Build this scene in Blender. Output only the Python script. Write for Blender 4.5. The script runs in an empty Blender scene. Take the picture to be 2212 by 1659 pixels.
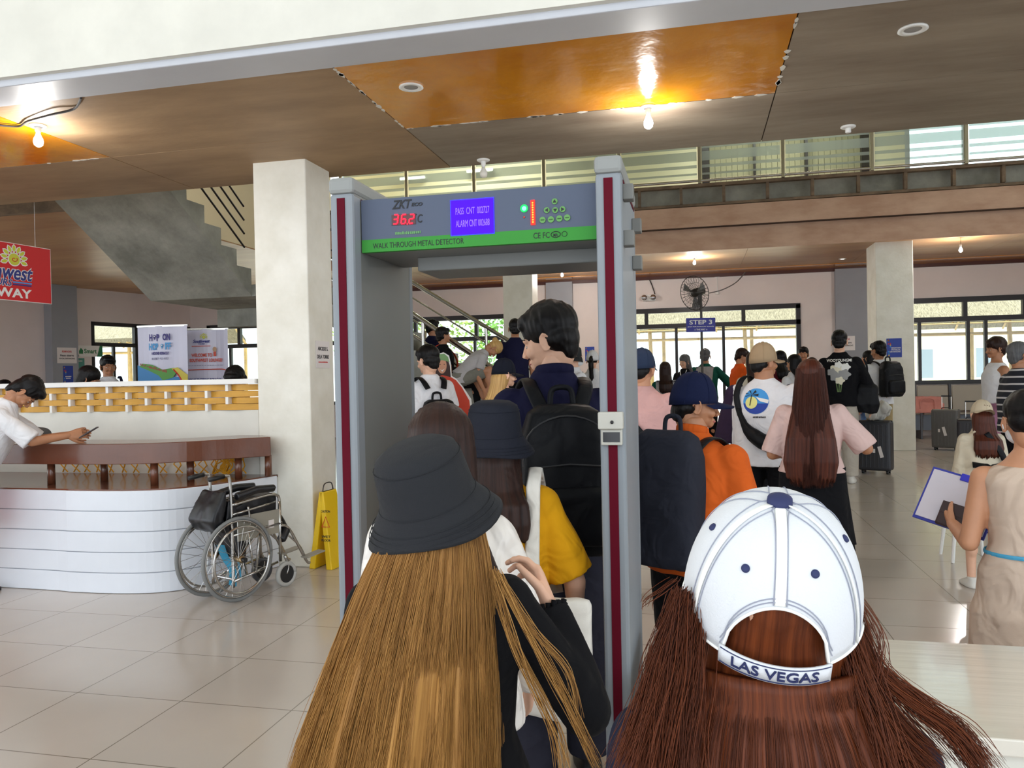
import bpy, bmesh, math, random
from mathutils import Vector, Matrix, noise, Euler
random.seed(7)
PI = math.pi
R = math.radians
scene = bpy.context.scene
C = bpy.context.collection
# ------------------------------------------------------------------ camera
FOC, CX, CY, EYE = 1700.0, 1106.0, 829.5, 1.57
_psi, _th, _rho = R(13.05), math.atan(15.5/1700), 0.0202
_fh = Vector((-math.sin(_psi), math.cos(_psi), 0)); _r0 = Vector((math.cos(_psi), math.sin(_psi), 0)); _z = Vector((0, 0, 1))
FWD = _fh*math.cos(_th) - _z*math.sin(_th); _u0 = _z*math.cos(_th) + _fh*math.sin(_th)
RGT = _r0*math.cos(_rho) - _u0*math.sin(_rho); UPV = _u0*math.cos(_rho) + _r0*math.sin(_rho)
CAM = Vector((0, 0, EYE))
def ray(x, y): return FWD*FOC + RGT*(x-CX) - UPV*(y-CY)
def onY(x, y, Y): d = ray(x, y); return CAM + d*(Y/d.y)
def onX(x, y, X): d = ray(x, y); return CAM + d*(X/d.x)
def onZ(x, y, Z): d = ray(x, y); return CAM + d*((Z-EYE)/d.z)
def atd(x, y, D): return CAM + ray(x, y)*(D/FOC)
cd = bpy.data.cameras.new('camera'); cam = bpy.data.objects.new('camera', cd); C.objects.link(cam)
cam.matrix_world = Matrix(((RGT.x, UPV.x, -FWD.x, 0), (RGT.y, UPV.y, -FWD.y, 0), (RGT.z, UPV.z, -FWD.z, EYE), (0, 0, 0, 1)))
cd.sensor_fit = 'HORIZONTAL'; cd.sensor_width = 36.0; cd.lens = 36.0*FOC/2212.0
cd.clip_start = 0.05; cd.clip_end = 200
scene.camera = cam
# ------------------------------------------------------------------ world, sun, exposure
W = bpy.data.worlds.new('world'); scene.world = W; W.use_nodes = True
bg = W.node_tree.nodes['Background']; bg.inputs[0].default_value = (0.86, 0.93, 1.0, 1); bg.inputs[1].default_value = 2.4
sd = bpy.data.lights.new('sun', 'SUN'); sd.energy = 13.0; sd.angle = R(2); sd.color = (1, .96, .88)
sun = bpy.data.objects.new('sun', sd); C.objects.link(sun); sun.rotation_euler = Euler((R(4), R(-6), 0))
sun.location = (0, 30, 20)
scene.view_settings.view_transform = 'Standard'; scene.view_settings.look = 'None'
scene.view_settings.exposure = 0.12; scene.view_settings.gamma = 1.0; scene.view_settings.use_curve_mapping = False
cy = scene.cycles
cy.max_bounces = 8; cy.diffuse_bounces = 5; cy.glossy_bounces = 4; cy.transmission_bounces = 6; cy.transparent_max_bounces = 16
cy.use_denoising = True; cy.sample_clamp_indirect = 6.0; cy.caustics_reflective = False; cy.caustics_refractive = False
cy.use_adaptive_sampling = True; cy.adaptive_threshold = 0.03
# ------------------------------------------------------------------ materials
def srgb(c):
    if isinstance(c, str): c = tuple(int(c[i:i+2], 16) for i in (0, 2, 4))
    return tuple(((v/255)/12.92 if v/255 <= .04045 else ((v/255+.055)/1.055)**2.4) for v in c)
_mats = {}
def M(name, col=None, rough=.6, metal=0, var=0, vscale=6, bump=0, bscale=40, stretch=(1, 1, 1), col2=None, spec=.5, detail=4, emit=None, estr=1, coat=0, dist=.01, trans=0, ior=1.45, alpha=1, sheen=0, fold=0, fscale=7):
    if name in _mats: return _mats[name]
    m = bpy.data.materials.new(name); _mats[name] = m; m.use_nodes = True
    nt = m.node_tree; N = nt.nodes; L = nt.links; b = N['Principled BSDF']
    c = srgb(col) if col is not None else (.8, .8, .8)
    b.inputs['Base Color'].default_value = (*c, 1); b.inputs['Roughness'].default_value = rough; b.inputs['Metallic'].default_value = metal
    b.inputs['Specular IOR Level'].default_value = spec
    if coat: b.inputs['Coat Weight'].default_value = coat; b.inputs['Coat Roughness'].default_value = .08
    if trans: b.inputs['Transmission Weight'].default_value = trans; b.inputs['IOR'].default_value = ior
    if alpha < 1: b.inputs['Alpha'].default_value = alpha
    if sheen: b.inputs['Sheen Weight'].default_value = sheen
    if emit is not None: b.inputs['Emission Color'].default_value = (*srgb(emit), 1); b.inputs['Emission Strength'].default_value = estr
    tc = None
    if var or bump or fold:
        tc = N.new('ShaderNodeTexCoord'); mp = N.new('ShaderNodeMapping'); mp.inputs['Scale'].default_value = stretch
        L.new(tc.outputs['Object'], mp.inputs[0])
    if var:
        n = N.new('ShaderNodeTexNoise'); n.inputs['Scale'].default_value = vscale; n.inputs['Detail'].default_value = detail; n.inputs['Roughness'].default_value = .6
        L.new(mp.outputs[0], n.inputs['Vector'])
        r = N.new('ShaderNodeValToRGB'); r.color_ramp.elements[0].position = .34; r.color_ramp.elements[1].position = .68
        c2 = srgb(col2) if col2 is not None else tuple(v*(1-var) for v in c)
        r.color_ramp.elements[0].color = (*c2, 1); r.color_ramp.elements[1].color = (*c, 1)
        L.new(n.outputs['Fac'], r.inputs[0]); L.new(r.outputs[0], b.inputs['Base Color'])
    prev = None
    if bump:
        n2 = N.new('ShaderNodeTexNoise'); n2.inputs['Scale'].default_value = bscale; n2.inputs['Detail'].default_value = 3
        L.new(mp.outputs[0], n2.inputs['Vector'])
        bp = N.new('ShaderNodeBump'); bp.inputs['Strength'].default_value = bump; bp.inputs['Distance'].default_value = dist
        L.new(n2.outputs['Fac'], bp.inputs['Height']); prev = bp
    if fold:
        n3 = N.new('ShaderNodeTexNoise'); n3.inputs['Scale'].default_value = fscale; n3.inputs['Detail'].default_value = 2; n3.inputs['Distortion'].default_value = 1.2
        L.new(mp.outputs[0], n3.inputs['Vector'])
        b3 = N.new('ShaderNodeBump'); b3.inputs['Strength'].default_value = fold; b3.inputs['Distance'].default_value = .05
        L.new(n3.outputs['Fac'], b3.inputs['Height'])
        if prev: L.new(prev.outputs[0], b3.inputs['Normal'])
        prev = b3
    if prev: L.new(prev.outputs[0], b.inputs['Normal'])
    return m
def fabric(name, col, rough=.85, var=.12, fold=.5): return M(name, col, rough=rough, var=var, vscale=5, bump=.25, bscale=350, dist=.002, fold=fold, spec=.18)
def glassmat(name, tint=(.93, .97, .95), frost=0):
    if name in _mats: return _mats[name]
    m = bpy.data.materials.new(name); _mats[name] = m; m.use_nodes = True; nt = m.node_tree; N = nt.nodes; L = nt.links
    N.remove(N['Principled BSDF']); out = N['Material Output']
    t = N.new('ShaderNodeBsdfTransparent'); t.inputs[0].default_value = (*tint, 1)
    g = N.new('ShaderNodeBsdfGlossy'); g.inputs['Roughness'].default_value = .02
    fr = N.new('ShaderNodeFresnel'); fr.inputs[0].default_value = 1.45
    mx = N.new('ShaderNodeMixShader'); L.new(fr.outputs[0], mx.inputs[0]); L.new(t.outputs[0], mx.inputs[1]); L.new(g.outputs[0], mx.inputs[2])
    last = mx
    if frost:
        d = N.new('ShaderNodeBsdfDiffuse'); d.inputs[0].default_value = (.75, .8, .78, 1); tl = N.new('ShaderNodeBsdfTranslucent'); tl.inputs[0].default_value = (.75, .8, .78, 1)
        a = N.new('ShaderNodeMixShader'); L.new(d.outputs[0], a.inputs[1]); L.new(tl.outputs[0], a.inputs[2])
        m2 = N.new('ShaderNodeMixShader'); m2.inputs[0].default_value = frost; L.new(last.outputs[0], m2.inputs[1]); L.new(a.outputs[0], m2.inputs[2]); last = m2
    L.new(last.outputs[0], out.inputs[0]); return m
def hairmat(name, dark, light, rough=.45):
    """streaks along the strands, from the hair's own UV (u across, v along)"""
    if name in _mats: return _mats[name]
    m = bpy.data.materials.new(name); _mats[name] = m; m.use_nodes = True; nt = m.node_tree; N = nt.nodes; L = nt.links; b = N['Principled BSDF']
    tc = N.new('ShaderNodeTexCoord'); mp = N.new('ShaderNodeMapping'); mp.inputs['Scale'].default_value = (70, 1.2, 1)
    L.new(tc.outputs['UV'], mp.inputs[0]); n = N.new('ShaderNodeTexNoise'); n.inputs['Scale'].default_value = 1; n.inputs['Detail'].default_value = 5; n.inputs['Roughness'].default_value = .65
    L.new(mp.outputs[0], n.inputs['Vector']); r = N.new('ShaderNodeValToRGB'); r.color_ramp.elements[0].position = .3; r.color_ramp.elements[1].position = .74
    r.color_ramp.elements[0].color = (*srgb(dark), 1); r.color_ramp.elements[1].color = (*srgb(light), 1)
    L.new(n.outputs['Fac'], r.inputs[0]); L.new(r.outputs[0], b.inputs['Base Color'])
    bp = N.new('ShaderNodeBump'); bp.inputs['Strength'].default_value = .35; bp.inputs['Distance'].default_value = .004
    L.new(n.outputs['Fac'], bp.inputs['Height']); L.new(bp.outputs[0], b.inputs['Normal'])
    b.inputs['Roughness'].default_value = rough; b.inputs['Specular IOR Level'].default_value = .22
    return m
# ------------------------------------------------------------------ object helpers
def link(o, parent=None):
    C.objects.link(o)
    if parent is not None: o.parent = parent
    return o
def tag(o, label=None, cat=None, group=None, kind=None):
    if label: o['label'] = label
    if cat: o['category'] = cat
    if group: o['group'] = group
    if kind: o['kind'] = kind
    return o
def empty(name, loc=(0, 0, 0), rz=0, label=None, cat=None, group=None, kind=None, mat=None):
    o = bpy.data.objects.new(name, None); o.empty_display_size = .1; link(o)
    if mat is not None: o.matrix_world = mat
    else: o.location = loc; o.rotation_euler = (0, 0, rz)
    return tag(o, label, cat, group, kind)
def addmesh(name, me, mat, parent=None, smooth=False, bevel=0, label=None, **kw):
    o = bpy.data.objects.new(name, me); link(o, parent)
    if mat is not None:
        if isinstance(mat, (list, tuple)):
            for mm in mat: me.materials.append(mm)
        else: me.materials.append(mat)
    if smooth and len(me.polygons): me.polygons.foreach_set('use_smooth', [True]*len(me.polygons))
    if bevel:
        b = o.modifiers.new('b', 'BEVEL'); b.width = bevel; b.segments = 2; b.limit_method = 'ANGLE'
    tag(o, label, **kw); return o
def ob(name, bm, mat, parent=None, smooth=False, bevel=0, label=None, **kw):
    if isinstance(bm, bpy.types.Mesh): return addmesh(name, bm, mat, parent, smooth, bevel, label, **kw)
    me = bpy.data.meshes.new(name); bm.normal_update(); bm.to_mesh(me); bm.free()
    return addmesh(name, me, mat, parent, smooth, bevel, label, **kw)
def BM(): return bmesh.new()
def bx(bm, x0, x1, y0, y1, z0, z1, mat=None, mi=0):
    vs = [Vector((x, y, z)) for x in (x0, x1) for y in (y0, y1) for z in (z0, z1)]
    if mat is not None: vs = [mat @ v for v in vs]
    v = [bm.verts.new(p) for p in vs]
    for f in ((0, 1, 3, 2), (4, 6, 7, 5), (0, 4, 5, 1), (2, 3, 7, 6), (0, 2, 6, 4), (1, 5, 7, 3)):
        fc = bm.faces.new([v[i] for i in f]); fc.material_index = mi
    return bm
def box(x0, x1, y0, y1, z0, z1, mat=None): return bx(BM(), x0, x1, y0, y1, z0, z1, mat)
def frame_of(d):
    d = d.normalized(); a = Vector((0, 0, 1)) if abs(d.z) < .95 else Vector((1, 0, 0))
    x = d.cross(a).normalized(); return x, d.cross(x).normalized()
def loft(bm, rings, cap=True, closed=True, mi=0):
    """rings: list of lists of Vectors, equal length"""
    vr = [[bm.verts.new(p) for p in r] for r in rings]; n = len(rings[0])
    for a, b in zip(vr, vr[1:]):
        for i in range(n if closed else n-1):
            j = (i+1) % n; f = bm.faces.new((a[i], a[j], b[j], b[i])); f.material_index = mi
    if cap and closed:
        bm.faces.new(vr[0][::-1]); bm.faces.new(vr[-1])
    return vr
def tube(bm, pts, r, seg=10, cap=True, flat=None, upv=None):
    """tube along pts; r float or list; flat=(a,b) radii for a strap section"""
    pts = [Vector(p) for p in pts]; rings = []; px_ = None
    for i, p in enumerate(pts):
        d = (pts[min(i+1, len(pts)-1)] - pts[max(i-1, 0)])
        if d.length < 1e-9: d = Vector((0, 0, 1))
        d.normalize()
        if upv is not None: x = Vector(upv).cross(d); x = x.normalized() if x.length > 1e-6 else frame_of(d)[0]
        elif px_ is None: x = frame_of(d)[0]
        else: x = (px_ - d*px_.dot(d)); x = x.normalized() if x.length > 1e-6 else frame_of(d)[0]
        px_ = x; y = d.cross(x); rr = r[i] if isinstance(r, (list, tuple)) else r
        ra, rb = (flat if flat else (rr, rr))
        rings.append([p + x*math.cos(2*PI*k/seg)*ra + y*math.sin(2*PI*k/seg)*rb for k in range(seg)])
    loft(bm, rings, cap); return bm
def bez(pts, n=8):
    """Catmull-Rom through pts"""
    P = [Vector(p) for p in pts]; out = []
    for i in range(len(P)-1):
        a, b, c, d = P[max(i-1, 0)], P[i], P[i+1], P[min(i+2, len(P)-1)]
        for k in range(n):
            t = k/n; out.append(.5*((2*b) + (c-a)*t + (2*a-5*b+4*c-d)*t*t + (3*b-3*c+d-a)*t**3))
    out.append(P[-1]); return out
def sphere(bm, c, r, u=16, v=10, mat=None):
    m = Matrix.Translation(Vector(c)) @ Matrix.Diagonal((*(r if isinstance(r, (tuple, list)) else (r, r, r)), 1))
    if mat is not None: m = mat @ m
    bmesh.ops.create_uvsphere(bm, u_segments=u, v_segments=v, radius=1, matrix=m); return bm
def cyl(bm, a, b, r, r2=None, seg=16): return tube(bm, [a, b], [r, r if r2 is None else r2], seg)
def lathe(bm, prof, c=(0, 0, 0), seg=24, mat=None):
    rings = []
    for r, z in prof:
        ring = [Vector((c[0]+r*math.cos(2*PI*k/seg), c[1]+r*math.sin(2*PI*k/seg), c[2]+z)) for k in range(seg)]
        rings.append([mat @ p for p in ring] if mat is not None else ring)
    loft(bm, rings, True); return bm
def prism(bm, poly, y0, y1, mat=None, mi=0):
    """polygon in x,z extruded along y"""
    a = [Vector((x, y0, z)) for x, z in poly]; b = [Vector((x, y1, z)) for x, z in poly]
    if mat is not None: a = [mat @ p for p in a]; b = [mat @ p for p in b]
    va = [bm.verts.new(p) for p in a]; vb = [bm.verts.new(p) for p in b]; n = len(va)
    for i in range(n):
        j = (i+1) % n; bm.faces.new((va[i], va[j], vb[j], vb[i])).material_index = mi
    bm.faces.new(va[::-1]).material_index = mi; bm.faces.new(vb).material_index = mi; return bm
def disc(bm, c, r, th=.002, seg=20, sx=1, sz=1): return prism(bm, [(c[0]+r*sx*math.cos(2*PI*k/seg), c[2]+r*sz*math.sin(2*PI*k/seg)) for k in range(seg)], c[1]-th, c[1])
# text: built facing -Y, x right, z up
def text_mesh(s, w=None, h=.1, bold=0, ext=.0008, shear=0, align='CENTER', spacing=1):
    if s[0] == '#':      # print too small to read in the photo: a broken row of ink strokes
        rr = random.Random(len(s)*7+int(h*1e4)); bm = BM(); x = -w/2
        while x < w/2-h*.3: q = rr.uniform(.5, 1.1)*h; bx(bm, x, min(x+q*.55, w/2), -ext, ext, -h/2, h/2*rr.uniform(.5, 1)); x += q*.8
        me = bpy.data.meshes.new('t'); bm.to_mesh(me); bm.free(); return me
    cu = bpy.data.curves.new('t', 'FONT'); cu.body = s; cu.extrude = ext; cu.offset = bold; cu.shear = shear; cu.align_x = 'LEFT'; cu.resolution_u = 3; cu.space_character = spacing
    o = bpy.data.objects.new('t', cu); me = to_mesh(o)
    xs = [v.co.x for v in me.vertices]; ys = [v.co.y for v in me.vertices]
    x0, x1, y0, y1 = min(xs), max(xs), min(ys), max(ys); sy = h/max(y1-y0, 1e-6); sx = (w/(x1-x0)) if w else sy
    for v in me.vertices:
        v.co = Vector(((v.co.x-(x0+x1)/2)*sx, -v.co.z, (v.co.y-(y0+y1)/2)*sy))
    bpy.data.objects.remove(o); return me
TMP = bpy.data.scenes.new('tmp')
def to_mesh(o):
    TMP.collection.objects.link(o)
    with bpy.context.temp_override(scene=TMP, view_layer=TMP.view_layers[0]):
        dg = bpy.context.evaluated_depsgraph_get(); dg.update(); me = bpy.data.meshes.new_from_object(o.evaluated_get(dg), depsgraph=dg)
    TMP.collection.objects.unlink(o); return me
def text(name, s, x, z, w, h, mat, parent, y=0, **kw):
    me = text_mesh(s, w, h, **kw)
    for v in me.vertices: v.co += Vector((x, y, z))
    return addmesh(name, me, mat, parent)
def vox(bm, size, smooth=3, disp=0, dscale=6, seed=0):
    """close a pile of solids into one continuous skin"""
    me = bpy.data.meshes.new('v'); bm.to_mesh(me); bm.free(); o = bpy.data.objects.new('v', me)
    r = o.modifiers.new('r', 'REMESH'); r.mode = 'VOXEL'; r.voxel_size = size; r.adaptivity = 0
    if smooth: s = o.modifiers.new('s', 'SMOOTH'); s.factor = .5; s.iterations = smooth
    out = to_mesh(o); bpy.data.objects.remove(o); bpy.data.meshes.remove(me)
    if disp:
        out.update(); sv = Vector((seed*3.1, seed*1.7, seed*.9)); nn = [v.normal.copy() for v in out.vertices]
        for v, nrm in zip(out.vertices, nn):
            q = Vector((v.co.x, v.co.y, v.co.z*.45))*dscale + sv
            v.co += nrm*(disp*(noise.noise(q) + .5*noise.noise(q*2.3)))
    return out
def join(meshes):
    bm = BM()
    for me in meshes: bm.from_mesh(me); 
    out = bpy.data.meshes.new('j'); bm.to_mesh(out); bm.free(); return out
def xform(me, m):
    me = me.copy(); me.transform(m)
    if m.determinant() < 0: me.flip_normals()
    return me
# ================================================================== SETTING
CEIL, FAR, YB = 3.43, 4.02, 20.1
m_white = M('white_paint', (226, 224, 214), .55, var=.10, vscale=2.5, bump=.15, bscale=14, dist=.01)
m_colp = M('column_paint', (236, 234, 224), .6, var=.14, vscale=3, col2=(222, 219, 206), bump=.2, bscale=20)
m_wall = M('pinkish_wall', (228, 217, 213), .7, var=.06, vscale=1.5)
m_grey = M('grey_paint', (150, 153, 160), .6, var=.08, vscale=2)
m_dark = M('dark_frame', (30, 22, 22), .4)
m_beamg = M('beam_grey', (200, 203, 210), .45, var=.05, vscale=3)
m_conc = M('raw_concrete', (176, 175, 165), .85, var=.4, vscale=1.6, col2=(128, 128, 120), bump=.5, bscale=9, detail=8, dist=.02)
m_ply = M('stained_plywood', (178, 148, 112), .6, var=.45, vscale=1.3, col2=(140, 112, 82), stretch=(.5, 1.6, 1), bump=.15, bscale=30, detail=9)
m_ply2 = M('grey_plywood', (156, 142, 124), .6, var=.4, vscale=1.6, col2=(124, 108, 92), stretch=(.5, 2.2, 1), bump=.2, bscale=30, detail=9)
m_plyfar = M('varnished_plywood', (190, 150, 105), .4, var=.3, vscale=1.0, col2=(160, 112, 70), stretch=(.3, 1.5, 1), bump=.2, bscale=8)
m_orange = M('orange_gloss_paint', (226, 150, 16), .16, var=.35, vscale=1.3, col2=(196, 120, 8), bump=.35, bscale=5, dist=.03, coat=.6)
m_pinkply = M('reddish_plywood', (212, 178, 154), .65, var=.3, vscale=1.2, col2=(184, 146, 122), stretch=(1, 1, 2.5), detail=8)
m_steel = M('stainless_steel', (196, 192, 184), .2, metal=1)
m_glass = glassmat('clear_glass'); m_frost = glassmat('frosted_glass', frost=.42)
m_black = M('black_plastic', (22, 22, 24), .4); m_w = M('white_plastic', (235, 235, 232), .4)
def floor_mat():
    m = bpy.data.materials.new('cream_tile'); m.use_nodes = True; nt = m.node_tree; N = nt.nodes; L = nt.links; b = N['Principled BSDF']
    tc = N.new('ShaderNodeTexCoord'); mp = N.new('ShaderNodeMapping'); mp.inputs['Location'].default_value = (.1, .2, 0); L.new(tc.outputs['Object'], mp.inputs[0])
    br = N.new('ShaderNodeTexBrick'); br.offset = 0; br.inputs['Scale'].default_value = 1; br.inputs['Brick Width'].default_value = .6; br.inputs['Row Height'].default_value = .6
    br.inputs['Mortar Size'].default_value = .003; br.inputs['Mortar Smooth'].default_value = .1
    br.inputs['Color1'].default_value = (*srgb((206, 196, 187)), 1); br.inputs['Color2'].default_value = (*srgb((200, 190, 181)), 1); br.inputs['Mortar'].default_value = (*srgb((132, 124, 112)), 1)
    L.new(mp.outputs[0], br.inputs['Vector'])
    n = N.new('ShaderNodeTexNoise'); n.inputs['Scale'].default_value = 1.2; n.inputs['Detail'].default_value = 6; L.new(tc.outputs['Object'], n.inputs['Vector'])
    mx = N.new('ShaderNodeMix'); mx.data_type = 'RGBA'; mx.blend_type = 'MULTIPLY'; mx.inputs['Factor'].default_value = .22
    L.new(br.outputs['Color'], mx.inputs[6]); L.new(n.outputs['Fac'], mx.inputs[7]); L.new(mx.outputs[2], b.inputs['Base Color'])
    b.inputs['Roughness'].default_value = .16; b.inputs['Specular IOR Level'].default_value = .6
    bp = N.new('ShaderNodeBump'); bp.inputs['Strength'].default_value = .08; bp.inputs['Distance'].default_value = .01; L.new(n.outputs['Fac'], bp.inputs['Height']); L.new(bp.outputs[0], b.inputs['Normal'])
    return m
def struct(name, bm, mat, bevel=0, smooth=False, parent=None, label=None):
    o = ob(name, bm, mat, parent, smooth, bevel, label)
    if parent is None: o['kind'] = 'structure'
    return o
struct('floor', box(-18, 14, -5, 21, -.1, 0), floor_mat())
# near ceiling of plywood sheets; the seams are real gaps over a dark batten layer
bm = BM(); bm2 = BM(); bm3 = BM()
xs = [-16.6, -14.2, -11.76, -9.32, -7.05, -4.62, -2.06, .56, 3.0, 5.44, 7.88, 12]
ys = [4.33, 5.55, 6.68]
for i in range(len(xs)-1):
    for j in range(2):
        tgt = bm3 if (j == 0 and i in (4, 6)) else (bm2 if i >= 7 or (i == 6 and j == 1) else bm)
        bx(tgt, xs[i]+.004, xs[i+1]-.004, ys[j]+.004, ys[j+1]-.004, CEIL, CEIL+.012)
ceil = struct('ceiling', bm, m_ply)
struct('grey_sheet', bm2, m_ply2, parent=ceil); struct('orange_sheet', bm3, m_orange, parent=ceil)
struct('batten_layer', box(-16.6, 12, 4.33, 6.68, CEIL+.013, CEIL+.3), M('batten', (60, 46, 36), .8), parent=ceil)
struct('ceiling_beam', box(-18, 14, 4.04, 4.33, CEIL-.01, 6.5), m_beamg, bevel=.008)
struct('wall_header', box(-18, 14, 4.0, 4.04, CEIL+.03, 6.5), m_white)
struct('ceiling_entrance', box(-18, 14, -5, 4.0, 6.4, 6.5), m_white)
struct('slab_upper', box(-16.6, 12, 6.3, 6.68, CEIL+.3, 4.6), m_conc)
# left column
struct('column_left', box(-3.63, -3.14, 6.05, 6.5, 0, CEIL+.2), m_colp, bevel=.01)
# far columns
struct('column_middle', box(-3.96, -3.32, 16.4, 17.0, 0, FAR+.1), m_colp, bevel=.01)
struct('column_right', box(3.44, 4.11, 16.4, 17.2, 0, FAR+.1), m_colp, bevel=.012)
# far zone ceiling and stepped mezzanine edge
bmf = BM()
yy = [16.2, 17.42, 18.64, 20.1]
for i in range(12):
    for j in range(3): bx(bmf, -16+2.44*i+.003, -16+2.44*(i+1)-.003, yy[j]+.003, yy[j+1]-.003, FAR, FAR+.02)
farc = struct('ceiling_far', bmf, m_plyfar)
struct('ceiling_far_strip', box(-17, 12, 19.3, 20.1, FAR-.012, FAR-.002), m_orange, parent=farc)
struct('ceiling_left_bay', box(-18, -7.9, 9.2, 16.2, FAR, FAR+.02), m_plyfar)
struct('trim_1', box(-17, 12, 20.02, 20.1, FAR-.09, FAR-.012), M('dark_red_wood', (70, 26, 16), .5))
bm = BM(); bx(bm, -7.9, 12, 16.2, 16.22, FAR-.01, 4.46)
f1 = struct('beam_mezzanine', box(-7.9, 12, 16.25, 17.2, FAR+.03, 5.3), m_conc)
struct('lower_board', bm, m_pinkply, parent=f1)
struct('upper_board', box(-7.9, 12, 16.08, 16.11, 4.47, 4.87), m_pinkply, parent=f1)
struct('board_soffit', box(-7.9, 12, 16.1, 16.24, 4.455, 4.47), M('dark_brown_wood', (74, 56, 44), .8), parent=f1)  # soffit strip in a darker brown than the boards
bm = BM(); m_fw = M('weathered_wood', (140, 118, 96), .8, var=.5, vscale=6, stretch=(.6, 1, 1))
bx(bm, -7.9, 12, 16.06, 16.14, 4.88, 4.93); bx(bm, -7.9, 12, 15.98, 16.1, 5.24, 5.3)
x = -7.6
while x < 12: bx(bm, x, x+.055, 16.0, 16.12, 4.93, 5.24); x += .82
struct('batten_frame', bm, m_fw, parent=f1)
struct('concrete_band', box(-7.9, 12, 16.18, 16.3, 4.88, 5.3), m_conc, parent=f1)
# far wall with openings
def wall_with_holes(name, x0, x1, z0, z1, y0, y1, holes, mat):
    bm = BM(); cx = x0
    for (a, b, c, d) in sorted(holes):
        bx(bm, cx, a, y0, y1, z0, z1)
        if c > z0: bx(bm, a, b, y0, y1, z0, c)
        bx(bm, a, b, y0, y1, d, z1); cx = b
    bx(bm, cx, x1, y0, y1, z0, z1); return struct(name, bm, mat)
wall_with_holes('wall_back', -16, 12, 0, FAR+.4, YB, YB+.2, [(-13.6, -4.3, .9, 3.19), (-2.0, 2.5, 0, 3.18), (4.6, 9.6, 1.2, 3.18)], m_wall)
def window(name, x0, x1, z0, z1, trans, ups, lows, y=YB+.05, fw=.07):
    w = empty(name); w['kind'] = 'structure'
    bm = BM(); bx(bm, x0-.02, x1+.02, y-.09, y+.05, z1-.09, z1+.03); bx(bm, x0-.02, x1+.02, y-.09, y+.05, trans-.055, trans+.055)
    if z0 > .1: bx(bm, x0-.02, x1+.02, y-.09, y+.05, z0, z0+.09)
    for xx in (x0+.03, x1-.03): bx(bm, xx-.05, xx+.05, y-.09, y+.05, z0, z1)
    for xx in ups: bx(bm, xx-fw/2-.01, xx+fw/2+.01, y-.08, y+.04, trans, z1)
    for xx in lows: bx(bm, xx-fw/2, xx+fw/2, y-.06, y+.03, z0, trans)
    ob('window_frame', bm, m_dark, w)
    ob('pane', box(x0, x1, y, y+.006, z0, z1), m_glass, w); return w
window('window_1', -13.6, -4.3, .9, 3.19, 2.6, [-12.6, -11.4, -10.2, -9, -7.3, -5.6], [-12.9, -11.6, -10.4, -9.2, -8, -6.9, -5.65, -4.9])
window('window_2', -2.0, 2.5, 0, 3.18, 2.76, [-1.15, 1.2], [-.42, .72])
window('window_3', 4.6, 9.6, 1.2, 3.18, 2.7, [6.12, 7.35, 8.6], [5.15, 6.18, 6.55, 7.6, 8.4])
for nm, a, b in (('column_pilaster_middle', -3.68, -3.0), ('column_pilaster_right', 3.3, 4.02)):
    struct(nm, box(a, b, 19.95, 20.12, 0, FAR-.05), m_grey)
# left wall, running obliquely, with its grey pilaster
lw0, lw1 = Vector((-15.75, 14.2, 0)), Vector((-14.15, 20.2, 0)); lwd = (lw1-lw0).normalized(); lwn = Vector((lwd.y, -lwd.x, 0))
lwm = Matrix(((lwd.x, -lwn.x, 0, lw0.x), (lwd.y, -lwn.y, 0, lw0.y), (0, 0, 1, 0), (0, 0, 0, 1)))   # x along wall, -y towards the room
Lw = (lw1-lw0).length
bm = BM(); bx(bm, -5, 3.05, 0, .2, 0, FAR+.3, lwm); bx(bm, 3.05, Lw+.3, 0, .2, 3.2, FAR+.3, lwm); bx(bm, 3.05, Lw+.3, 0, .2, 0, .9, lwm)
struct('wall_left', bm, m_wall)
struct('column_pilaster_left', box(1.85, 2.5, -.3, .02, 0, FAR, lwm), m_grey)
w = empty('window_4', mat=lwm); w['kind'] = 'structure'
bm = BM()
for z in (3.15, 2.62, .93): bx(bm, 3.05, Lw+.2, .0, .12, z-.05, z+.05)
for x in (3.1, 4.35, 5.55): bx(bm, x-.045, x+.045, 0, .12, .9, 3.2)
for x in (3.7, 4.9): bx(bm, x-.03, x+.03, .02, .1, .9, 2.6)
ob('window_frame', bm, m_dark, w); ob('pane', box(3.05, Lw+.2, .06, .066, .9, 3.2), m_glass, w)
# upper storey behind the balustrade
m_cream = M('cream_wall', (226, 220, 190), .7)
wall_with_holes('wall_upper', -9, 12, 5.3, 8.0, 19.5, 19.7, [(.35, 3.9, 5.3, 7.6), (4.75, 11.5, 5.4, 7.7)], m_cream)
struct('floor_upper', box(-9, 12, 16.25, 19.7, 5.3, 5.34), m_conc)
struct('ceiling_upper', box(-9, 12, 15, 19.7, 7.6, 7.7), m_cream)
w = empty('window_5'); w['kind'] = 'structure'; bm = BM()
for xx in (.35, 3.9): bx(bm, xx-.08, xx+.08, 19.4, 19.6, 5.3, 7.6)
bx(bm, .35, 3.9, 19.4, 19.6, 7.5, 7.6); bx(bm, 2.6, 2.66, 19.42, 19.6, 5.3, 7.6); bx(bm, 1.45, 1.5, 19.42, 19.6, 5.3, 7.6)
ob('window_frame', bm, m_dark, w)
bm = BM(); x = .45
while x < 3.8: bx(bm, x, x+.122, 19.62, 19.63, 5.35, 7.5, Matrix.Rotation(0, 4, 'Z')); x += .13
ob('vertical_blind', bm, M('blind_fabric', (150, 146, 118), .8, emit=None), w)
w = empty('window_6'); w['kind'] = 'structure'; bm = BM()
for xx in (4.8, 6.0, 7.4, 8.8, 10.2, 11.4): bx(bm, xx-.05, xx+.05, 19.5, 19.62, 5.4, 7.7)
ob('window_frame', bm, M('light_frame', (180, 184, 186), .4), w)
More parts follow.
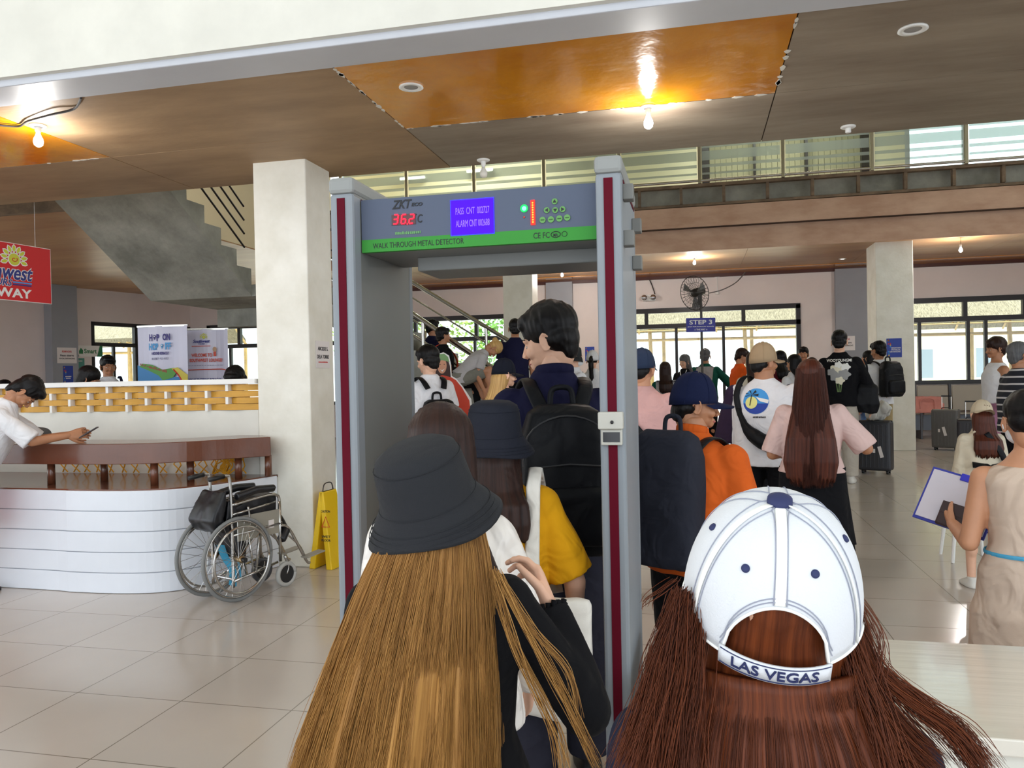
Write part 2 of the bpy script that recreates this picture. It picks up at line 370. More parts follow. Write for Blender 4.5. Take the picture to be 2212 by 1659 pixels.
ob('pane', box(4.8, 11.4, 19.56, 19.565, 5.4, 7.7), m_glass, w)
for k, (x, z) in enumerate(((-7.0, 6.75), (-5.2, 6.8))):
    ld = bpy.data.lights.new('upper_fill_light', 'AREA'); ld.shape = 'RECTANGLE'; ld.size = 3.0; ld.size_y = .2; ld.energy = 110; ld.color = (1, .98, .9); lo = bpy.data.objects.new('upper_fill_light', ld); link(lo); lo.location = (x+2+5*k, 18.2, 7.5)  # area lamp added under the upper ceiling to brighten it, apart from the tubes
    t = empty('tube_light', (x, 19.3, z), label=('short white tube light high on the cream upstairs wall, left one', 'short white tube light high on the cream upstairs wall, right one')[k], cat='light', group='tube lights upstairs')
    ob('housing', box(-.35, .35, 0, .18, -.03, .05), m_w, t); ob('lamp_tube', cyl(BM(), (-.33, -.03, 0), (.33, -.03, 0), .03), M('tube_glow', (255, 255, 240), emit=(255, 255, 235), estr=6), t)
struct('roof_void', box(-18, 14, 4.0, 16.2, 8.0, 8.1), m_cream); struct('wall_sun_block', box(-18, 14, 4.04, 4.2, 6.5, 8.1), m_cream)  # unseen roof stretched and upper wall added to keep the sun out
struct('wall_light_block', box(12, 12.2, 7.5, 20.3, 0, 4.6), m_wall)  # unseen side wall added to dim the middle of the hall
# balustrade on the mezzanine
bal = empty('balustrade', (0, 15.96, 5.3), label='glass balustrade with frosted bands and steel posts along the upper floor edge', cat='railing')
px_ = [-7.45, -5.93, -4.43, -2.94, -1.4, .17, 1.73, 3.32, 4.92, 6.5, 8.1, 9.7]
bm = BM(); cyl(bm, (-7.6, 0, .05), (11, 0, .05), .025); 
ob('bottom_rail', bm, m_steel, bal); ob('top_rail', cyl(BM(), (-7.6, 0, 1.12), (11, 0, 1.12), .03), m_steel, bal)
for x in px_:
    bm = BM(); bx(bm, x-.03, x+.03, -.03, .03, 0, 1.1); ob('post', bm, m_steel, bal, bevel=.004)
for a, b in zip(px_, px_[1:]):
    g = ob('glass_panel', box(a+.05, b-.05, -.005, .005, .1, 1.05), m_glass, bal)
    bm = BM()
    for z0, z1 in ((.16, .2), (.3, .36), (.44, .62), (.68, .72), (.8, .98)): bx(bm, a+.05, b-.05, -.008, -.006, z0, z1)
    ob('frosted_band', bm, m_frost, g)
# ------------------------------------------------------------------ staircase
st = empty('staircase', (0, 0, 0), label='raw grey concrete staircase rising from hall to upper floor with steel handrails', cat='staircase'); st['kind'] = 'structure'
X0, X1, Y0, Y1, ZL = -8.0, -6.3, 10.4, 12.3, 2.83
sl = .627
bm = BM(); yb = 6.9; zt = lambda y: ZL + (Y0-y)*sl
vs = [(Y0, ZL), (yb, zt(yb))]
n = 9; prof = [(Y0, ZL), (yb, zt(yb)), (yb, zt(yb)+.5)]
stepn = int((Y0-yb)/.37); y = yb
prof = [(Y0+.0, ZL), (yb, zt(yb))]
ysx = [Y0 - .37*k for k in range(0, 10) if Y0-.37*k > yb]
top = []
for k, y in enumerate(ysx): top += [(y, ZL+.17+.232*k), (y, ZL+.17+.232*(k+1))]
top.append((yb, top[-1][1])); prof = [(Y0, ZL), (yb, zt(yb))] + top[::-1][:-1] + [(Y0, ZL+.17)]
def extr_x(bm, prof, x0, x1):
    a = [bm.verts.new((x0, y, z)) for y, z in prof]; b = [bm.verts.new((x1, y, z)) for y, z in prof]; n = len(a)
    for i in range(n): j = (i+1) % n; bm.faces.new((a[i], a[j], b[j], b[i]))
    bm.faces.new(a[::-1]); bm.faces.new(b)
extr_x(bm, prof, X0, X1)
bx(bm, X0, X1+.6, Y0, Y1, ZL, ZL+.17); bx(bm, X0, X1+.6, Y1-.2, Y1+.05, ZL-.3, ZL)
bmesh.ops.recalc_face_normals(bm, faces=bm.faces)
ob('upper_flight', bm, m_conc, st)
bm = BM(); xs_ = X1+.6; poly = [(xs_, ZL+.17), (xs_, ZL-.05)]; k = 0; top = []
xx, zz = xs_, ZL+.17
while zz > .19: top += [(xx, zz), (xx+.28, zz)]; xx += .28; zz -= .172
top += [(xx, 0)]; poly = top + [(xx-.45, 0), (xs_, ZL-.08)]
prism(bm, poly, Y0+.05, Y1); bmesh.ops.recalc_face_normals(bm, faces=bm.faces); ob('lower_flight', bm, m_conc, st)
def railing(name, pa, pb, Y, drops, posts):
    a, b = onY(*pa, Y), onY(*pb, Y); d = (b-a)/(b.x-a.x); P = lambda x, dz=0: a + d*(x-a.x) + Vector((0, 0, dz))
    r = empty(name, (0, 0, 0)); r.parent = st
    xa, xb = X1+.7, b.x+1.0
    ob('handrail', cyl(BM(), P(xa), P(xb), .032), m_steel, r)
    for dz, rr in drops: ob('rail_bar', cyl(BM(), P(xa, -dz), P(xb, -dz), rr), m_steel, r)
    for x in posts: ob('post', cyl(BM(), P(x), P(x, -.9), .025), m_steel, r)
railing('far_railing', (893, 611), (1155, 770), 12.25, [(.26, .014), (.62, .014)], [-4.6, -3.25, -1.9])
railing('near_railing', (892, 678), (1074, 801), 10.5, [(.3, .02), (.66, .014)], [-4.9, -3.7, -2.3])
# upper flight balusters seen through the gap left of the column
r = empty('upper_railing'); r.parent = st
for k, dz in enumerate((.55, .75, .95, 1.15)):
    ob('rail_bar', cyl(BM(), (X1-.1, Y0, ZL+.17+dz), (X1-.1, 7.0, ZL+.17+dz+(Y0-7.0)*sl), .014), m_dark, r)
# ------------------------------------------------------------------ partition, curved counter, bench
pt = empty('partition_woven', (0, 6.05, 0), label='white half wall with a band of woven yellow slats behind the counter', cat='partition'); pt['kind'] = 'structure'
ob('half_wall', box(-8.4, -3.64, 0.02, .12, 0, 1.33), m_white, pt)
ob('top_cap', box(-8.4, -3.64, -.03, .16, 1.555, 1.6), m_w, pt, bevel=.004)
m_yel = M('yellow_slat', (214, 160, 58), .5, var=.15, vscale=4, stretch=(1, 1, 6))
h = (1.555-1.33)/4; sp = .40
for r_ in range(4):
    z0 = 1.33 + h*(3-r_); off = 0 if r_ % 2 == 0 else sp/2
    bm = BM(); X = -8.4; cuts = [-3.66 - .26 - off - sp*k + (.0) for k in range(13)]
    cuts = [c for c in cuts if c > -8.4][::-1]; edges = [-8.4] + cuts + [-3.64]
    for a, b in zip(edges, edges[1:]):
        nseg = 8; ringf = []
        for i in range(nseg+1):
            t = i/nseg; x = a+.012+(b-a-.024)*t; y = .05 - .045*math.sin(PI*t)
            ringf.append([Vector((x, y-.006, z0+.002)), Vector((x, y+.006, z0+.002)), Vector((x, y+.006, z0+h-.002)), Vector((x, y-.006, z0+h-.002))])
        loft(bm, ringf)
    ob('slat_row', bm, m_yel, pt)
    for c in cuts: ob('white_peg', box(c-.013, c+.013, -.012, .06, z0-.003, z0+h+.003), m_w, pt)
# counter
def arc_pts(x_start, yf, cxr, r, yend, xend, n=14):
    """straight front along x then a round corner to the right going back"""
    pts = [Vector((x_start, yf, 0)), Vector((-5.2, yf, 0)), Vector((-4.6, yf-.03, 0)), Vector((-4.15, yf, 0)), Vector((-3.88, yf+.1, 0)), Vector((-3.7, yf+.32, 0)), Vector((-3.56, yf+.62, 0)), Vector((xend, yend, 0))]
    return bez(pts, 5)
front = arc_pts(-8.4, 5.08, 0, 0, 6.04, -3.46)
ct = empty('curved_counter', (0, 0, 0), label='white curved counter clad in horizontal boards with a brown ledge top', cat='counter')
m_board = M('white_board', (228, 233, 242), .42, var=.05, vscale=2, bump=.1, bscale=10)  # daylight's slight blue cast is put into the white base colour
def band(bm, path, z0, z1, o0=0, o1=0, back=.12):
    """a wall following the path, outward offset o0 at the bottom and o1 at the top"""
    rings = []
    for i, p in enumerate(path):
        d = (path[min(i+1, len(path)-1)]-path[max(i-1, 0)]).normalized(); nrm = Vector((d.y, -d.x, 0))
        rings.append([p+nrm*o0+Vector((0, 0, z0)), p+nrm*o1+Vector((0, 0, z1)), p-nrm*back+Vector((0, 0, z1)), p-nrm*back+Vector((0, 0, z0))])
    loft(bm, rings); bmesh.ops.recalc_face_normals(bm, faces=bm.faces); return bm
for k in range(5):
    z0 = .155*k; ob('board', band(BM(), front, z0+.003, z0+.152, .0, .0), m_board, ct, bevel=.004)
    if k: ob('groove', band(BM(), front, z0-.005, z0+.005, -.005, -.005), M('groove_grey', (150, 155, 165), .7), ct)
m_brown = M('brown_varnish', (112, 66, 46), .22, var=.25, vscale=3, stretch=(.4, 2, 1), bump=.1, bscale=20, coat=.3)
def slabtop(path, yb, z0, z1, xl=-8.4, inset=0):
    bm = BM(); a = [bm.verts.new((p.x, p.y+inset, z1)) for p in path] + [bm.verts.new((path[-1].x, yb, z1)), bm.verts.new((xl, yb, z1))]
    b = [bm.verts.new((v.co.x, v.co.y, z0)) for v in a]; n = len(a)
    bm.faces.new(a); bm.faces.new(b[::-1])
    for i in range(n): j = (i+1) % n; bm.faces.new((a[i], b[i], b[j], a[j]))
    bmesh.ops.recalc_face_normals(bm, faces=bm.faces); return bm
ob('ledge_top', slabtop(front, 6.04, .762, .782, inset=.02), m_brown, ct)
bp_ = [Vector((-8.4, 5.2, 0)), Vector((-5.2, 5.2, 0)), Vector((-4.5, 5.2, 0)), Vector((-4.15, 5.26, 0)), Vector((-3.88, 5.42, 0)), Vector((-3.68, 5.62, 0)), Vector((-3.42, 5.88, 0))]
bpath = bez(bp_, 5)
bn = empty('bench_shelf', (0, 0, 0), label='curved brown varnished wooden shelf on round legs standing on the counter ledge', cat='shelf')
bm = band(BM(), bpath, .955, 1.115, 0, 0, back=.42); ob('shelf_top', bm, m_brown, bn, bevel=.005)
for p in ((-5.05, 5.32), (-4.75, 5.55), (-4.13, 5.36), (-3.98, 5.6), (-3.66, 5.78), (-3.47, 5.92), (-6.4, 5.3), (-6.1, 5.55)):
    ob('leg', cyl(BM(), (p[0], p[1], .783), (p[0], p[1], .958), .03, .028), m_brown, bn, smooth=True)
# yellow rope lacing on the partition foot
rp = BM(); m_rope = M('yellow_rope', (226, 160, 20), .7)
x = -5.6
while x < -3.75:
    d = random.uniform(.05, .09); tube(rp, [(x, 6.03, .79), (x+d, 6.0, .86), (x+.02, 6.02, .95)], .006, 5); tube(rp, [(x+d, 6.02, .79), (x, 6.0, .87), (x+d, 6.02, .95)], .006, 5); x += random.uniform(.11, .16)
for k in range(14): tube(rp, bez([(-3.95+random.uniform(-.1, .1), 5.98, .79), (-3.9+random.uniform(-.12, .12), 5.97, .86), (-3.9+random.uniform(-.12, .12), 6.0, .94)], 4), .006, 5)
tag(ob('rope_lacing', rp, m_rope), 'yellow rope lacing tied along the back of the counter ledge', 'rope', kind='stuff')
# ------------------------------------------------------------------ outdoors
struct('ground_outside', box(-40, 40, 21, 60, -.15, -.02), M('bright_concrete', (220, 216, 205), .8, var=.1))
struct('ground_left', box(-40, -18, -5, 21, -.15, -.02), _mats['bright_concrete'])
m_bam = M('bamboo', (196, 168, 112), .6, var=.3, vscale=8); m_thatch = M('thatch', (150, 144, 124), .9, var=.6, vscale=12, col2=(84, 78, 64), stretch=(6, .6, 1), bump=.5, bscale=30)
def hut(x0, x1, y0, y1, zlo, zhi, label):
    hh = empty('thatched_shelter', ((x0+x1)/2, (y0+y1)/2, 0), label=label, cat='shelter')
    cx, cyy = (x0+x1)/2, (y0+y1)/2
    bm = BM(); mid = .5*(y0+y1)
    loft(bm, [[Vector((x0-cx, y0-cyy, zlo)), Vector((x0-cx, 0, zhi)), Vector((x0-cx, y1-cyy, zlo)), Vector((x0-cx, y1-cyy, zlo+.12)), Vector((x0-cx, 0, zhi+.14)), Vector((x0-cx, y0-cyy, zlo+.12))],
              [Vector((x1-cx, y0-cyy, zlo)), Vector((x1-cx, 0, zhi)), Vector((x1-cx, y1-cyy, zlo)), Vector((x1-cx, y1-cyy, zlo+.12)), Vector((x1-cx, 0, zhi+.14)), Vector((x1-cx, y0-cyy, zlo+.12))]])
    bmesh.ops.recalc_face_normals(bm, faces=bm.faces); ob('thatch_roof', bm, m_thatch, hh)
    bm = BM(); n = int((x1-x0)/1.1)
    for i in range(n+1):
        x = x0-cx + (x1-x0)*i/n; cyl(bm, (x, y0-cyy, zlo-.03), (x, 0, zhi-.03), .03, seg=6); cyl(bm, (x, y1-cyy, zlo-.03), (x, 0, zhi-.03), .03, seg=6)
    for k in range(7):
        t = k/6; cyl(bm, (x0-cx, (y0-cyy)*(1-t), zlo+(zhi-zlo)*t-.06), (x1-cx, (y0-cyy)*(1-t), zlo+(zhi-zlo)*t-.06), .022, seg=6)
    ob('rafters', bm, m_bam, hh)
    n = max(2, int((x1-x0)/2.2))
    for i in range(n+1):
        x = x0-cx+.2 + (x1-x0-.4)*i/n
        ob('post', tube(BM(), bez([(x, y0-cyy+.2, 0), (x+.03, y0-cyy+.2, 1.3), (x-.02, y0-cyy+.2, zlo)], 4), .055, 8), m_bam, hh)
        ob('post', tube(BM(), [(x+.3, y1-cyy-.2, 0), (x+.3, y1-cyy-.2, zlo)], .055, 8), m_bam, hh)
    ob('tie_beam', cyl(BM(), (x0-cx, y0-cyy+.2, zlo-.3), (x1-cx, y0-cyy+.2, zlo-.35), .04, seg=8), m_bam, hh)
    return hh
hut(-4.0, 4.2, 22.6, 24.9, 2.85, 3.9, 'thatched bamboo shelter seen through the wide glass door')
hut(5.0, 12.5, 21.4, 25.5, 2.72, 4.2, 'thatched bamboo shelter seen through the right hand window')
hut(-22, -14.8, 21.2, 24.0, 2.9, 4.0, 'thatched shelter beyond the window behind the banners')
def tree(x, y, z0, rad, n, seed, label, col, s=.16):
    rnd = random.Random(seed); t = empty('leafy_tree', (x, y, 0), label=label, cat='tree', group='trees outside the windows')
    ob('trunk', tube(BM(), bez([(0, 0, 0), (.1, .05, z0*.5), (-.05, 0, z0), (0, .1, z0+rad*.7)], 4), .09, 8), M('bark', (96, 80, 60), .9, var=.3), t, smooth=True)
    bm = BM()
    for i in range(n):
        a = Vector((rnd.gauss(0, 1), rnd.gauss(0, .6), rnd.gauss(0, 1))).normalized()*rad*rnd.uniform(.3, 1)**.5; c = Vector((0, 0, z0+rad*.5)) + a
        rot = Euler((rnd.uniform(-1, 1), rnd.uniform(-1, 1), rnd.uniform(0, 6.3))).to_matrix(); l = s*rnd.uniform(.7, 1.5); w_ = l*.45
        bm.faces.new([bm.verts.new(c + rot @ Vector(p)) for p in ((0, 0, 0), (w_*.5, l*.35, .01), (w_*.3, l*.75, -.02), (0, l, -.04), (-w_*.3, l*.75, -.02), (-w_*.5, l*.35, .01))])
    ob('foliage', bm, M('leaf_%s' % col[0], col, .5, var=.4, vscale=2, trans=0), t)
tree(-8.2, 23.4, 2.2, 1.9, 1500, 1, 'bright green leafy tree outside, behind the stair handrails at the metal panel', (140, 180, 70))
tree(-6.2, 27.8, 2.0, 1.7, 1400, 2, 'green leafy tree outside, behind the stair handrails beside the far middle column', (110, 165, 70), .2)
tree(-11.4, 27.6, 2.4, 2.0, 1300, 3, 'leafy tree outside, just left of the brightest green one', (150, 190, 90))
# pale building beyond the right window
pb = empty('pale_building', (9, 33, 0), label='pale cream building with small windows beyond the right hand window', cat='building')
ob('wall', box(-6, 5, 0, .3, 0, 5), m_cream, pb); 
for k in range(4): ob('window', box(-4.6+2*k, -4.1+2*k, -.05, 0, 1.2, 2.3), M('window_blue', (120, 135, 150), .3), pb)
struct('ceiling_dark_slab', box(-17, -8.1, 6.7, 9.2, 4.7, 4.8), M('void_shade', (20, 17, 15), .9))  # near-black slab added to stand for the unlit void above
struct('trim_2', box(-17, -8.1, 9.1, 9.2, FAR-.05, 4.8), m_fw)
struct('wall_upper_left', box(-18, -7.9, 16.25, 16.4, 4.05, 8.0), m_cream)
struct('wall_blind_room', box(.2, 4.0, 20.6, 20.7, 5.3, 7.7), M('dim_room', (70, 66, 58), .9))  # dimness behind the blinds is put into this wall's dark colour
struct('roof_blind_room', box(.2, 4.0, 19.7, 20.7, 7.6, 7.7), m_cream)
struct('wall_blind_side', box(3.9, 4.0, 19.7, 20.7, 5.3, 7.7), m_cream)
# ================================================================== METAL DETECTOR
m_alu = M('painted_aluminium', (136, 142, 148), .45, var=.04, vscale=6, spec=.25); m_mar = M('maroon_stripe', (88, 8, 28), .6, spec=.1)
m_pan = M('detector_grey', (116, 118, 116), .45, var=.05, vscale=3); m_face = M('slate_face', (86, 94, 112), .6, spec=.2)
md = empty('metal_detector', (-.62, 2.2, 0), label='grey walk-through metal detector gate with maroon striped posts and lit control panel', cat='metal detector')
OX, OY = -.62, 2.2
def lx(v): return v-OX
for s, xa, xb in ((-1, -1.058, -.985), (1, -.258, -.188)):
    sp_ = ob('side_panel', box(lx(xa), lx(xb), .0, .48, 0.0, 2.135), m_alu if s > 0 else m_pan, md, bevel=.006)
    mid = (lx(xa)+lx(xb))/2
    ob('front_post', box(lx(xa)-.001, lx(xb)+.001, -.012, .05, 0, 2.13), m_alu, md, bevel=.01)
    ob('maroon_stripe', box(mid-.0125, mid+.0125, -.0155, -.006, 0, 2.115), m_mar, md)
    ob('top_cap', box(lx(xa)-.004, lx(xb)+.004, -.016, .49, 2.128, 2.178), M('cap_plastic', (142, 144, 142), .5, spec=.3), md, bevel=.012)
    ob('rear_post', box(lx(xa)-.001, lx(xb)+.001, .455, .492, 0, 2.13), m_alu, md, bevel=.006)
    ob('edge_line', box(lx(xa)-.002, lx(xb)+.002, .05, .455, 2.112, 2.122), m_mar, md)
    ob('floor_foot', box(lx(xa)-.01, lx(xb)+.01, -.02, .5, 0, .05), m_black, md, bevel=.004)
hd = ob('control_box', box(lx(-.985), lx(-.258), .06, .4, 1.958, 2.118), m_pan, md, bevel=.004)
ob('lower_housing', box(lx(-.86), lx(-.258), .2, .42, 1.915, 1.96), m_pan, md, bevel=.004)
fy = 2.249
def fp(x, y): p = onY(x, y, fy); return p.x-OX, p.z
ob('face_plate', box(lx(-.982), lx(-.26), .045, .062, 1.996, 2.118), m_face, hd)
ob('green_strip', box(lx(-.982), lx(-.26), .044, .062, 1.958, 1.996), M('green_strip', (58, 138, 56), .6, spec=.2), hd)
m_ink = M('dark_ink', (24, 26, 30), .6)
yf = fy-2.2-.005
def ft(s, x0, y0, x1, y1, mat, **kw):
    a, b = fp(x0, y1), fp(x1, y0); ca, cb = fp(x0, (y0+y1)/2), fp(x1, (y0+y1)/2)
    return text('lettering', s, (ca[0]+cb[0])/2, (ca[1]+cb[1])/2, abs(cb[0]-ca[0]), kw.pop('hh', abs(y1-y0)*2.24/1700), mat, hd, y=yf, **kw)
ft('ZKT', 848, 432, 891, 452, m_ink, bold=.02, shear=.3); ft('ECO', 890, 438, 914, 446, m_ink, bold=.03, shear=.2)
ft('C', 903, 463, 914, 482, m_ink, bold=.01, shear=.15); ft('°', 897, 462, 901, 466, m_ink)
ft('WALK THROUGH METAL DETECTOR', 807, 517, 1003, 536, m_ink, hh=.0165, bold=0)
ft('#', 855, 499, 910, 507, M('faded_green', (96, 150, 92), .6), hh=.009)
ft('CE FC', 1153, 502, 1188, 516, m_ink, hh=.017, bold=.005)
ft('MA', 1196, 504, 1206, 512, m_ink, hh=.009, bold=.03)
def ring(name, x, y, r, t, mat, par, sx=1.6):
    c = fp(x, y); bm = BM(); pts = [Vector((c[0]+r*sx*math.cos(2*PI*k/20), yf-.001, c[1]+r*math.sin(2*PI*k/20))) for k in range(21)]
    tube(bm, pts, t, 5); return ob(name, bm, mat, par)
ring('mark_ring', 1201, 507, .0085, .0012, m_ink, hd); ring('mark_ring', 1220, 506, .0075, .0008, m_ink, hd, 1)
# digits of the temperature readout (seven segments)
c0, c1 = fp(848, 488), fp(899, 461)
rd = ob('readout_window', box(c0[0], c1[0], yf-.001, yf+.004, c0[1], c1[1]-.001), M('readout_glass', (70, 20, 26), .3), hd)
m_red = M('red_segments', (255, 30, 50), emit=(255, 22, 45), estr=3.0)
SEG = {'3': 'abgcd', '6': 'afgecd', '2': 'abged'}
bm = BM(); dw, dh, t = .0135, .027, .0022
def seg(bm, cx, cz, ch):
    P_ = dict(a=(-1, 1, 1, 1), b=(1, 1, 1, 0), c=(1, 0, 1, -1), d=(-1, -1, 1, -1), e=(-1, 0, -1, -1), f=(-1, 1, -1, 0), g=(-1, 0, 1, 0))
    for k in SEG[ch]:
        x0, z0, x1, z1 = P_[k]; hx, hz = dw/2, dh/2; sh = lambda z: z*.002
        a = Vector((cx+x0*hx+sh(z0), yf-.003, cz+z0*hz)); b = Vector((cx+x1*hx+sh(z1), yf-.003, cz+z1*hz)); tube(bm, [a.lerp(b, .1), a.lerp(b, .9)], t, 6)
for i, ch in enumerate('362'): c = fp(857+17*i, 475-.6*i); seg(bm, c[0], c[1], ch)
c = fp(882, 485); sphere(bm, (c[0], yf-.003, c[1]), .0022, 8, 6)
ob('digit_segments', bm, m_red, rd)
a, b = fp(977, 507), fp(1066, 432)
scx = (a[0]+b[0])/2; scz = (fp(1021, 469))[1]; sw = abs(b[0]-a[0])/2; sh_ = .0505
scr = ob('display_screen', box(scx-sw, scx+sw, yf-.003, yf+.004, scz-sh_, scz+sh_), M('blue_screen', (20, 6, 90), .4, spec=.1, emit=(84, 8, 255), estr=1.0), hd)
ob('screen_bezel', box(scx-sw-.003, scx+sw+.003, yf-.001, yf+.003, scz-sh_-.003, scz+sh_+.003), M('blue_edge', (30, 20, 240), .3, emit=(30, 10, 255), estr=.9), scr)
m_lcd = M('lcd_letters', (80, 60, 160), emit=(150, 110, 255), estr=.95)
for s, dz, w_ in (('PASS  CNT  002727', .018, .103), ('ALARM CNT 002688', -.019, .103)):
    text('lettering', s, scx+.002, scz+dz, w_, .020, m_lcd, scr, y=yf-.0045)
c = fp(1133, 451); ob('green_lamp', sphere(BM(), (c[0], yf, c[1]), .0065), M('green_led', (60, 255, 150), emit=(90, 255, 170), estr=4), hd)
ring('lamp_ring', 1133, 451, .0095, .0025, M('green_halo', (0, 150, 70), emit=(0, 190, 80), estr=1.2), hd, 1)
c = fp(1133, 470); ob('red_lamp', sphere(BM(), (c[0], yf, c[1]), .003), M('dull_red', (190, 70, 60), .4), hd)
c = fp(1152, 460); bar = ob('signal_bar', box(c[0]-.0062, c[0]+.0062, yf-.003, yf+.004, c[1]-.036, c[1]+.036), M('red_bar', (255, 25, 10), emit=(255, 24, 6), estr=1.6), hd)
bm = BM()
for k in range(9): sphere(bm, (c[0], yf-.003, c[1]-.028+.007*k), .0027, 8, 6)
ob('signal_dot', bm, M('orange_dots', (255, 150, 60), emit=(255, 130, 40), estr=2.2), bar)
m_gb = M('button_green', (92, 150, 74), .5)
for x, y, ch in ((1199, 436, 'u'), (1182, 455, 'l'), (1200, 455, 'd'), (1216, 453, 'r'), (1173, 476, ''), (1191, 475, ''), (1209, 473, ''), (1226, 471, '')):
    c = fp(x, y); bt = ob('push_button', disc(BM(), (c[0], yf, c[1]), .0085 if ch else .009, .003), m_gb, hd)
    bm = BM(); s = .0052
    tri = {'u': ((-s, -s*.7), (s, -s*.7), (0, s)), 'd': ((-s, s*.7), (0, -s), (s, s*.7)), 'l': ((s*.7, -s), (s*.7, s), (-s, 0)), 'r': ((-s*.7, -s), (s, 0), (-s*.7, s)), '': ((-s, -.0012), (s, -.0012), (s, .0012), (-s, .0012))}[ch]
    prism(bm, [(c[0]+u, c[1]+v) for u, v in tri], yf-.005, yf-.002); ob('button_mark', bm, m_ink if ch else M('mark_green', (50, 90, 44), .6), bt)
for (yy_, zz_) in ((.035, 2.085), (.36, 2.05), (.035, 1.955), (.36, 1.93)):
    ob('bracket_knob', box(lx(-.188), lx(-.158), yy_, yy_+.045, zz_-.022, zz_+.022), M('knob_grey', (112, 112, 108), .6), md, bevel=.003)
sn = ob('sensor_housing', box(lx(-.258)-.003, lx(-.188)-.004, -.04, -.01, 1.42, 1.468), M('sensor_white', (186, 184, 174), .4), md, bevel=.004)
ob('sensor_base', box(lx(-.254), lx(-.196), -.03, -.01, 1.376, 1.42), _mats['sensor_white'], sn, bevel=.003)
ob('sensor_window', box(lx(-.248), lx(-.202), -.033, -.029, 1.385, 1.412), M('sensor_black', (16, 14, 18), .15), sn)
ob('sensor_lens', sphere(BM(), (lx(-.222), -.041, 1.44), .005, 10, 8), m_black, sn)
# ================================================================== LAMPS
m_glow = M('bulb_glow', (255, 255, 250), emit=(235, 242, 255), estr=14); m_off = M('bulb_off', (225, 222, 212), .35)
def bulb(px, py, zc, lit, label, small=False, near=True, power=22, drop=0):
    p = onZ(px, py, zc); t = empty('light_bulb' if not small else 'recessed_light', (p.x, p.y, zc), label=label, cat='lamp', group='ceiling bulbs' if not small else 'recessed lights')
    if small:
        bm = BM(); lathe(bm, [(.075, 0), (.078, -.008), (.05, -.010), (.046, -.002), (.04, -.001)]); ob('trim_ring', bm, m_w, t, smooth=True)
        ob('lamp_face', lathe(BM(), [(.045, -.004), (.04, -.006)]), M('spot_glow', (255, 250, 235), emit=(255, 250, 230), estr=9) if lit else M('spot_grey', (150, 148, 146), .3), t)
        return t
    z0 = -drop
    if drop: ob('cord', cyl(BM(), (0, 0, 0), (0, 0, -drop), .004, seg=6), m_black, t)
    else: ob('base_plate', lathe(BM(), [(.055, 0), (.055, -.008), (.045, -.014), (.02, -.016)]), m_w, t, smooth=True)
    ob('socket', lathe(BM(), [(.02, z0-.01), (.021, z0-.045), (.016, z0-.05), (.015, z0-.065)]), m_w, t, smooth=True)
    ob('glass_globe', lathe(BM(), [(.014, z0-.062), (.018, z0-.075), (.03, z0-.1), (.033, z0-.12), (.028, z0-.142), (.012, z0-.154)], seg=20), m_glow if lit else m_off, t, smooth=True)
    if lit:
        ld = bpy.data.lights.new('bulb_light', 'POINT'); ld.energy = power; ld.shadow_soft_size = .04; ld.color = (1, .97, .92)
        lo = bpy.data.objects.new('bulb_light', ld); link(lo, t); lo.location = (0, 0, z0-.2)
    return t
bulb(82, 270, CEIL, 1, 'lit bare bulb on the ceiling by the small orange sheet at far left')
bulb(1400, 230, CEIL, 1, 'lit bare bulb on the ceiling just beyond the big orange sheet')
bulb(1044, 345, CEIL, 0, 'unlit white bulb hanging from the plywood ceiling above the detector box')
p = onZ(1832, 273, CEIL); t = empty('lamp_holder', (p.x, p.y, CEIL), label='empty white lamp holder on the grey plywood ceiling, right of the detector', cat='lamp')
ob('base_plate', lathe(BM(), [(.055, 0), (.055, -.008), (.045, -.014), (.02, -.016)]), m_w, t, smooth=True); ob('socket', lathe(BM(), [(.02, -.01), (.021, -.045), (.016, -.05)]), m_w, t, smooth=True)
bulb(888, 187, CEIL, 0, 'unlit round recessed light in the big orange ceiling sheet', small=True)
bulb(1972, 62, CEIL, 0, 'unlit round recessed light in the grey plywood at upper right', small=True)
bulb(1820, 559, FAR, 1, 'small lit recessed light in the far ceiling beside the blue-grey pilaster', small=True)
bulb(1214, 583, FAR, 1, 'lit bulb in the far ceiling seen through the detector opening', power=60)
bulb(1500, 556, FAR, 1, 'lit bulb in the far ceiling above the standing fan', power=60)
bulb(2075, 513, FAR, 1, 'lit bulb hanging from far ceiling right of the far right column', power=60, drop=.12)
# ================================================================== SIGNS
def panel_frame(a, b):
    """empty matrix: x from a to b (horizontal), -y towards the camera side"""
    d = b-a; d.z = 0; d.normalize(); n = Vector((-d.y, d.x, 0)); o = a
    return Matrix(((d.x, n.x, 0, o.x), (d.y, n.y, 0, o.y), (0, 0, 1, 0), (0, 0, 0, 1)))
m_red_s = M('sign_red', (206, 14, 22), .45); m_navy = M('navy_print', (38, 46, 128), .5); m_wp = M('white_print', (236, 234, 230), .6)
pr, pl = atd(111, 656, 8.4), atd(0, 652, 7.85)
d = (pr-pl); d.z = 0; L_ = 1.75; dn = d.normalized(); org = Vector((pr.x, pr.y, 0)) - dn*L_
sm = panel_frame(org, Vector((pr.x, pr.y, 0))); zb = pr.z; H_ = .575
sg = empty('hanging_sign', mat=sm, label='red hanging sign with sun logo and white THIS WAY lettering', cat='sign')
ob('board', box(0, L_, 0, .012, zb, zb+H_), m_red_s, sg); ob('white_edge', box(-.006, L_+.006, .002, .01, zb-.006, zb+H_+.006), m_wp, sg)
for xx in (L_-.17, .4): ob('string', cyl(BM(), (xx, .006, zb+H_), (xx, .006, zb+1.6), .002, seg=4), m_w, sg)
m_yl = M('sun_yellow', (206, 208, 60), .5)
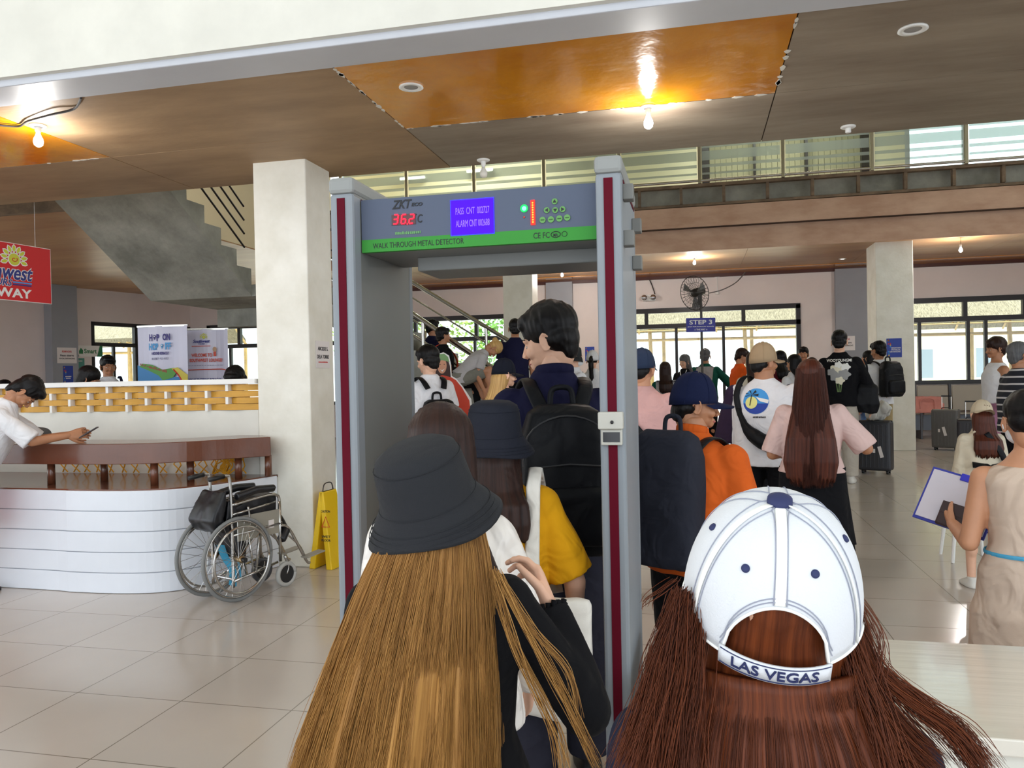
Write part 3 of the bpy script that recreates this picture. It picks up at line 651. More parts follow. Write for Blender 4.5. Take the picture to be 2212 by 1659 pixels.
def sunlogo(par, cx, cz, r, y, mat, outline=True):
    for mt, g, yy in (((m_wp, 1.0, y-.001), (mat, 0, y-.003)) if outline else ((mat, 0, y-.002),)):
        bm = BM(); e = r*.14*g
        for k in range(9):
            a = R(-15+ (210/8)*k); d1 = Vector((math.cos(a), 0, math.sin(a))); n_ = Vector((-math.sin(a), 0, math.cos(a))); c = Vector((cx, yy, cz))
            l0, l1, w = r*.98-e, r*1.95+e, r*.22+e
            p = [c+d1*l0, c+d1*(l0*.6+l1*.4)+n_*w, c+d1*(l0*.25+l1*.75)+n_*w*.8, c+d1*l1, c+d1*(l0*.25+l1*.75)-n_*w*.8, c+d1*(l0*.6+l1*.4)-n_*w]
            prism(bm, [(v.x, v.z) for v in p], yy-.002, yy)
        disc(bm, (cx, yy, cz), r*.8+e, .002); ob('sun_logo', bm, mt, par)
    ob('sun_swirl', tube(BM(), [Vector((cx+r*(.2+.25*t)*math.cos(6*t+1), y-.006, cz+r*(.15+.2*t)*math.sin(6*t+1))) for t in [i/20 for i in range(21)]], r*.05, 5), m_red_s if outline else m_wp, par)
sunlogo(sg, L_-.42, zb+.415, .075, -.001, m_yl)
for mt, bo, yy in ((m_wp, .055, -.002), (m_navy, .018, -.005)):
    text('lettering', 'Southwest', L_-.59, zb+.285, .74+bo*.4, .15+bo*.25, mt, sg, y=yy, bold=bo, shear=.25)
    text('lettering', 'TOURS', L_-.60, zb+.175, .30+bo*.3, .062+bo*.3, mt, sg, y=yy, bold=bo, shear=.25)
ob('underline', box(L_-.44, L_-.23, -.006, -.001, zb+.178, zb+.192), M('sky_blue', (80, 150, 220), .5), sg); ob('underline', box(L_-.44, L_-.235, -.006, -.001, zb+.155, zb+.168), m_navy, sg)
text('lettering', 'THIS WAY', L_-.61, zb+.075, .76, .095, m_wp, sg, y=-.002, bold=.03)
# pull-up banners
def banner(name, x0, x1, ytop, D, label, build, Dr=None):
    a, b = atd(x0, ytop, D), atd(x1, ytop, Dr or D); zt_ = a.z; a.z = b.z = 0
    t = empty(name, mat=panel_frame(a, b), label=label, cat='banner', group='pull-up banners')
    w = (b-a).length; bm = BM(); n = 10
    loft(bm, [[Vector((w*i/n, .012*math.sin(i*1.1), .08)), Vector((w*i/n, .012*math.sin(i*1.1)+.003, .08)), Vector((w*i/n, .012*math.sin(i*1.1)+.003, zt_)), Vector((w*i/n, .012*math.sin(i*1.1), zt_))] for i in range(n+1)])
    ob('print_sheet', bm, M('banner_white', (206, 204, 222), .35), t, smooth=False)
    ob('top_bar', box(-.005, w+.005, -.008, .02, zt_-.01, zt_+.012), m_steel, t); ob('pole', cyl(BM(), (w/2, .05, .05), (w/2, .03, zt_), .01), m_steel, t)
    ob('base_case', box(-.02, w+.02, -.06, .1, 0, .08), m_steel, t, bevel=.01); build(t, w, zt_); return t
def hop(t, w, z):
    yb_ = -.018; nv = M('violet_ink', (48, 34, 118), .5); bl = M('azure_ink', (66, 150, 206), .5)
    text('lettering', 'H', w*.28, z-.14, .04, .085, nv, t, y=yb_, bold=.04); text('lettering', 'P', w*.42, z-.14, .035, .085, nv, t, y=yb_, bold=.04)
    text('lettering', 'ON', w*.59, z-.135, .1, .085, nv, t, y=yb_, bold=.04)
    text('lettering', 'HOP', w*.33, z-.25, .12, .085, bl, t, y=yb_, bold=.04); text('lettering', 'FF', w*.62, z-.245, .075, .085, bl, t, y=yb_, bold=.04)
    for cx, cz, mt in ((w*.355, z-.125, nv), (w*.5, z-.235, bl)):
        ob('pin_mark', prism(disc(BM(), (cx, yb_, cz), .017, .003), [(cx-.015, cz-.006), (cx+.015, cz-.006), (cx, cz-.045)], yb_-.003, yb_), mt, t); ob('pin_dot', disc(BM(), (cx, yb_-.0035, cz), .008, .002), m_wp, t)
    text('lettering', 'AROUND BORACAY', w*.46, z-.33, .23, .036, nv, t, y=yb_, bold=.03)
    text('lettering', '随上随下  타고 내리고', w*.46, z-.395, .22, .03, M('grey_ink', (120, 116, 150), .6), t, y=yb_)
    bm = BM(); prism(bm, [(0, z-1.3), (w, z-1.3), (w, z-.62), (w*.7, z-.62), (w*.35, z-.52), (0, z-.47)], yb_+.002, yb_+.004); ob('printed_sea', bm, M('sea_blue', (44, 124, 184), .4), t)
    bm = BM(); prism(bm, [(w*.5, z-.66), (w*.42, z-.6), (w*.2, z-.53), (w*.04, z-.49), (w*.1, z-.45), (w*.3, z-.47), (w*.5, z-.53), (w*.72, z-.51), (w*.8, z-.55), (w*.7, z-.63)], yb_-.001, yb_+.001); ob('printed_island', bm, M('island_green', (84, 150, 60), .5), t)
    bm = BM(); prism(bm, [(w*.68, z-.52), (w*.8, z-.505), (w, z-.6), (w, z-.95), (w*.96, z-.8), (w*.85, z-.62)], yb_-.002, yb_); ob('printed_sand', bm, M('sand_yellow', (206, 190, 70), .5), t)
    ob('printed_road', tube(BM(), bez([(w*.72, yb_-.003, z-.53), (w*.84, yb_-.003, z-.62), (w*.93, yb_-.003, z-.76), (w*.96, yb_-.003, z-.95)], 5), .008, 6), M('road_red', (200, 40, 40), .5), t)
    bm = BM(); rr = random.Random(3)
    for k in range(16): x, zz = w*(.06+.5*k/15), z-.46-.09*k/15; q = rr.uniform(.01, .02); bx(bm, x, x+q, yb_-.003, yb_-.001, zz-q, zz+rr.uniform(0, .02))
    ob('printed_houses', bm, M('house_brown', (150, 84, 60), .6), t)
    bm = BM(); prism(bm, [(w*.22, z-.9), (w*.28, z-.72), (w*.52, z-.86), (w*.5, z-.95)], yb_-.003, yb_-.001); ob('printed_boat', bm, M('boat_grey', (70, 90, 120), .5), t)
def wel(t, w, z):
    yb_ = -.018; sunlogo(t, w*.42, z-.1, .026, yb_, m_yl, False); rd_ = M('orange_ink', (206, 76, 50), .5)
    text('lettering', 'Southwest', w*.36, z-.15, .21, .04, m_navy, t, y=yb_, bold=.03, shear=.25); text('lettering', 'TOURS', w*.36, z-.185, .08, .016, m_navy, t, y=yb_, bold=.03, shear=.2)
    ob('underline', box(w*.12, w*.58, yb_-.002, yb_, z-.216, z-.209), rd_, t)
    text('lettering', 'WELCOME TO', w*.36, z-.325, .26, .042, rd_, t, y=yb_, bold=.03); text('lettering', 'SOUTHWEST LOUNGE!', w*.46, z-.39, .41, .042, rd_, t, y=yb_, bold=.03)
    ob('printed_waiter', disc(BM(), (w*.68, yb_, z-.255), .025, .003, sz=1.3), M('printed_skin', (186, 150, 120), .6), t); ob('printed_body', box(w*.65, w*.71, yb_-.003, yb_, z-.34, z-.285), rd_, t)
    ob('printed_line', tube(BM(), bez([(0, yb_, z-.51), (w*.6, yb_, z-.505), (w*.9, yb_, z-.51), (w*.985, yb_, z-.56), (w*.99, yb_, z-.7)], 5), .006, 5), rd_, t)
    bm = BM()
    for k in range(22): bx(bm, w*.04*k, w*.04*k+w*.02, yb_-.002, yb_, z-.458, z-.452)
    ob('printed_dots', bm, M('grey_ink', (120, 116, 150)), t)
    text('lettering', 'BEFORE ENTERING BORACAY', w*.42, z-.63, .42, .028, m_navy, t, y=yb_, bold=.02)
banner('pull_up_banner', 297, 405, 706, 9.6, 'white pull-up banner reading HOP ON HOP OFF with a printed island', hop, Dr=9.5)
banner('pull_up_banner', 404, 492, 712, 9.9, 'pale pull-up banner with WELCOME TO SOUTHWEST LOUNGE lettering', wel)
# paper notices: (name,label,cat,matrix,w,h,colour,lines)
def sheet(name, label, cat, a, b, z0, z1, col, lines, extra=None, th=.004):
    t = empty(name, mat=panel_frame(Vector((a.x, a.y, 0)), Vector((b.x, b.y, 0))), label=label, cat=cat); w = (Vector((a.x, a.y))-Vector((b.x, b.y))).length
    ob('sheet', box(0, w, -th, 0, z0, z1), col, t)
    for s, fx, fz, fw_, fh_, mt in lines: text('lettering', s, w*fx, z0+(z1-z0)*fz, w*fw_, (z1-z0)*fh_, mt, t, y=-th-.001, bold=.02)
    if extra: extra(t, w, z0, z1)
    return t
m_paper = M('paper_white', (226, 220, 218), .6); m_ink2 = M('black_ink', (40, 38, 44), .7); m_rink = M('red_ink', (200, 70, 70), .7); m_pblue = M('poster_blue', (32, 62, 160), .5)
def flat(px0, py0, px1, py1, Y, off=.003):
    a, b = onY(px0, (py0+py1)/2, Y-off), onY(px1, (py0+py1)/2, Y-off); z1 = onY((px0+px1)/2, py0, Y).z; z0 = onY((px0+px1)/2, py1, Y).z; return a, b, z0, z1
def bits(t, w, z0, z1):
    rr = random.Random(5); h = z1-z0
    for c, nm in (((210, 50, 50), 'red'), ((230, 190, 60), 'yellow'), ((60, 150, 220), 'blue')):
        for k in range(3): x = w*(rr.uniform(.02, .1) if k < 2 else .2); z = z0+h*rr.uniform(.05, .9); ob('printed_triangle', prism(BM(), [(x, z), (x+w*.12, z+h*.02), (x+w*.05, z+h*.1)], -.007, -.005), M('print_'+nm, c, .6), t)
a, b, z0, z1 = flat(1808, 726, 1847, 757, 19.95)
sheet('paper_notice', 'white reminder notice taped on the blue-grey pilaster near right far column', 'notice', a, b, z0, z1, m_paper, [('REMINDER', .5, .78, .45, .12, m_rink), ('Please Observe', .5, .54, .62, .12, m_ink2), ('SOCIAL DISTANCING', .5, .34, .78, .11, m_ink2)])
a, b, z0, z1 = flat(1915, 731, 1948, 772, 16.4)
sheet('blue_poster', 'blue MAINTAIN PHYSICAL DISTANCING poster on the front of far right column', 'poster', a, b, z0, z1, m_pblue, [('MAINTAIN', .62, .5, .6, .07, m_wp), ('PHYSICAL', .62, .4, .6, .07, m_wp), ('DISTANCING', .56, .3, .72, .07, m_wp)], bits)
a, b, z0, z1 = flat(1264, 749, 1284, 780, YB)
sheet('blue_poster', 'small blue poster on the far wall seen inside the detector opening', 'poster', a, b, z0, z1, m_pblue, [('#', .5, .5, .6, .08, m_wp)], bits)
a, b, z0, z1 = flat(1220, 729, 1227, 751, 19.95)
sheet('paper_notice', 'narrow white paper on pilaster behind the tall man', 'notice', a, b, z0, z1, m_paper, [])
q = onX(682, 765, -3.138); q2 = onX(711, 765, -3.138)
sheet('paper_notice', 'white laminated name notice on side of the near white column', 'notice', q, q2, onX(696, 795, -3.138).z, onX(696, 737, -3.138).z, m_paper, [('ABCEDE S.', .5, .72, .75, .14, m_ink2), ('DELA TORRE', .5, .42, .85, .14, m_ink2), ('#', .5, .22, .7, .05, m_rink)])
# on the left pilaster and wall (in the left wall frame)
def lws(name, label, cat, x0, x1, z0, z1, col, lines, y=-.3, extra=None):
    t = empty(name, mat=lwm @ Matrix.Translation((x0, y, 0)), label=label, cat=cat); w = x1-x0
    ob('sheet', box(0, w, -.006, 0, z0, z1), col, t)
    for s, fx, fz, fw_, fh_, mt in lines: text('lettering', s, w*fx, z0+(z1-z0)*fz, w*fw_, (z1-z0)*fh_, mt, t, y=-.008, bold=.02)
    if extra: extra(t, w, z0, z1)
lws('paper_notice', 'white reminder paper on the grey pilaster at far left', 'notice', 1.96, 2.45, 2.12, 2.5, m_paper, [('REMINDER', .5, .75, .5, .12, m_rink), ('Please observe', .5, .5, .7, .12, m_ink2), ('SOCIAL DISTANCING', .5, .3, .8, .1, m_ink2)])
lws('blue_poster', 'blue poster below the white paper on the left grey pilaster', 'poster', 2.1, 2.35, 1.62, 2.06, m_pblue, [('#', .5, .4, .6, .06, m_wp), ('##', .5, .3, .5, .05, m_wp)], extra=bits)
lws('store_sign', 'green and white sign with SMART lettering on left wall', 'sign', 2.55, 3.35, 2.3, 2.58, M('smart_green', (30, 120, 70), .5), [], y=0, extra=lambda t, w, z0, z1: (ob('white_field', prism(BM(), [(w*.1, z1), (w*.9, z1), (w*.8, z0), (w*.2, z0)], -.009, -.006), m_wp, t), text('lettering', 'Smart', w*.58, (z0+z1)/2, w*.42, (z1-z0)*.42, _mats['smart_green'], t, y=-.011, bold=.03), ob('roof_mark', prism(BM(), [(w*.2, z0+.07), (w*.33, z0+.07), (w*.33, z0+.16), (w*.26, z0+.22), (w*.2, z0+.14)], -.012, -.009), _mats['smart_green'], t)))
lws('leaflet', 'small teal leaflet under the green SMART sign', 'leaflet', 2.58, 2.85, 1.9, 2.26, M('teal_print', (70, 140, 130), .5), [('#', .5, .8, .6, .06, m_wp)], y=0)
# standing fan with STEP 3 sign
fc = atd(1500, 633, 14.2); pc = atd(1515, 690, 14.2)
fn = empty('standing_fan', (pc.x, pc.y, 0), label='grey metal pedestal fan above the STEP 3 sign', cat='fan')
ob('pole', cyl(BM(), (0, 0, 0), (0, 0, fc.z-.1), .022), M('fan_metal', (70, 66, 62), .4, metal=.6), fn); m_fan = _mats['fan_metal']
ob('round_base', lathe(BM(), [(.28, 0), (.28, .03), (.05, .06)]), m_black, fn, smooth=True)
fm = Matrix.Translation((fc.x-pc.x, 0, fc.z)) @ Matrix.Rotation(R(-38), 4, 'Z') @ Matrix.Rotation(R(12), 4, 'X')
bm = BM(); Rf = .31
for k in range(28):
    a = 2*PI*k/28; tube(bm, [fm @ Vector((Rf*t*math.cos(a+.4*t), s*.07*(1-t**3), Rf*t*math.sin(a+.4*t))) for t in (.12, .4, .7, .9, 1)] if False else [fm @ Vector((Rf*t*math.cos(a), -.075*(1-t**3), Rf*t*math.sin(a))) for t in (.12, .4, .7, .9, 1)], .0028, 4)
    tube(bm, [fm @ Vector((Rf*t*math.cos(a), .075*(1-t**3), Rf*t*math.sin(a))) for t in (.12, .4, .7, .9, 1)], .0028, 4)
for rr_, yy_, tt in ((Rf, 0, .007), (Rf*.6, -.06, .003), (Rf*.6, .06, .003), (Rf*.15, -.075, .006)):
    tube(bm, [fm @ Vector((rr_*math.cos(2*PI*k/40), yy_, rr_*math.sin(2*PI*k/40))) for k in range(41)], tt, 5)
ob('cage', bm, m_fan, fn)
bm = BM()
for k in range(3):
    a = 2*PI*k/3+.4; pts = []
    rr_ = [[fm @ Vector((r_*math.cos(a+da), .02*(da*3), r_*math.sin(a+da))) for da in (-.15-.2*r_, .25+.4*r_, .27+.4*r_, -.17-.2*r_)] for r_ in (.05, .12, .2, .27)]
    for q in rr_:
        q[2] = q[2]+Vector((0, .006, 0)); q[3] = q[3]+Vector((0, .006, 0))
    loft(bm, rr_)
ob('fan_blade', bm, M('blade_grey', (120, 118, 116), .4), fn)
ob('motor', tube(BM(), [fm @ Vector((0, -.02, 0)), fm @ Vector((0, .1, 0)), fm @ Vector((0, .24, 0)), fm @ Vector((0, .26, 0))], [.07, .085, .07, .03], 14), m_fan, fn, smooth=True)
ob('yoke', box(-.06, .02, .0, .04, fc.z-.22, fc.z-.02), m_fan, fn)
a, b = atd(1482, 702, 14.1), atd(1545, 702, 14.1); z1, z0 = atd(1513, 687, 14.1).z, atd(1513, 717, 14.1).z
sheet('step_sign', 'blue STEP 3 sign fixed on the fan pole', 'sign', a, b, z0, z1, M('step_blue', (58, 60, 156), .5), [('STEP 3', .5, .7, .78, .32, m_wp), ('(EXIT FOR BORACAY ISLAND)', .5, .37, .9, .1, m_wp), ('↓ THIS WAY ↓', .5, .17, .45, .13, m_wp)], th=.012)
# emergency light and cables on the far wall
a = onY(1402, 642, YB)
el = empty('emergency_light', (a.x, YB, a.z), label='twin-head emergency light on the far wall above the glass door', cat='lamp')
ob('body', box(-.16, .16, -.08, -.003, -.1, .06), m_w, el, bevel=.01)
for s in (-1, 1): ob('lamp_head', tube(BM(), [(s*.11, -.08, -.02), (s*.11, -.15, -.02)], [.05, .07], 14), M('chrome_lamp', (200, 200, 205), .15, metal=.8), el, smooth=True)
m_cab = M('cable_dark', (50, 44, 42), .7)
def cable(pts, label, r=.012, Y=YB-.02, seg=5):
    P_ = [onY(x, y, Y) for x, y in pts]; tag(ob('wall_cable', tube(BM(), bez(P_, 6), r, seg), m_cab), label, 'cable')
cable([(1400, 598), (1408, 615), (1415, 636)], 'thin cable dropping to the emergency light')
cable([(1380, 604), (1440, 598), (1500, 599), (1545, 590)], 'dark cable sagging under the far ceiling trim left of the fan plug')
cable([(1610, 588), (1590, 610), (1560, 626), (1532, 633)], 'dark cable swooping from ceiling trim to the standing fan', Y=18.0)
cable([(1615, 588), (1635, 592), (1655, 585), (1690, 586), (1720, 582)], 'cable loops along the far ceiling trim right of the fan')
a = onY(1549, 597, YB-.01); pl_ = empty('ceiling_outlet', (a.x, YB, a.z), label='white outlet box on cord above the far glass door', cat='outlet')
ob('box', box(-.06, .06, -.05, -.002, -.02, .08), m_w, pl_); ob('cord', cyl(BM(), (0, -.02, -.02), (0, -.02, -.38), .008, seg=6), m_w, pl_); ob('socket', tube(BM(), [(0, -.02, -.38), (0, -.02, -.44)], .05, 12), m_w, pl_)
P_ = [onZ(175, 212, CEIL-.012), onZ(160, 235, CEIL-.015), onZ(110, 248, CEIL-.03), onZ(60, 262, CEIL-.02), onZ(38, 273, CEIL-.015), onZ(-20, 268, CEIL-.02)]
tag(ob('ceiling_cable', tube(BM(), bez(P_, 8), .008, 6), m_cab), 'black cable snaking across the plywood ceiling at upper left', 'cable')
q = [onX(1975, y, 4.125) for y in (520, 640, 720, 850, 930)]; q = [Vector((4.125, 16.7, 3.95)), Vector((4.13, 16.6, 3)), Vector((4.125, 16.6, 1.9)), Vector((4.14, 16.55, 1.0)), Vector((4.13, 16.6, .35))]
tag(ob('wall_cable', tube(BM(), bez(q, 6), .012, 5), m_cab), 'thin cable running down the right edge of far right column', 'cable')
# ================================================================== WHEELCHAIR
w1 = onZ(517, 1299, 0)
ang = R(-20); wc = empty('wheelchair', (0, 0, 0), label='folded silver wheelchair with black seat parked against the white counter', cat='wheelchair')
fw = Vector((math.sin(-ang), math.cos(-ang), 0)); rt = Vector((math.cos(ang), math.sin(ang), 0))
HWX = .15; c0 = w1 - rt*HWX; wc.location = (c0.x, c0.y, 0); wc.rotation_euler = (0, 0, ang)
m_chr = M('chrome_tube', (190, 188, 184), .2, metal=1); m_tyre = M('grey_tyre', (128, 130, 130), .7); m_vin = M('black_vinyl', (20, 21, 26), .35, bump=.2, bscale=12)
def wheelpts(x, y, z, r, n=48): return [Vector((x, y+r*math.cos(2*PI*k/n), z+r*math.sin(2*PI*k/n))) for k in range(n+1)]
for s in (1, -1):
    wh = ob('rear_wheel', tube(BM(), wheelpts(s*HWX, 0, .305, .29), .014, 8), m_tyre, wc, smooth=True)
    ob('wheel_rim', tube(BM(), wheelpts(s*HWX, 0, .305, .272), .008, 6), m_chr, wh, smooth=True)
    ob('push_rim', tube(BM(), wheelpts(s*(HWX+.045), 0, .305, .235), .009, 8), m_chr, wh, smooth=True)
    bm = BM()
    for k in range(28):
        a = 2*PI*k/28; o = .5 if k % 2 else -.5
        cyl(bm, (s*HWX+(.03 if k % 2 else -.02), .025*math.cos(a+o*2), .305+.025*math.sin(a+o*2)), (s*HWX, .268*math.cos(a), .305+.268*math.sin(a)), .0014, seg=4)
    ob('spokes', bm, m_chr, wh); ob('hub', tube(BM(), [(s*HWX-.035, 0, .305), (s*HWX+.05, 0, .305), (s*HWX+.05, 0, .305)], [.022, .024, .012], 12), M('brass_hub', (150, 128, 96), .3, metal=.8), wh, smooth=True)
    ob('axle_cap', tube(BM(), [(s*(HWX+.05), 0, .305), (s*(HWX+.08), 0, .305)], .018, 12), m_black, wh)
    X = s*.115
    bm = BM()
    tube(bm, bez([(X, -.02, .1), (X, -.02, .5), (X, -.03, .86), (X, -.06, .905), (X, -.1, .905)], 5), .011, 8)
    tube(bm, bez([(X, -.02, .69), (X, .3, .72), (X, .38, .71), (X, .41, .66), (X, .41, .42)], 5), .011, 8)
    tube(bm, bez([(X, -.02, .62), (X, .37, .66)], 3), .009, 8)
    tube(bm, [(X, -.02, .47), (X, .43, .49)], .011, 8); tube(bm, [(X, -.02, .14), (X, .38, .2)], .011, 8); tube(bm, [(X, .41, .66), (X, .41, .2)], .011, 8)
    tube(bm, [(X, .12, .47), (X, .16, .16)], .009, 8); tube(bm, [(X, .22, .47), (X, .18, .16)], .009, 8); tube(bm, bez([(X, .12, .66), (X, .13, .6), (X, .12, .54)], 3), .009, 8)
    ob('side_frame', bm, m_chr, wc, smooth=True)
    ob('push_handle', tube(BM(), [(X, -.08, .905), (X, -.2, .895)], .017, 10), m_black, wc, smooth=True)
    ob('armrest_pad', vox(tube(BM(), [(X, .02, .745), (X, .2, .775), (X, .36, .765)], .03, 10), .008, 2), m_vin, wc, smooth=True)
    ob('side_plate', box(X-.003, X+.003, .02, .4, .42, .6), M('plate_grey', (150, 146, 134), .45), wc)
    ob('fork', tube(BM(), bez([(s*.14, .43, .24), (s*.14, .46, .16), (s*.14, .44, .1)], 4), .012, 8), m_chr, wc, smooth=True)
    cw = ob('caster', tube(BM(), wheelpts(s*.14, .44, .1, .08, 28), .018, 8), M('caster_tyre', (70, 72, 78), .6) if s < 0 else M('caster_tyre_pale', (176, 176, 172), .6), wc, smooth=True)
    bm = BM(); tube(bm, [(s*.14-.01, .44, .1), (s*.14+.01, .44, .1)], .07, 20); ob('caster_disc', bm, m_black, cw)
    bm = BM(); tube(bm, bez([(X, .41, .47), (X, .5, .43), (X, .66, .16), (X, .7, .13)], 5), .011, 8); tube(bm, bez([(X, .47, .4), (X, .6, .28), (X, .67, .15)], 4), .007, 6); ob('leg_rest', bm, m_chr, wc, smooth=True)
    ob('footplate', box(X-.02 if s > 0 else X-.06, X+.06 if s > 0 else X+.02, .64, .83, .115, .127, Matrix.Rotation(R(6), 4, 'X')), M('plate_grey', None), wc, bevel=.004)
bm = BM(); loft(bm, [[Vector((x, y, z)) for x, z in ((-.1, z0), (0, z0-.02), (.1, z0), (.1, z1), (0, z1+.03), (-.1, z1))] for y, z0, z1 in ((.0, .48, .66), (.2, .5, .72), (.4, .5, .7))]); ob('folded_seat', vox(bm, .012, 3, .006, 9), m_vin, wc, smooth=True)
bm = BM(); tube(bm, [(-.09, .42, .6), (0, .5, .5), (.1, .48, .42), (.11, .42, .36)], .035, 10); ob('leg_strap', vox(bm, .01, 2, .006, 10), m_vin, wc, smooth=True)
bm = BM(); loft(bm, [[Vector((x, y0+dy, z)) for x, dy in ((-.13, 0), (.13, 0), (.13, w_), (-.13, w_))] for z, y0, w_ in ((.8, -.09, .03), (.7, -.15, .08), (.6, -.2, .1), (.53, -.16, .1), (.5, -.1, .06))]); ob('back_bag', vox(bm, .012, 2, .012, 9), m_vin, wc, smooth=True)
bm = BM(); loft(bm, [[Vector((x, y0+dy, z)) for x, dy in ((-.11, 0), (.11, 0), (.11, w_), (-.11, w_))] for z, y0, w_ in ((.72, -.04, .05), (.55, -.07, .12), (.4, -.02, .12), (.3, .02, .08))]); ob('hanging_sling', vox(bm, .012, 2, .01, 9), m_vin, wc, smooth=True)
bm = BM(); tube(bm, bez([(.02, -.05, .4), (.0, 0, .3), (.03, .04, .2), (.0, .06, .08)], 4), .02, 6, flat=(.03, .004)); tube(bm, bez([(.05, .02, .38), (.06, .07, .25), (.05, .09, .12)], 4), .02, 6, flat=(.02, .004)); ob('blue_strap', bm, M('cyan_cloth', (60, 150, 186), .7), wc)
bm = BM(); tube(bm, [(-.115, .1, .15), (.115, .2, .47)], .01, 8); tube(bm, [(.115, .1, .15), (-.115, .2, .47)], .01, 8); tube(bm, [(-.115, .0, .15), (.115, .0, .15)], .01, 8); ob('cross_brace', bm, m_chr, wc)
ob('paper_tag', box(.119, .122, .3, .35, .47, .53), m_paper, wc)
# wet floor sign
a = onZ(712, 1222, 0); wf = empty('wet_floor_sign', (a.x, a.y, 0), R(-6), label='yellow folding caution wet floor sign between the white column and detector', cat='sign')
m_yw = M('sign_yellow', (236, 196, 10), .4)
for s in (-1, 1):
    mtx = Matrix.Rotation(R(9)*s, 4, 'Y') @ Matrix.Translation((0, 0, 0)); bm = BM()
    prism(bm, [(-.02+s*.0, .64), (.02, .64), (.028, .0), (-.028, .0)], -.14, .14, Matrix.Translation((0, 0, 0)) @ Matrix.Translation((s*-.0, 0, 0)))
    for v in bm.verts: v.co.x += -s*(.64-v.co.z)*-.0 + s*(.64-v.co.z)*.13; v.co.y *= (.75+.25*(1-v.co.z/.64)) 
    ob('sign_leaf', bm, m_yw, wf, bevel=.008)
bm = BM(); tube(bm, bez([(0, -.08, .64), (0, -.05, .7), (0, .05, .7), (0, .08, .64)], 5), .005, 6); ob('wire_handle', bm, m_fan, wf)
fr = empty('printed_front', (0, 0, 0)); fr.parent = wf
mt_ = Matrix.Translation((.055, -.13, .42)) @ Matrix.Rotation(R(20), 4, 'Z')
for s, z, hh in (('CAUTION', .07, .02), ('WET', -.14, .02), ('FLOOR', -.17, .02)):
    me = text_mesh(s, .085, hh, bold=.02); me.transform(Matrix.Translation((.07, -.155, .42+z))); addmesh('lettering', me, m_ink, fr)
bm = BM(); c = Vector((.07, -.155, .4)); tri = [c+Vector((-.035, 0, -.04)), c+Vector((.035, 0, -.04)), c+Vector((0, 0, .045)), c+Vector((-.035, 0, -.04))]; tube(bm, tri, .004, 5); ob('warning_triangle', bm, M('warn_red', (200, 60, 20), .5), fr)
# ================================================================== SUITCASES, SEATS, TABLE
def suitcase(px, py, w, d, h, rz, col, label, ribs=True, handle=.25, tagp=None):
    p = onZ(px, py, 0); t = empty('suitcase', (p.x, p.y, 0), R(rz), label=label, cat='suitcase'); mt = M('shell_%d' % px, col, .38, bump=.15, bscale=60)
    bm = box(-w/2, w/2, -d/2, d/2, .05, h); bmesh.ops.bevel(bm, geom=bm.edges[:], offset=.045, segments=4, profile=.6, affect='EDGES'); ob('shell', bm, mt, t, smooth=True)
    if ribs:
        bm = BM()
        for k in range(7):
            x = -w/2+.06+(w-.12)*k/6; bx(bm, x-.008, x+.008, -d/2-.006, d/2+.006, .1, h-.06)
        ob('shell_ribs', bm, mt, t, bevel=.004)
    ob('zip_band', box(-w/2-.002, w/2+.002, -.012, .012, .06, h+.002), m_black, t, bevel=.006)
    for sx in (-1, 1):
        for sy in (-1, 1):
            wl = ob('wheel', tube(BM(), [(sx*(w/2-.06)-.012, sy*(d/2-.05), .028), (sx*(w/2-.06)+.012, sy*(d/2-.05), .028)], .028, 14), m_black, t, smooth=True)
            ob('wheel_fork', box(sx*(w/2-.06)-.018, sx*(w/2-.06)+.018, sy*(d/2-.05)-.015, sy*(d/2-.05)+.015, .035, .07), m_black, wl)
    if handle:
        bm = BM(); tube(bm, [(-.08, d/2-.05, h-.02), (-.08, d/2-.05, h+handle), (.08, d/2-.05, h+handle), (.08, d/2-.05, h-.02)], .008, 6); ob('pull_handle', bm, m_steel, t); ob('grip', box(-.09, .09, d/2-.065, d/2-.035, h+handle-.012, h+handle+.015), m_black, t, bevel=.006)
    ob('carry_grip', tube(BM(), bez([(-.07, 0, h), (-.05, 0, h+.03), (.05, 0, h+.03), (.07, 0, h)], 4), .009, 6), m_black, t, smooth=True)
    if tagp:
        tg = ob('luggage_tag', box(-.025, .025, -.002, .002, -.17, 0, Matrix.Translation((tagp[0], -d/2-.014, tagp[1])) @ Matrix.Rotation(R(-14), 4, 'Y')), m_paper, t)
        ob('sticker', box(tagp[0]-.09, tagp[0]-.055, -d/2-.009, -d/2-.006, tagp[1]-.1, tagp[1]-.04), m_paper, t)
    return t
suitcase(1893, 1022, .46, .28, .80, -22, (44, 46, 52), 'large charcoal suitcase with paper tag standing before the far right column', tagp=(.07, .42))
suitcase(2044, 972, .46, .3, .78, -25, (92, 90, 88), 'grey hard-shell suitcase with black middle band by the seats', tagp=(-.02, .45))
suitcase(2098, 990, .42, .28, .68, -20, (38, 34, 38), 'dark suitcase half hidden behind the girl in beige cap', handle=.3)
p = onZ(1905, 1022, 0); q = atd(1895, 905, 9.6)
bm = BM(); rr = random.Random(4)
for k in range(9): sphere(bm, (rr.uniform(-.12, .12), rr.uniform(-.06, .06), .12+rr.uniform(-.06, .13)), rr.uniform(.07, .11), 10, 8)
sphere(bm, (0, 0, .1), (.17, .1, .11)); me = vox(bm, .012, 2, .03, 12)
pbm = M('thin_plastic', (222, 222, 218), .2, bump=.6, bscale=25, trans=.25)
o = addmesh('plastic_bag', me, pbm, None, True); p_ = onZ(1893, 1022, 0); o.location = (p_.x+.03, p_.y, .805); tag(o, 'crumpled translucent white plastic bag on top of the charcoal suitcase', 'plastic bag')
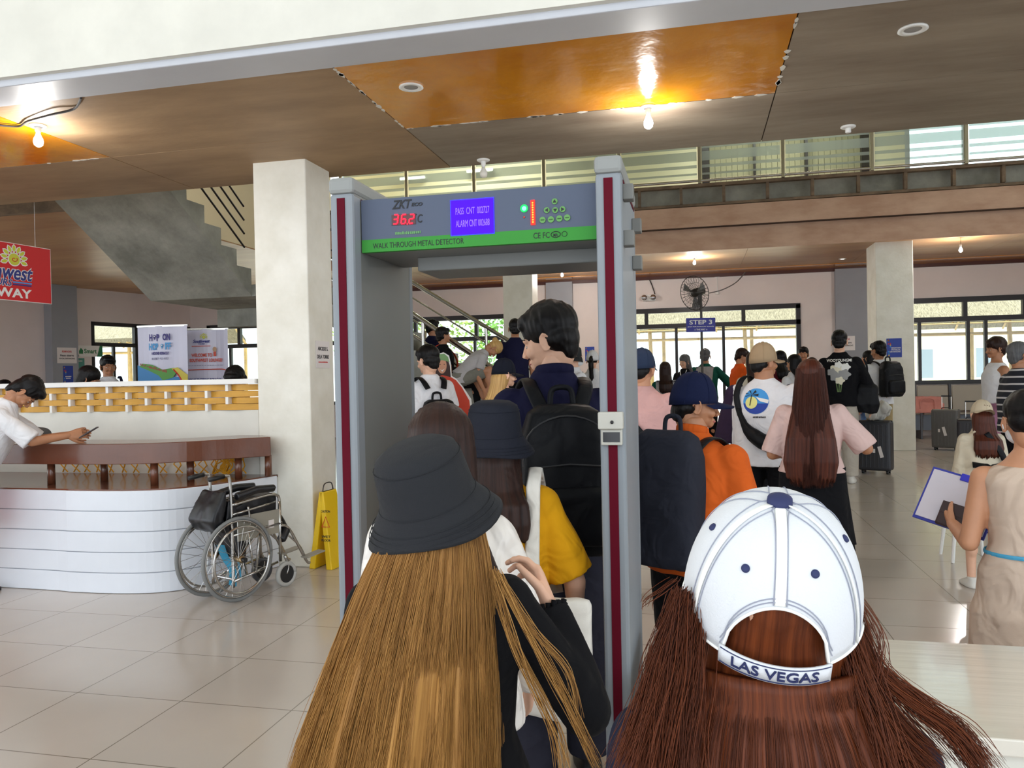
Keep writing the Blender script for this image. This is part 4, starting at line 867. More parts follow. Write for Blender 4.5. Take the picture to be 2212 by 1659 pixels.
# gang seating
for k in range(5):
    x0 = 4.22+.72*k; t = empty('waiting_seat', (x0+.33, 19.3, 0), label='' or ['beige metal waiting seat holding the pink bag, nearest the far right column', 'beige metal waiting seat directly behind the grey suitcase', 'beige metal waiting seat behind the man in tank top', 'beige metal waiting seat behind the striped shirt man', 'beige metal waiting seat at the right frame edge, end of the row'][k], cat='seat', group='waiting seats under the window')
    mt = M('seat_metal', (160, 152, 138), .45); ob('backrest', box(-.32, .32, .2, .23, .62, 1.2, Matrix.Rotation(R(-4), 4, 'X')), mt, t, bevel=.02); ob('seat_pan', box(-.32, .32, -.25, .2, .55, .58), mt, t, bevel=.01)
    ob('arm', box(-.385, -.335, -.2, .25, .55, .62), M('seat_dark', (54, 52, 56), .4), t); ob('back_post', box(-.385, -.335, .16, .24, .55, 1.24, Matrix.Rotation(R(-6), 4, 'X')), _mats['seat_dark'], t)
    ob('leg', box(-.38, -.34, -.2, .2, 0, .55), _mats['seat_dark'], t); ob('front_panel', box(-.33, .33, -.2, -.18, .2, .54), M('panel_blue_grey', (84, 92, 106), .5), t)
bm = BM(); bx(bm, -.35, .35, -.15, .15, 0, .2); bx(bm, -.3, .32, -.12, .12, .15, .36); me = vox(bm, .025, 4, .02, 7); o = addmesh('pink_bag', me, fabric('pink_canvas', (205, 138, 128)), None, True); a = onY(2000, 880, 19.1); o.location = (a.x, 19.15, .585)
tag(o, 'pink travel bag lying on the waiting seat beside the far right column', 'bag')
b_ = BM(); tube(b_, bez([(-.15, -.16, .1), (-.12, -.18, .3), (.12, -.18, .3), (.15, -.16, .1)], 5), .014, 6); ob('handle', b_, _mats['pink_canvas'], o, smooth=True)
# white inspection table
a = onZ(1383, 1560, .75); tb = empty('inspection_table', (.75, 2.2, 0), label='glossy white painted wooden table beside the detector at lower right', cat='table')
m_tab = M('glossy_white_wood', (222, 216, 204), .13, var=.06, vscale=3, bump=.25, bscale=4, stretch=(.5, 9, 1), coat=.5, dist=.006)
Yn, Yf = onZ(2080, 1590, .75).y, onZ(2000, 1385, .75).y
ob('table_top', box(a.x-.75, 1.3, Yn-2.2, Yf-2.2, .71, .75), m_tab, tb, bevel=.004)
ob('apron', box(a.x-.70, 1.25, Yn-2.17, Yn-2.15, .62, .71), m_white, tb); ob('apron', box(a.x-.70, 1.25, Yf-2.25, Yf-2.23, .62, .71), m_white, tb)
m_leg = M('brown_leg', (120, 80, 55), .6, var=.2)
for x in (a.x-.7, .5, 1.2):
    for y in (Yn-2.17, Yf-2.27): ob('leg', box(x, x+.05, y, y+.05, 0, .71), m_leg, tb)
# stool behind the woman in dress
a = onZ(2058, 1216, 0); stl = empty('plastic_stool', (a.x+.16, a.y+.16, 0), label='white plastic stool half hidden behind the woman in the beige dress', cat='stool')
ob('seat', box(-.15, .15, -.15, .15, .4, .43), m_w, stl, bevel=.015)
for sx in (-1, 1):
    for sy in (-1, 1): ob('leg', cyl(BM(), (sx*.16, sy*.16, 0), (sx*.12, sy*.12, .41), .014, .018, 8), m_w, stl)

# torn paint along the orange sheets
rr = random.Random(8); bm = BM()
def torn(p, q, n):
    for i in range(n):
        t = rr.random(); c = p.lerp(q, t); w = rr.uniform(.015, .05); h_ = rr.uniform(.006, .02); d = (q-p).normalized(); e = V3(-d.y, d.x, 0)
        pts = [c-d*w+e*rr.uniform(-.2, .2)*h_, c-d*w*.3+e*h_, c+d*w*.5+e*h_*.6, c+d*w, c+d*w*.3-e*h_*.8, c-d*w*.5-e*h_]
        a_ = [bm.verts.new(v) for v in pts]; b_ = [bm.verts.new(v-Vector((0, 0, .002))) for v in pts]; bm.faces.new(a_[::-1]); bm.faces.new(b_)
        for k in range(6): bm.faces.new((a_[k], a_[(k+1) % 6], b_[(k+1) % 6], b_[k]))
V3 = lambda *a: Vector(a)
zc_ = CEIL-.001
torn(V3(-2.06, 4.35, zc_), V3(-2.06, 5.55, zc_), 16); torn(V3(-2.06, 5.55, zc_), V3(.56, 5.55, zc_), 26); torn(V3(.56, 4.35, zc_), V3(.56, 5.55, zc_), 12); torn(V3(-6.5, 5.55, zc_), V3(-4.62, 5.55, zc_), 8)
tag(ob('torn_paint', bm, m_white, ceil), None, None, kind='stuff')
# ================================================================== PEOPLE
V = Vector
def T_(x, y, z): return Matrix.Translation((x, y, z))
def RX(d): return Matrix.Rotation(R(d), 4, 'X')
def RY(d): return Matrix.Rotation(R(d), 4, 'Y')
def RZ(d): return Matrix.Rotation(R(d), 4, 'Z')
SKIN = {'light': M('skin_light', (226, 178, 150), .5, var=.08, vscale=20), 'tan': M('skin_tan', (176, 122, 88), .5, var=.1, vscale=20), 'mid': M('skin_mid', (198, 142, 108), .5, var=.08, vscale=20), 'dark': M('skin_brown', (140, 92, 64), .5, var=.1, vscale=20)}
HAIR = {'black': hairmat('hair_black', (6, 5, 6), (20, 16, 16)), 'dbrown': hairmat('hair_dark_brown', (24, 14, 12), (58, 34, 26)), 'redbrown': hairmat('hair_red_brown', (42, 16, 10), (96, 48, 32)), 'blond': hairmat('hair_blond', (150, 110, 60), (222, 184, 122)), 'auburn': hairmat('hair_auburn', (50, 17, 7), (124, 62, 30)), 'honey': hairmat('hair_honey', (116, 74, 32), (204, 154, 86)), 'grey': hairmat('hair_grey', (70, 70, 72), (110, 110, 112))}
m_eye = M('eye_white', (196, 186, 180), .2); m_iris = M('iris_dark', (30, 20, 16), .15); m_lip = M('lips', (180, 96, 90), .45); m_brow = M('brow_dark', (26, 18, 16), .8)
def erings(bm, spec, T=None, n=24, sq=2.0):
    """spec: (z, cx, cy, rx, ry)"""
    rings = []
    for (z, cx, cy_, rx, ry) in spec:
        r = []
        for k in range(n):
            a = 2*PI*k/n; c, s = math.cos(a), math.sin(a); p = 2/sq
            r.append(V((cx+rx*math.copysign(abs(c)**p, c), cy_+ry*math.copysign(abs(s)**p, s), z)))
        rings.append([T @ q for q in r] if T is not None else r)
    loft(bm, rings)
def limb(bm, a, b, ra, rb, seg=14):
    sphere(bm, a, ra, seg, 8); sphere(bm, b, rb, seg, 8); tube(bm, [a, b], [ra, rb], seg)
_cache = {}
def head_mesh(fem):
    k = ('h', fem)
    if k in _cache: return _cache[k]
    bm = BM(); j = .92 if fem else 1.0
    sphere(bm, (0, -.012, .118), (.076, .094, .088)); sphere(bm, (0, .024, .07), (.064*j, .064, .088)); sphere(bm, (0, .03, .02), (.05*j, .052, .04)); sphere(bm, (0, .068, .0), (.022, .02, .018))
    sphere(bm, (0, -.03, .03), (.055, .055, .07))
    tube(bm, [(0, .082, .088), (0, .094, .066), (0, .104, .046), (0, .088, .036)], [.006, .0075, .0095, .008], 10); sphere(bm, (0, .102, .046), .0105, 10, 8)
    for s in (-1, 1):
        sphere(bm, (s*.011, .096, .042), .0085, 8, 6); sphere(bm, (s*.034, .062, .045), (.024, .022, .022)); tube(bm, [(s*.014, .083, .092), (s*.034, .079, .096), (s*.052, .066, .088)], .0075, 8)
        tube(bm, [V((s*(.080+.006*math.sin(a_*.5)), -.008-.017*math.cos(a_), .066+.03*math.sin(a_)*1.0)) for a_ in [R(200+k*20) for k in range(-10, 7)]], .0045, 6); sphere(bm, (s*.078, -.004, .062), (.006, .014, .026)); sphere(bm, (s*.08, .0, .042), (.006, .008, .01))
    tube(bm, [(-.022, .078, .014), (0, .087, .017), (.022, .078, .014)], [.004, .007, .004], 8); tube(bm, [(-.018, .078, .006), (0, .085, .006), (.018, .078, .006)], [.004, .007, .004], 8)
    tube(bm, [(0, -.008, -.035), (0, -.006, -.02), (0, .0, .05)], [.05, .052, .054] if not fem else [.042, .044, .046], 16)
    me = vox(bm, .0045, 3); _cache[k] = me; return me
def hand_mesh(curl):
    """wrist at origin, fingers +z, palm facing -y, thumb towards +x"""
    k = ('m', curl)
    if k in _cache: return _cache[k]
    bm = BM(); erings(bm, [(-.03, 0, 0, .024, .019), (.0, 0, 0, .026, .019), (.03, .002, 0, .036, .016), (.07, .002, 0, .041, .014), (.092, .0, 0, .039, .011)], n=18, sq=2.4)
    for i, (x, l, z0) in enumerate(((.030, .068, .086), (.010, .077, .092), (-.011, .072, .09), (-.030, .056, .082))):
        p = V((x, 0, z0-.01)); a = R(curl*.5); pts = [p]; d = V((x*.9, 0, 1)).normalized()
        for s_, q in enumerate((.46, .3, .24)):
            ang_ = R(curl)*(.45+.55*s_)*(1+.12*i); dd = V((d.x, -math.sin(ang_), d.z*math.cos(ang_))); pts.append(pts[-1]+dd*l*q*(1.18 if s_ == 0 else 1))
        rs = [.0095, .0085, .0078, .0066]
        tube(bm, pts, rs, 10); [sphere(bm, q, r_, 10, 8) for q, r_ in zip(pts, rs)]
    th = [V((.022, -.004, .012)), V((.046, -.014, .038)), V((.058, -.02-curl*.0002, .068)), V((.06, -.026-curl*.0003, .092))]
    tr = [.016, .012, .0095, .0075]; tube(bm, th, tr, 10); [sphere(bm, q, r_, 10, 8) for q, r_ in zip(th, tr)]
    me = vox(bm, .0032, 2); _cache[k] = me; return me
def basis(x, y, z, o): return Matrix(((x.x, y.x, z.x, o.x), (x.y, y.y, z.y, o.y), (x.z, y.z, z.z, o.z), (0, 0, 0, 1)))
def uvmap(me, fn):
    uv = me.uv_layers.new(name='UVMap'); 
    for l in me.loops: uv.data[l.index].uv = fn(me.vertices[l.vertex_index].co)
# -------- hair, in head space
def hair_short(vol=1.0, seed=1, fringe=True, nape=True):
    bm = BM(); v = vol
    sphere(bm, (0, -.018, .13), (.084*v, .1*v, .086*v), 20, 14); sphere(bm, (0, -.045, .075), (.08*v, .066*v, .062))
    if nape: sphere(bm, (0, -.062, .04), (.06, .04, .045))
    if fringe: sphere(bm, (0, .05, .165), (.062*v, .045, .034)); sphere(bm, (-.03, .062, .148), (.035, .03, .024))
    me = vox(bm, .006, 2)
    me.update(); sv = seed*2.3
    for q, n_ in zip(me.vertices, [w.normal.copy() for w in me.vertices]): q.co += n_*(.004*noise.noise(V((q.co.x*70, q.co.y*70, q.co.z*14+sv))) + .0025*noise.noise(q.co*16+V((sv, 0, 0))))
    uvmap(me, lambda c: (math.atan2(c.x, -c.y-.02)/6.28, c.z*4)); return me
def hair_long(L, spread=.1, seed=1, thick=1.0, wave=.006, front=False, top=1.0, fwd=0):
    """falls from the crown down the back"""
    bm = BM(); sphere(bm, (0, -.018, .125), (.086*top, .102*top, .088*top), 20, 14)
    erings(bm, [(.15, 0, -.02, .084*top, .092), (.08, 0, -.03, .092*top, .082), (.0, 0, -.04, .094*thick, .07), (-min(.1, L*.35), 0, -.08, .1*thick, .062), (-L*.5, 0, -.08-min(.075, L*.18), .1*thick+spread*.35, .052), (-L*.75, 0, -.085-min(.08, L*.2), .1*thick+spread*.5, .046), (-L*.93, 0, -.085-min(.08, L*.2), .09*thick+spread*.42, .036), (-L, 0, -.08-min(.08, L*.2), .05*thick+spread*.3, .02)], n=30)
    if fwd:
        for q in bm.verts:
            if q.co.z < -.02: q.co.y += fwd*min(1, (-.02-q.co.z)*8)
    if front:
        for s in (-1, 1): tube(bm, bez([(s*.07, .03, .13), (s*.088, .035, .05), (s*.095, .03, -.06), (s*.1, .03, -.2), (s*.09, .04, -.3)], 4), [.022]*17, 10)
    me = vox(bm, .0075, 3); me.update()
    for q, n_ in zip(me.vertices, [w.normal.copy() for w in me.vertices]):
        a = math.atan2(q.co.x, -q.co.y+.05); k = min(1, max(0, (.12-q.co.z)*4))
        q.co += n_*(wave*k*noise.noise(V((a*9, seed*3.3, q.co.z*2.5))) + .003*noise.noise(V((a*30, seed, q.co.z*3))))
        if q.co.z < -L*.8: q.co.z += .05*noise.noise(V((a*22, seed, 0)))*(-q.co.z-L*.8)/(L*.2)
    uvmap(me, lambda c: (math.atan2(c.x, -c.y+.03)/6.28*1.2, c.z*2)); return me
def hair_bun(seed=1):
    bm = BM(); sphere(bm, (0, -.015, .125), (.084, .1, .086), 20, 14); sphere(bm, (0, -.04, .08), (.08, .07, .06)); sphere(bm, (0, -.115, .12), .04, 14, 10)
    me = vox(bm, .006, 2, .004, 30, seed); uvmap(me, lambda c: (math.atan2(c.x, c.z-.1)/6.28, c.y*5)); return me
def hair_pony(L=.3, seed=1):
    bm = BM(); sphere(bm, (0, -.015, .122), (.083, .1, .086), 20, 14); sphere(bm, (0, -.04, .08), (.08, .07, .055))
    tube(bm, bez([(0, -.1, .12), (0, -.14, .1), (0, -.14, 0), (0, -.12, -L*.6), (0, -.1, -L)], 4), [.025]*4+[.035]*6+[.03]*4+[.018]*3, 12)
    me = vox(bm, .007, 2, .004, 25, seed); uvmap(me, lambda c: (math.atan2(c.x, -c.y)/6.28, c.z*3)); return me
# -------- hats, in head space
def cap_meshes(rot=0, brim=True, high=1.0):
    bm = BM(); m = T_(0, -.008, 0) @ RZ(rot) @ T_(0, .008, 0); n = 32; rings = []
    for i in range(9):
        t = i/8*PI/2; r = math.cos(t)**.8 if i < 8 else .02; z = .078+.135*high*math.sin(t)
        rings.append([m @ V((.088*r*math.cos(2*PI*k/n), -.008+.104*r*math.sin(2*PI*k/n), z + (.012*math.sin(2*PI*k/n) if i == 0 else 0))) for k in range(n)])
    loft(bm, rings); crown = bm; bb = None
    if brim:
        bb = BM(); rr = []
        for i in range(7):
            t = i/6; ring = []
            for k in range(13):
                a = R(20+140*k/12); x = (.088+.0*t)*math.cos(a)*(1-.12*t); y = -.008+.104*math.sin(a) + t*.075*math.sin(a)**.6; z = .094 - .012*abs(math.cos(a))*1.6 - .012*t
                ring.append(m @ V((x, y, z)))
            rr.append(ring)
        for dz in (0, .004):
            vr = [[bb.verts.new(p+V((0, 0, dz))) for p in r_] for r_ in rr]
            for a_, b_ in zip(vr, vr[1:]):
                for i in range(12): bb.faces.new((a_[i], a_[i+1], b_[i+1], b_[i]))
        bmesh.ops.recalc_face_normals(bb, faces=bb.faces)
    return crown, bb
def add_cap(par, HM, mat, rot=0, brimmat=None, label=None, high=1.0, button=None):
    c, b = cap_meshes(rot, True, high)
    me = bpy.data.meshes.new('cap'); c.to_mesh(me); c.free(); me.transform(HM); o = addmesh('cap', me, mat, par, True, label=label)
    me = bpy.data.meshes.new('brim'); b.to_mesh(me); b.free(); me.transform(HM); addmesh('brim', me, brimmat or mat, o, True)
    bm = BM(); sphere(bm, (0, -.008, .213*1+.135*(high-1)), (.011, .011, .006), 10, 6, HM)
    ob('cap_button', bm, button or mat, o, True)
    bm = BM()
    for k in range(6):
        a = R(60*k+rot+30); tube(bm, [HM @ V(((.0885)*math.cos(t)**.8*math.cos(a), -.008+.1045*math.cos(t)**.8*math.sin(a), .0785+.1355*high*math.sin(t))) for t in [PI/2*q/10 for q in range(0, 10)]], .0012, 4)
    ob('seams', bm, brimmat or mat, o)
    return o
def bucket(par, HM, mat, label=None, s=1.0, tilt=0, name='bucket_hat'):
    bm = BM(); n = 40; prof = [(.142, .132, .028), (.138, .13, .034), (.112, .118, .072), (.1, .112, .088), (.096, .11, .105), (.09, .102, .165), (.082, .093, .19), (.06, .07, .203), (.02, .02, .206)]
    rings = [[V((rx*s*math.cos(2*PI*k/n), -.008+ry*s*math.sin(2*PI*k/n), z*1.0 + (.006*math.sin(2*PI*k/n*3+1) if i < 2 else 0))) for k in range(n)] for i, (rx, ry, z) in enumerate(prof)]
    inner = [[V((rx*s*.97*math.cos(2*PI*k/n), -.008+ry*s*.97*math.sin(2*PI*k/n), z)) for k in range(n)] for (rx, ry, z) in [(.138, .128, .03), (.108, .114, .072), (.093, .106, .1), (.084, .096, .16), (.01, .01, .198)]]
    loft(bm, inner[::-1]+rings); bmesh.ops.recalc_face_normals(bm, faces=bm.faces)
    me = bpy.data.meshes.new(name); bm.to_mesh(me); bm.free(); me.transform(HM @ RX(tilt)); o = addmesh(name, me, mat, par, True, label=label)
    bm = BM(); 
    for z, rx, ry in ((.05, .1285, .1255), (.06, .1225, .1225), (.04, .1345, .1285), (.09, .1, .112), (.175, .0885, .0995)):
        tube(bm, [HM @ RX(tilt) @ V((rx*s*1.003*math.cos(2*PI*k/n), -.008+ry*s*1.003*math.sin(2*PI*k/n), z)) for k in range(n+1)], .0009, 4)
    ob('stitch_rows', bm, mat, o); return o
def mask_part(par, HM):
    bm = BM(); sphere(bm, (0, .058, .028), (.058, .056, .048), 18, 12); me = vox(bm, .006, 2); me.transform(HM); o = addmesh('face_mask', me, M('mask_white', (226, 230, 234), .7), par, True)
    bm = BM()
    for s in (-1, 1): tube(bm, [HM @ V(p) for p in ((s*.052, .055, .05), (s*.086, -.0, .066), (s*.09, -.022, .05), (s*.05, .06, .01))], .0018, 4)
    ob('ear_loop', bm, _mats['mask_white'], o); return o
def person(label, pos, face, H=1.7, fem=False, skin='mid', lean=0, side=0, twist=0, head=(0, 0, 0), armL=None, armR=None, curl=(22, 22), thumbL=None, thumbR=None,
           legs=None, hipz=None, wide=1.0, top=None, bottom=None, hair=None, hat=None, shoes='sneaker', face_on=True, vx=.011, z0=0, group=None, mask=False, name='person', belly=0, hidetop=False):
    """face: heading, degrees counter-clockwise of +Y. arms: (upper dir, fore dir) in torso space with x outward"""
    s = H/1.70; root = empty(name, (pos[0], pos[1], z0), R(face), label=label, cat='person', group=group)
    S = Matrix.Scale(s, 4); HZ = hipz if hipz is not None else .9; dz = HZ-.9
    piv = V((0, 0, .93+dz)); T = T_(*piv) @ RZ(twist) @ RX(-lean) @ RY(side) @ T_(*(-piv)) @ T_(0, 0, dz)
    w = wide; sw_ = (.150 if fem else .172)*w
    hw = (.172 if fem else .162)*w; cw = (.155 if fem else .175)*w; ww = (.128 if fem else .15)*w+belly*.3
    L0 = T_(0, 0, dz)
    Hm = T @ T_(0, -.005, 1.50) @ RZ(head[0]) @ RX(-head[1]) @ RY(head[2])
    tor = [(.83, 0, 0, .11*w, .09), (.88, 0, -.005, hw*.95, .11*w), (.95, 0, -.008, hw, .118*w)]
    tor2 = [(.96, 0, -.005, hw, .115*w), (1.06, 0, .0+belly*.3, ww, .1*w+belly), (1.18, 0, .0, (ww+cw)/2, .108*w+belly*.5), (1.28, 0, 0, cw, .112*w), (1.34, 0, -.005, cw*1.0, .098*w), (1.385, 0, -.01, cw*.78, .078*w), (1.42, 0, -.012, cw*.5, .062*w), (1.455, 0, -.01, .056, .052)]
    bm = BM(); erings(bm, tor, L0); erings(bm, tor2, T); nk = .055*w if not fem else .046; tube(bm, [T @ V((0, -.012, 1.4)), T @ V((0, -.010, 1.47)), Hm @ V((0, -.006, .02))], [nk*1.12, nk, nk*.98], 16)
    # arms
    arms = {}
    for sd, spec in ((-1, armL), (1, armR)):
        u, f = spec if spec else ((.16, .0, -1), (.08, .22, -1))
        u = V((u[0]*sd, u[1], u[2])).normalized(); f = V((f[0]*sd, f[1], f[2])).normalized()
        shp = V((sw_*sd, -.005, 1.342)); el = shp+u*.275; wr = el+f*.235
        arms[sd] = (shp, el, wr, u, f); P = lambda q: T @ q
        limb(bm, P(shp), P(el), .047*w, .037*w); limb(bm, P(el), P(wr), .037*w, .025)
        sphere(bm, P(shp+V((-.01*sd, 0, .0))), .050*w, 14, 8)
    # legs
    lg = {}; LG = legs or (((-.02, .02, -1), (0, 0, -1)), ((.02, -.02, -1), (0, 0, -1)))
    for sd, (a, b) in zip((-1, 1), LG):
        hp = V((.088*sd*w, 0, HZ)); kn = hp+V(a).normalized()*.42; an = kn+V(b).normalized()*.40
        limb(bm, hp, kn, .083*w, .052*w); limb(bm, kn, an, .052*w, .036); sphere(bm, kn.lerp(an, .3)+V((0, -.02, 0)), (.05*w, .05*w, .09), 12, 8); lg[sd] = (hp, kn, an)
        fd = 1.0
        if shoes != 'none': limb(bm, an+V((0, -.02, -.035)), an+V((.01*sd, .14, -.055)), .034, .026)
    body = vox(bm, vx, 3)
    parts = [body, xform(head_mesh(fem), Hm)]
    for sd, cu, tt in ((-1, curl[0], thumbL), (1, curl[1], thumbR)):
        shp, el, wr, u, f = arms[sd]; tv = V(tt) if tt else V((0, 1, .0))
        if tt: tv.x *= sd
        x = (tv - f*tv.dot(f)).normalized(); y = f.cross(x); 
        # palm (-y) should face inwards (towards -sd x) for the relaxed hand
        y = y if sd > 0 else -y
        y = -y if (tt is None and (y.x*sd) < 0) else y
        hm = T @ basis(x, y, f, wr); parts.append(xform(hand_mesh(cu), hm))
    me = join(parts); me.transform(S); me.name = 'body'; addmesh('body', me, SKIN[skin], root, True)
    SH = S @ Hm
    if face_on:
        for sd in (-1, 1):
            e = ob('eye', sphere(BM(), (sd*.029, .0735, .071), (.0135, .0065, .006), 12, 8, SH), m_eye, root, True); ob('iris', sphere(BM(), (sd*.029, .0787, .071), (.0055, .002, .0055), 10, 8, SH), m_iris, e, True)
            bm = BM(); tube(bm, [SH @ V((sd*.016, .089, .094)), SH @ V((sd*.033, .0855, .101)), SH @ V((sd*.052, .072, .096))], .002, 6); ob('eyebrow', bm, m_brow, root)
        bm = BM(); tube(bm, [SH @ V((-.021, .081, .0105)), SH @ V((0, .0905, .0115)), SH @ V((.021, .081, .0105))], [.002, .005, .002], 8); ob('lips', bm, m_lip, root, True)
    sd_ = (abs(hash(label[:5])) % 1) + len(label)
    def addp(nm, bm_or_me, mat, vs=.010, sm=3, disp=.006, ds=7, uvf=None):
        me = vox(bm_or_me, vs, sm, disp, ds, sd_) if isinstance(bm_or_me, bmesh.types.BMesh) else bm_or_me
        me.transform(S); return addmesh(nm, me, mat, root, True)
    # ---- clothes
    if bottom:
        kind, mat = bottom[0], bottom[1]; bm = BM()
        if kind in ('trousers', 'shorts', 'wide'):
            erings(bm, [(.82, 0, 0, .12*w, .1), (.87, 0, -.005, hw+.012, .122*w), (.95, 0, -.01, hw+.016, .13*w), (1.0, 0, -.005, hw+.002, .118*w+belly*.5)], L0)
            for sd in (-1, 1):
                hp, kn, an = lg[sd]
                if kind == 'shorts': e = hp.lerp(kn, bottom[2] if len(bottom) > 2 else .95); limb(bm, hp, hp.lerp(kn, .4), .1*w, .092*w); tube(bm, [hp, hp.lerp(kn, .5), e], [.1*w, .092*w, .09*w], 16)
                else:
                    k_ = 1.35 if kind == 'wide' else 1.0
                    limb(bm, hp, kn, .098*w, .068*w*k_); tube(bm, [kn, kn.lerp(an, .5), an+V((0, 0, .0))], [.068*w*k_, .062*w*k_, .056*w*k_], 16)
            addp('shorts' if kind == 'shorts' else 'trousers', bm, mat)
        elif kind == 'skirt':
            hem = bottom[2]; n = 48; sp = []
            bm = BM(); rings = []
            for i in range(12):
                t = i/11; z = 1.0+(hem-1.0)*t; g = .5+.5*min(1, t*2); rx = (hw+.004)+(.03+.02*t)*g*t+.01; ry = .122*w+.035*t
                rings.append([L0 @ V(((rx+.009*t*math.sin(a_*9+1))*math.cos(a_), (ry+.009*t*math.sin(a_*9+1))*math.sin(a_), z)) for a_ in [2*PI*k/n for k in range(n)]])
            loft(bm, rings); bmesh.ops.recalc_face_normals(bm, faces=bm.faces); me = bpy.data.meshes.new('s'); bm.to_mesh(me); bm.free(); addp('skirt', me, mat)
    if top:
        kind, mat = top[0], top[1]; o_ = top[2] if len(top) > 2 else {}; e = o_.get('loose', .018); hem = o_.get('hem', .86); slv = o_.get('sleeve', .55)
        bm = BM(); low = [(hem, 0, -.004, hw+e+.006, .125*w+e*.6+belly*.4), (.93, 0, -.004, hw+e, .125*w+e*.5+belly*.6)] if hem < .92 else []
        T2 = T
        sp = low + [(max(hem, .965), 0, -.003+belly*.2, hw+e*.9 if hem < 1.0 else ww+e+.01, .12*w+e*.4+belly*.8), (1.08, 0, belly*.3, ww+e*1.25, .108*w+e+belly), (1.2, 0, 0, (ww+cw)/2+e*1.1, .114*w+e+belly*.6), (1.28, 0, 0, cw+e*.9, .116*w+e*.7), (1.34, 0, -.005, cw+.010, .102*w+.012), (1.388, 0, -.01, cw*.8, .084*w+.008), (1.424, 0, -.012, cw*.54, .072*w), (1.452, 0, -.012, .076, .068), (1.464, 0, -.012, .068, .06)]
        
        if kind == 'tank': sp = [q if q[0] < 1.3 else (q[0], q[1], q[2], min(q[3], cw*.86 if q[0] < 1.4 else cw*.55), q[4]*.97) for q in sp if q[0] < 1.43]
        if kind == 'dress': sp = [(o_.get('dresshem', .45), 0, 0, hw+.05, .15), (.6, 0, -.005, hw+.045, .15), (.8, 0, -.01, hw+.035, .145)] + [q for q in sp if q[0] > .85]; sp = [q if q[0] < 1.2 else (q[0], q[1], q[2], q[3]*.95, q[4]) for q in sp if q[0] < 1.35] + [(1.375, 0, -.008, cw*.9, .086*w), (1.398, 0, -.01, cw*.72, .072*w)]
        if lean > 20:
            a_ = [q for q in sp if q[0] < .93]; erings(bm, a_+[(.95, 0, 0, hw+e, .125*w+e*.5)], L0) if a_ else None; erings(bm, [q for q in sp if q[0] >= .93], T)
        else: erings(bm, sp, T, sq=2.2)
        if kind in ('tee', 'long'):
            for sd in (-1, 1):
                shp, el, wr, u, f = arms[sd]; sphere(bm, T @ (shp+V((-.010*sd, 0, .0))), .066*w, 14, 8)
                if kind == 'tee': q = shp+u*.275*slv*1.15; tube(bm, [T @ shp, T @ shp.lerp(q, .5), T @ q], [.056*w, .057*w+e*.4, .056*w+e*.7], 16)
                else: limb(bm, T @ shp, T @ el, .055*w, .048*w+e*.3); tube(bm, [T @ el, T @ el.lerp(wr, .96)], [.05*w+e*.3, .04+e*.2], 16)
        so = addp('dress' if kind == 'dress' else 'shirt', bm, mat, .0085 if vx < .011 else .010, 7, o_.get('disp', .007), o_.get('ds', 7))
        if o_.get('collar'):
            bm = BM(); tube(bm, [S @ T @ V((.066*math.cos(a_), -.012+.06*math.sin(a_), 1.462+.012*math.sin(-a_))) for a_ in [2*PI*k/24 for k in range(25)]], .012, 8, flat=(.006, .02), upv=(0, 0, 1)); ob('collar', bm, o_['collar'], so, True)
        if o_.get('sleevemat'):
            for sd in (-1, 1):
                shp, el, wr, u, f = arms[sd]; q = shp+u*.275*slv*1.15; bm = BM(); limb(bm, T @ (shp+V((-.02*sd, 0, .005))), T @ shp, .060*w, .064*w); tube(bm, [T @ shp, T @ shp.lerp(q, .5), T @ q], [.062*w, .063*w+e*.4, .062*w+e*.7], 16)
                addp('sleeve', bm, o_['sleevemat'], .009, 2, .004)
        if o_.get('hood'):
            bm = BM(); sphere(bm, T @ V((0, -.08, 1.42)), (.1, .05, .06)); addp('hood', bm, mat, .01)
    if shoes and shoes != 'none':
        mt = {'sneaker': M('shoe_white', (214, 212, 206), .6), 'black': M('shoe_black', (24, 24, 26), .5), 'slipper': M('slipper_dark', (50, 44, 44), .6)}[shoes]
        for sd in (-1, 1):
            an = lg[sd][2]; bm = BM()
            if shoes == 'slipper': erings(bm, [(an.z-.08, an.x+.005*sd, an.y+.06, .05, .13), (an.z-.06, an.x+.005*sd, an.y+.06, .05, .13)], sq=2.4); me = bpy.data.meshes.new('s'); bm.to_mesh(me); bm.free()
            else:
                erings(bm, [(an.z-.08, an.x+.006*sd, an.y+.06, .048, .135), (an.z-.055, an.x+.006*sd, an.y+.058, .05, .135), (an.z-.03, an.x+.004*sd, an.y+.035, .043, .1), (an.z+.0, an.x, an.y-.01, .04, .052), (an.z+.02, an.x, an.y-.012, .04, .05)], sq=2.3); me = vox(bm, .009, 2)
            me.transform(S); addmesh('sandal' if shoes == 'slipper' else 'shoe', me, mt, root, True)
    if hair:
        me = hair[0].copy()
        if hat or hidetop:
            for q in me.vertices:
                k_ = min(1, max(0, (q.co.z-.045)/.03)); f_ = 1-(.088 if hidetop else .13)*k_; q.co.x *= f_; q.co.y = -.01+(q.co.y+.01)*f_
                if q.co.z > .075: q.co.z = .075+(q.co.z-.075)*.9
        HF = S @ T @ T_(0, -.005, 1.50) @ RZ(head[0])
        for q in me.vertices:
            w_ = min(1, max(0, (q.co.z+.06)/.13)); w_ = w_*w_*(3-2*w_); q.co = (HF @ q.co).lerp(SH @ q.co, w_)
        addmesh('hair', me, HAIR[hair[1]] if isinstance(hair[1], str) else hair[1], root, True)
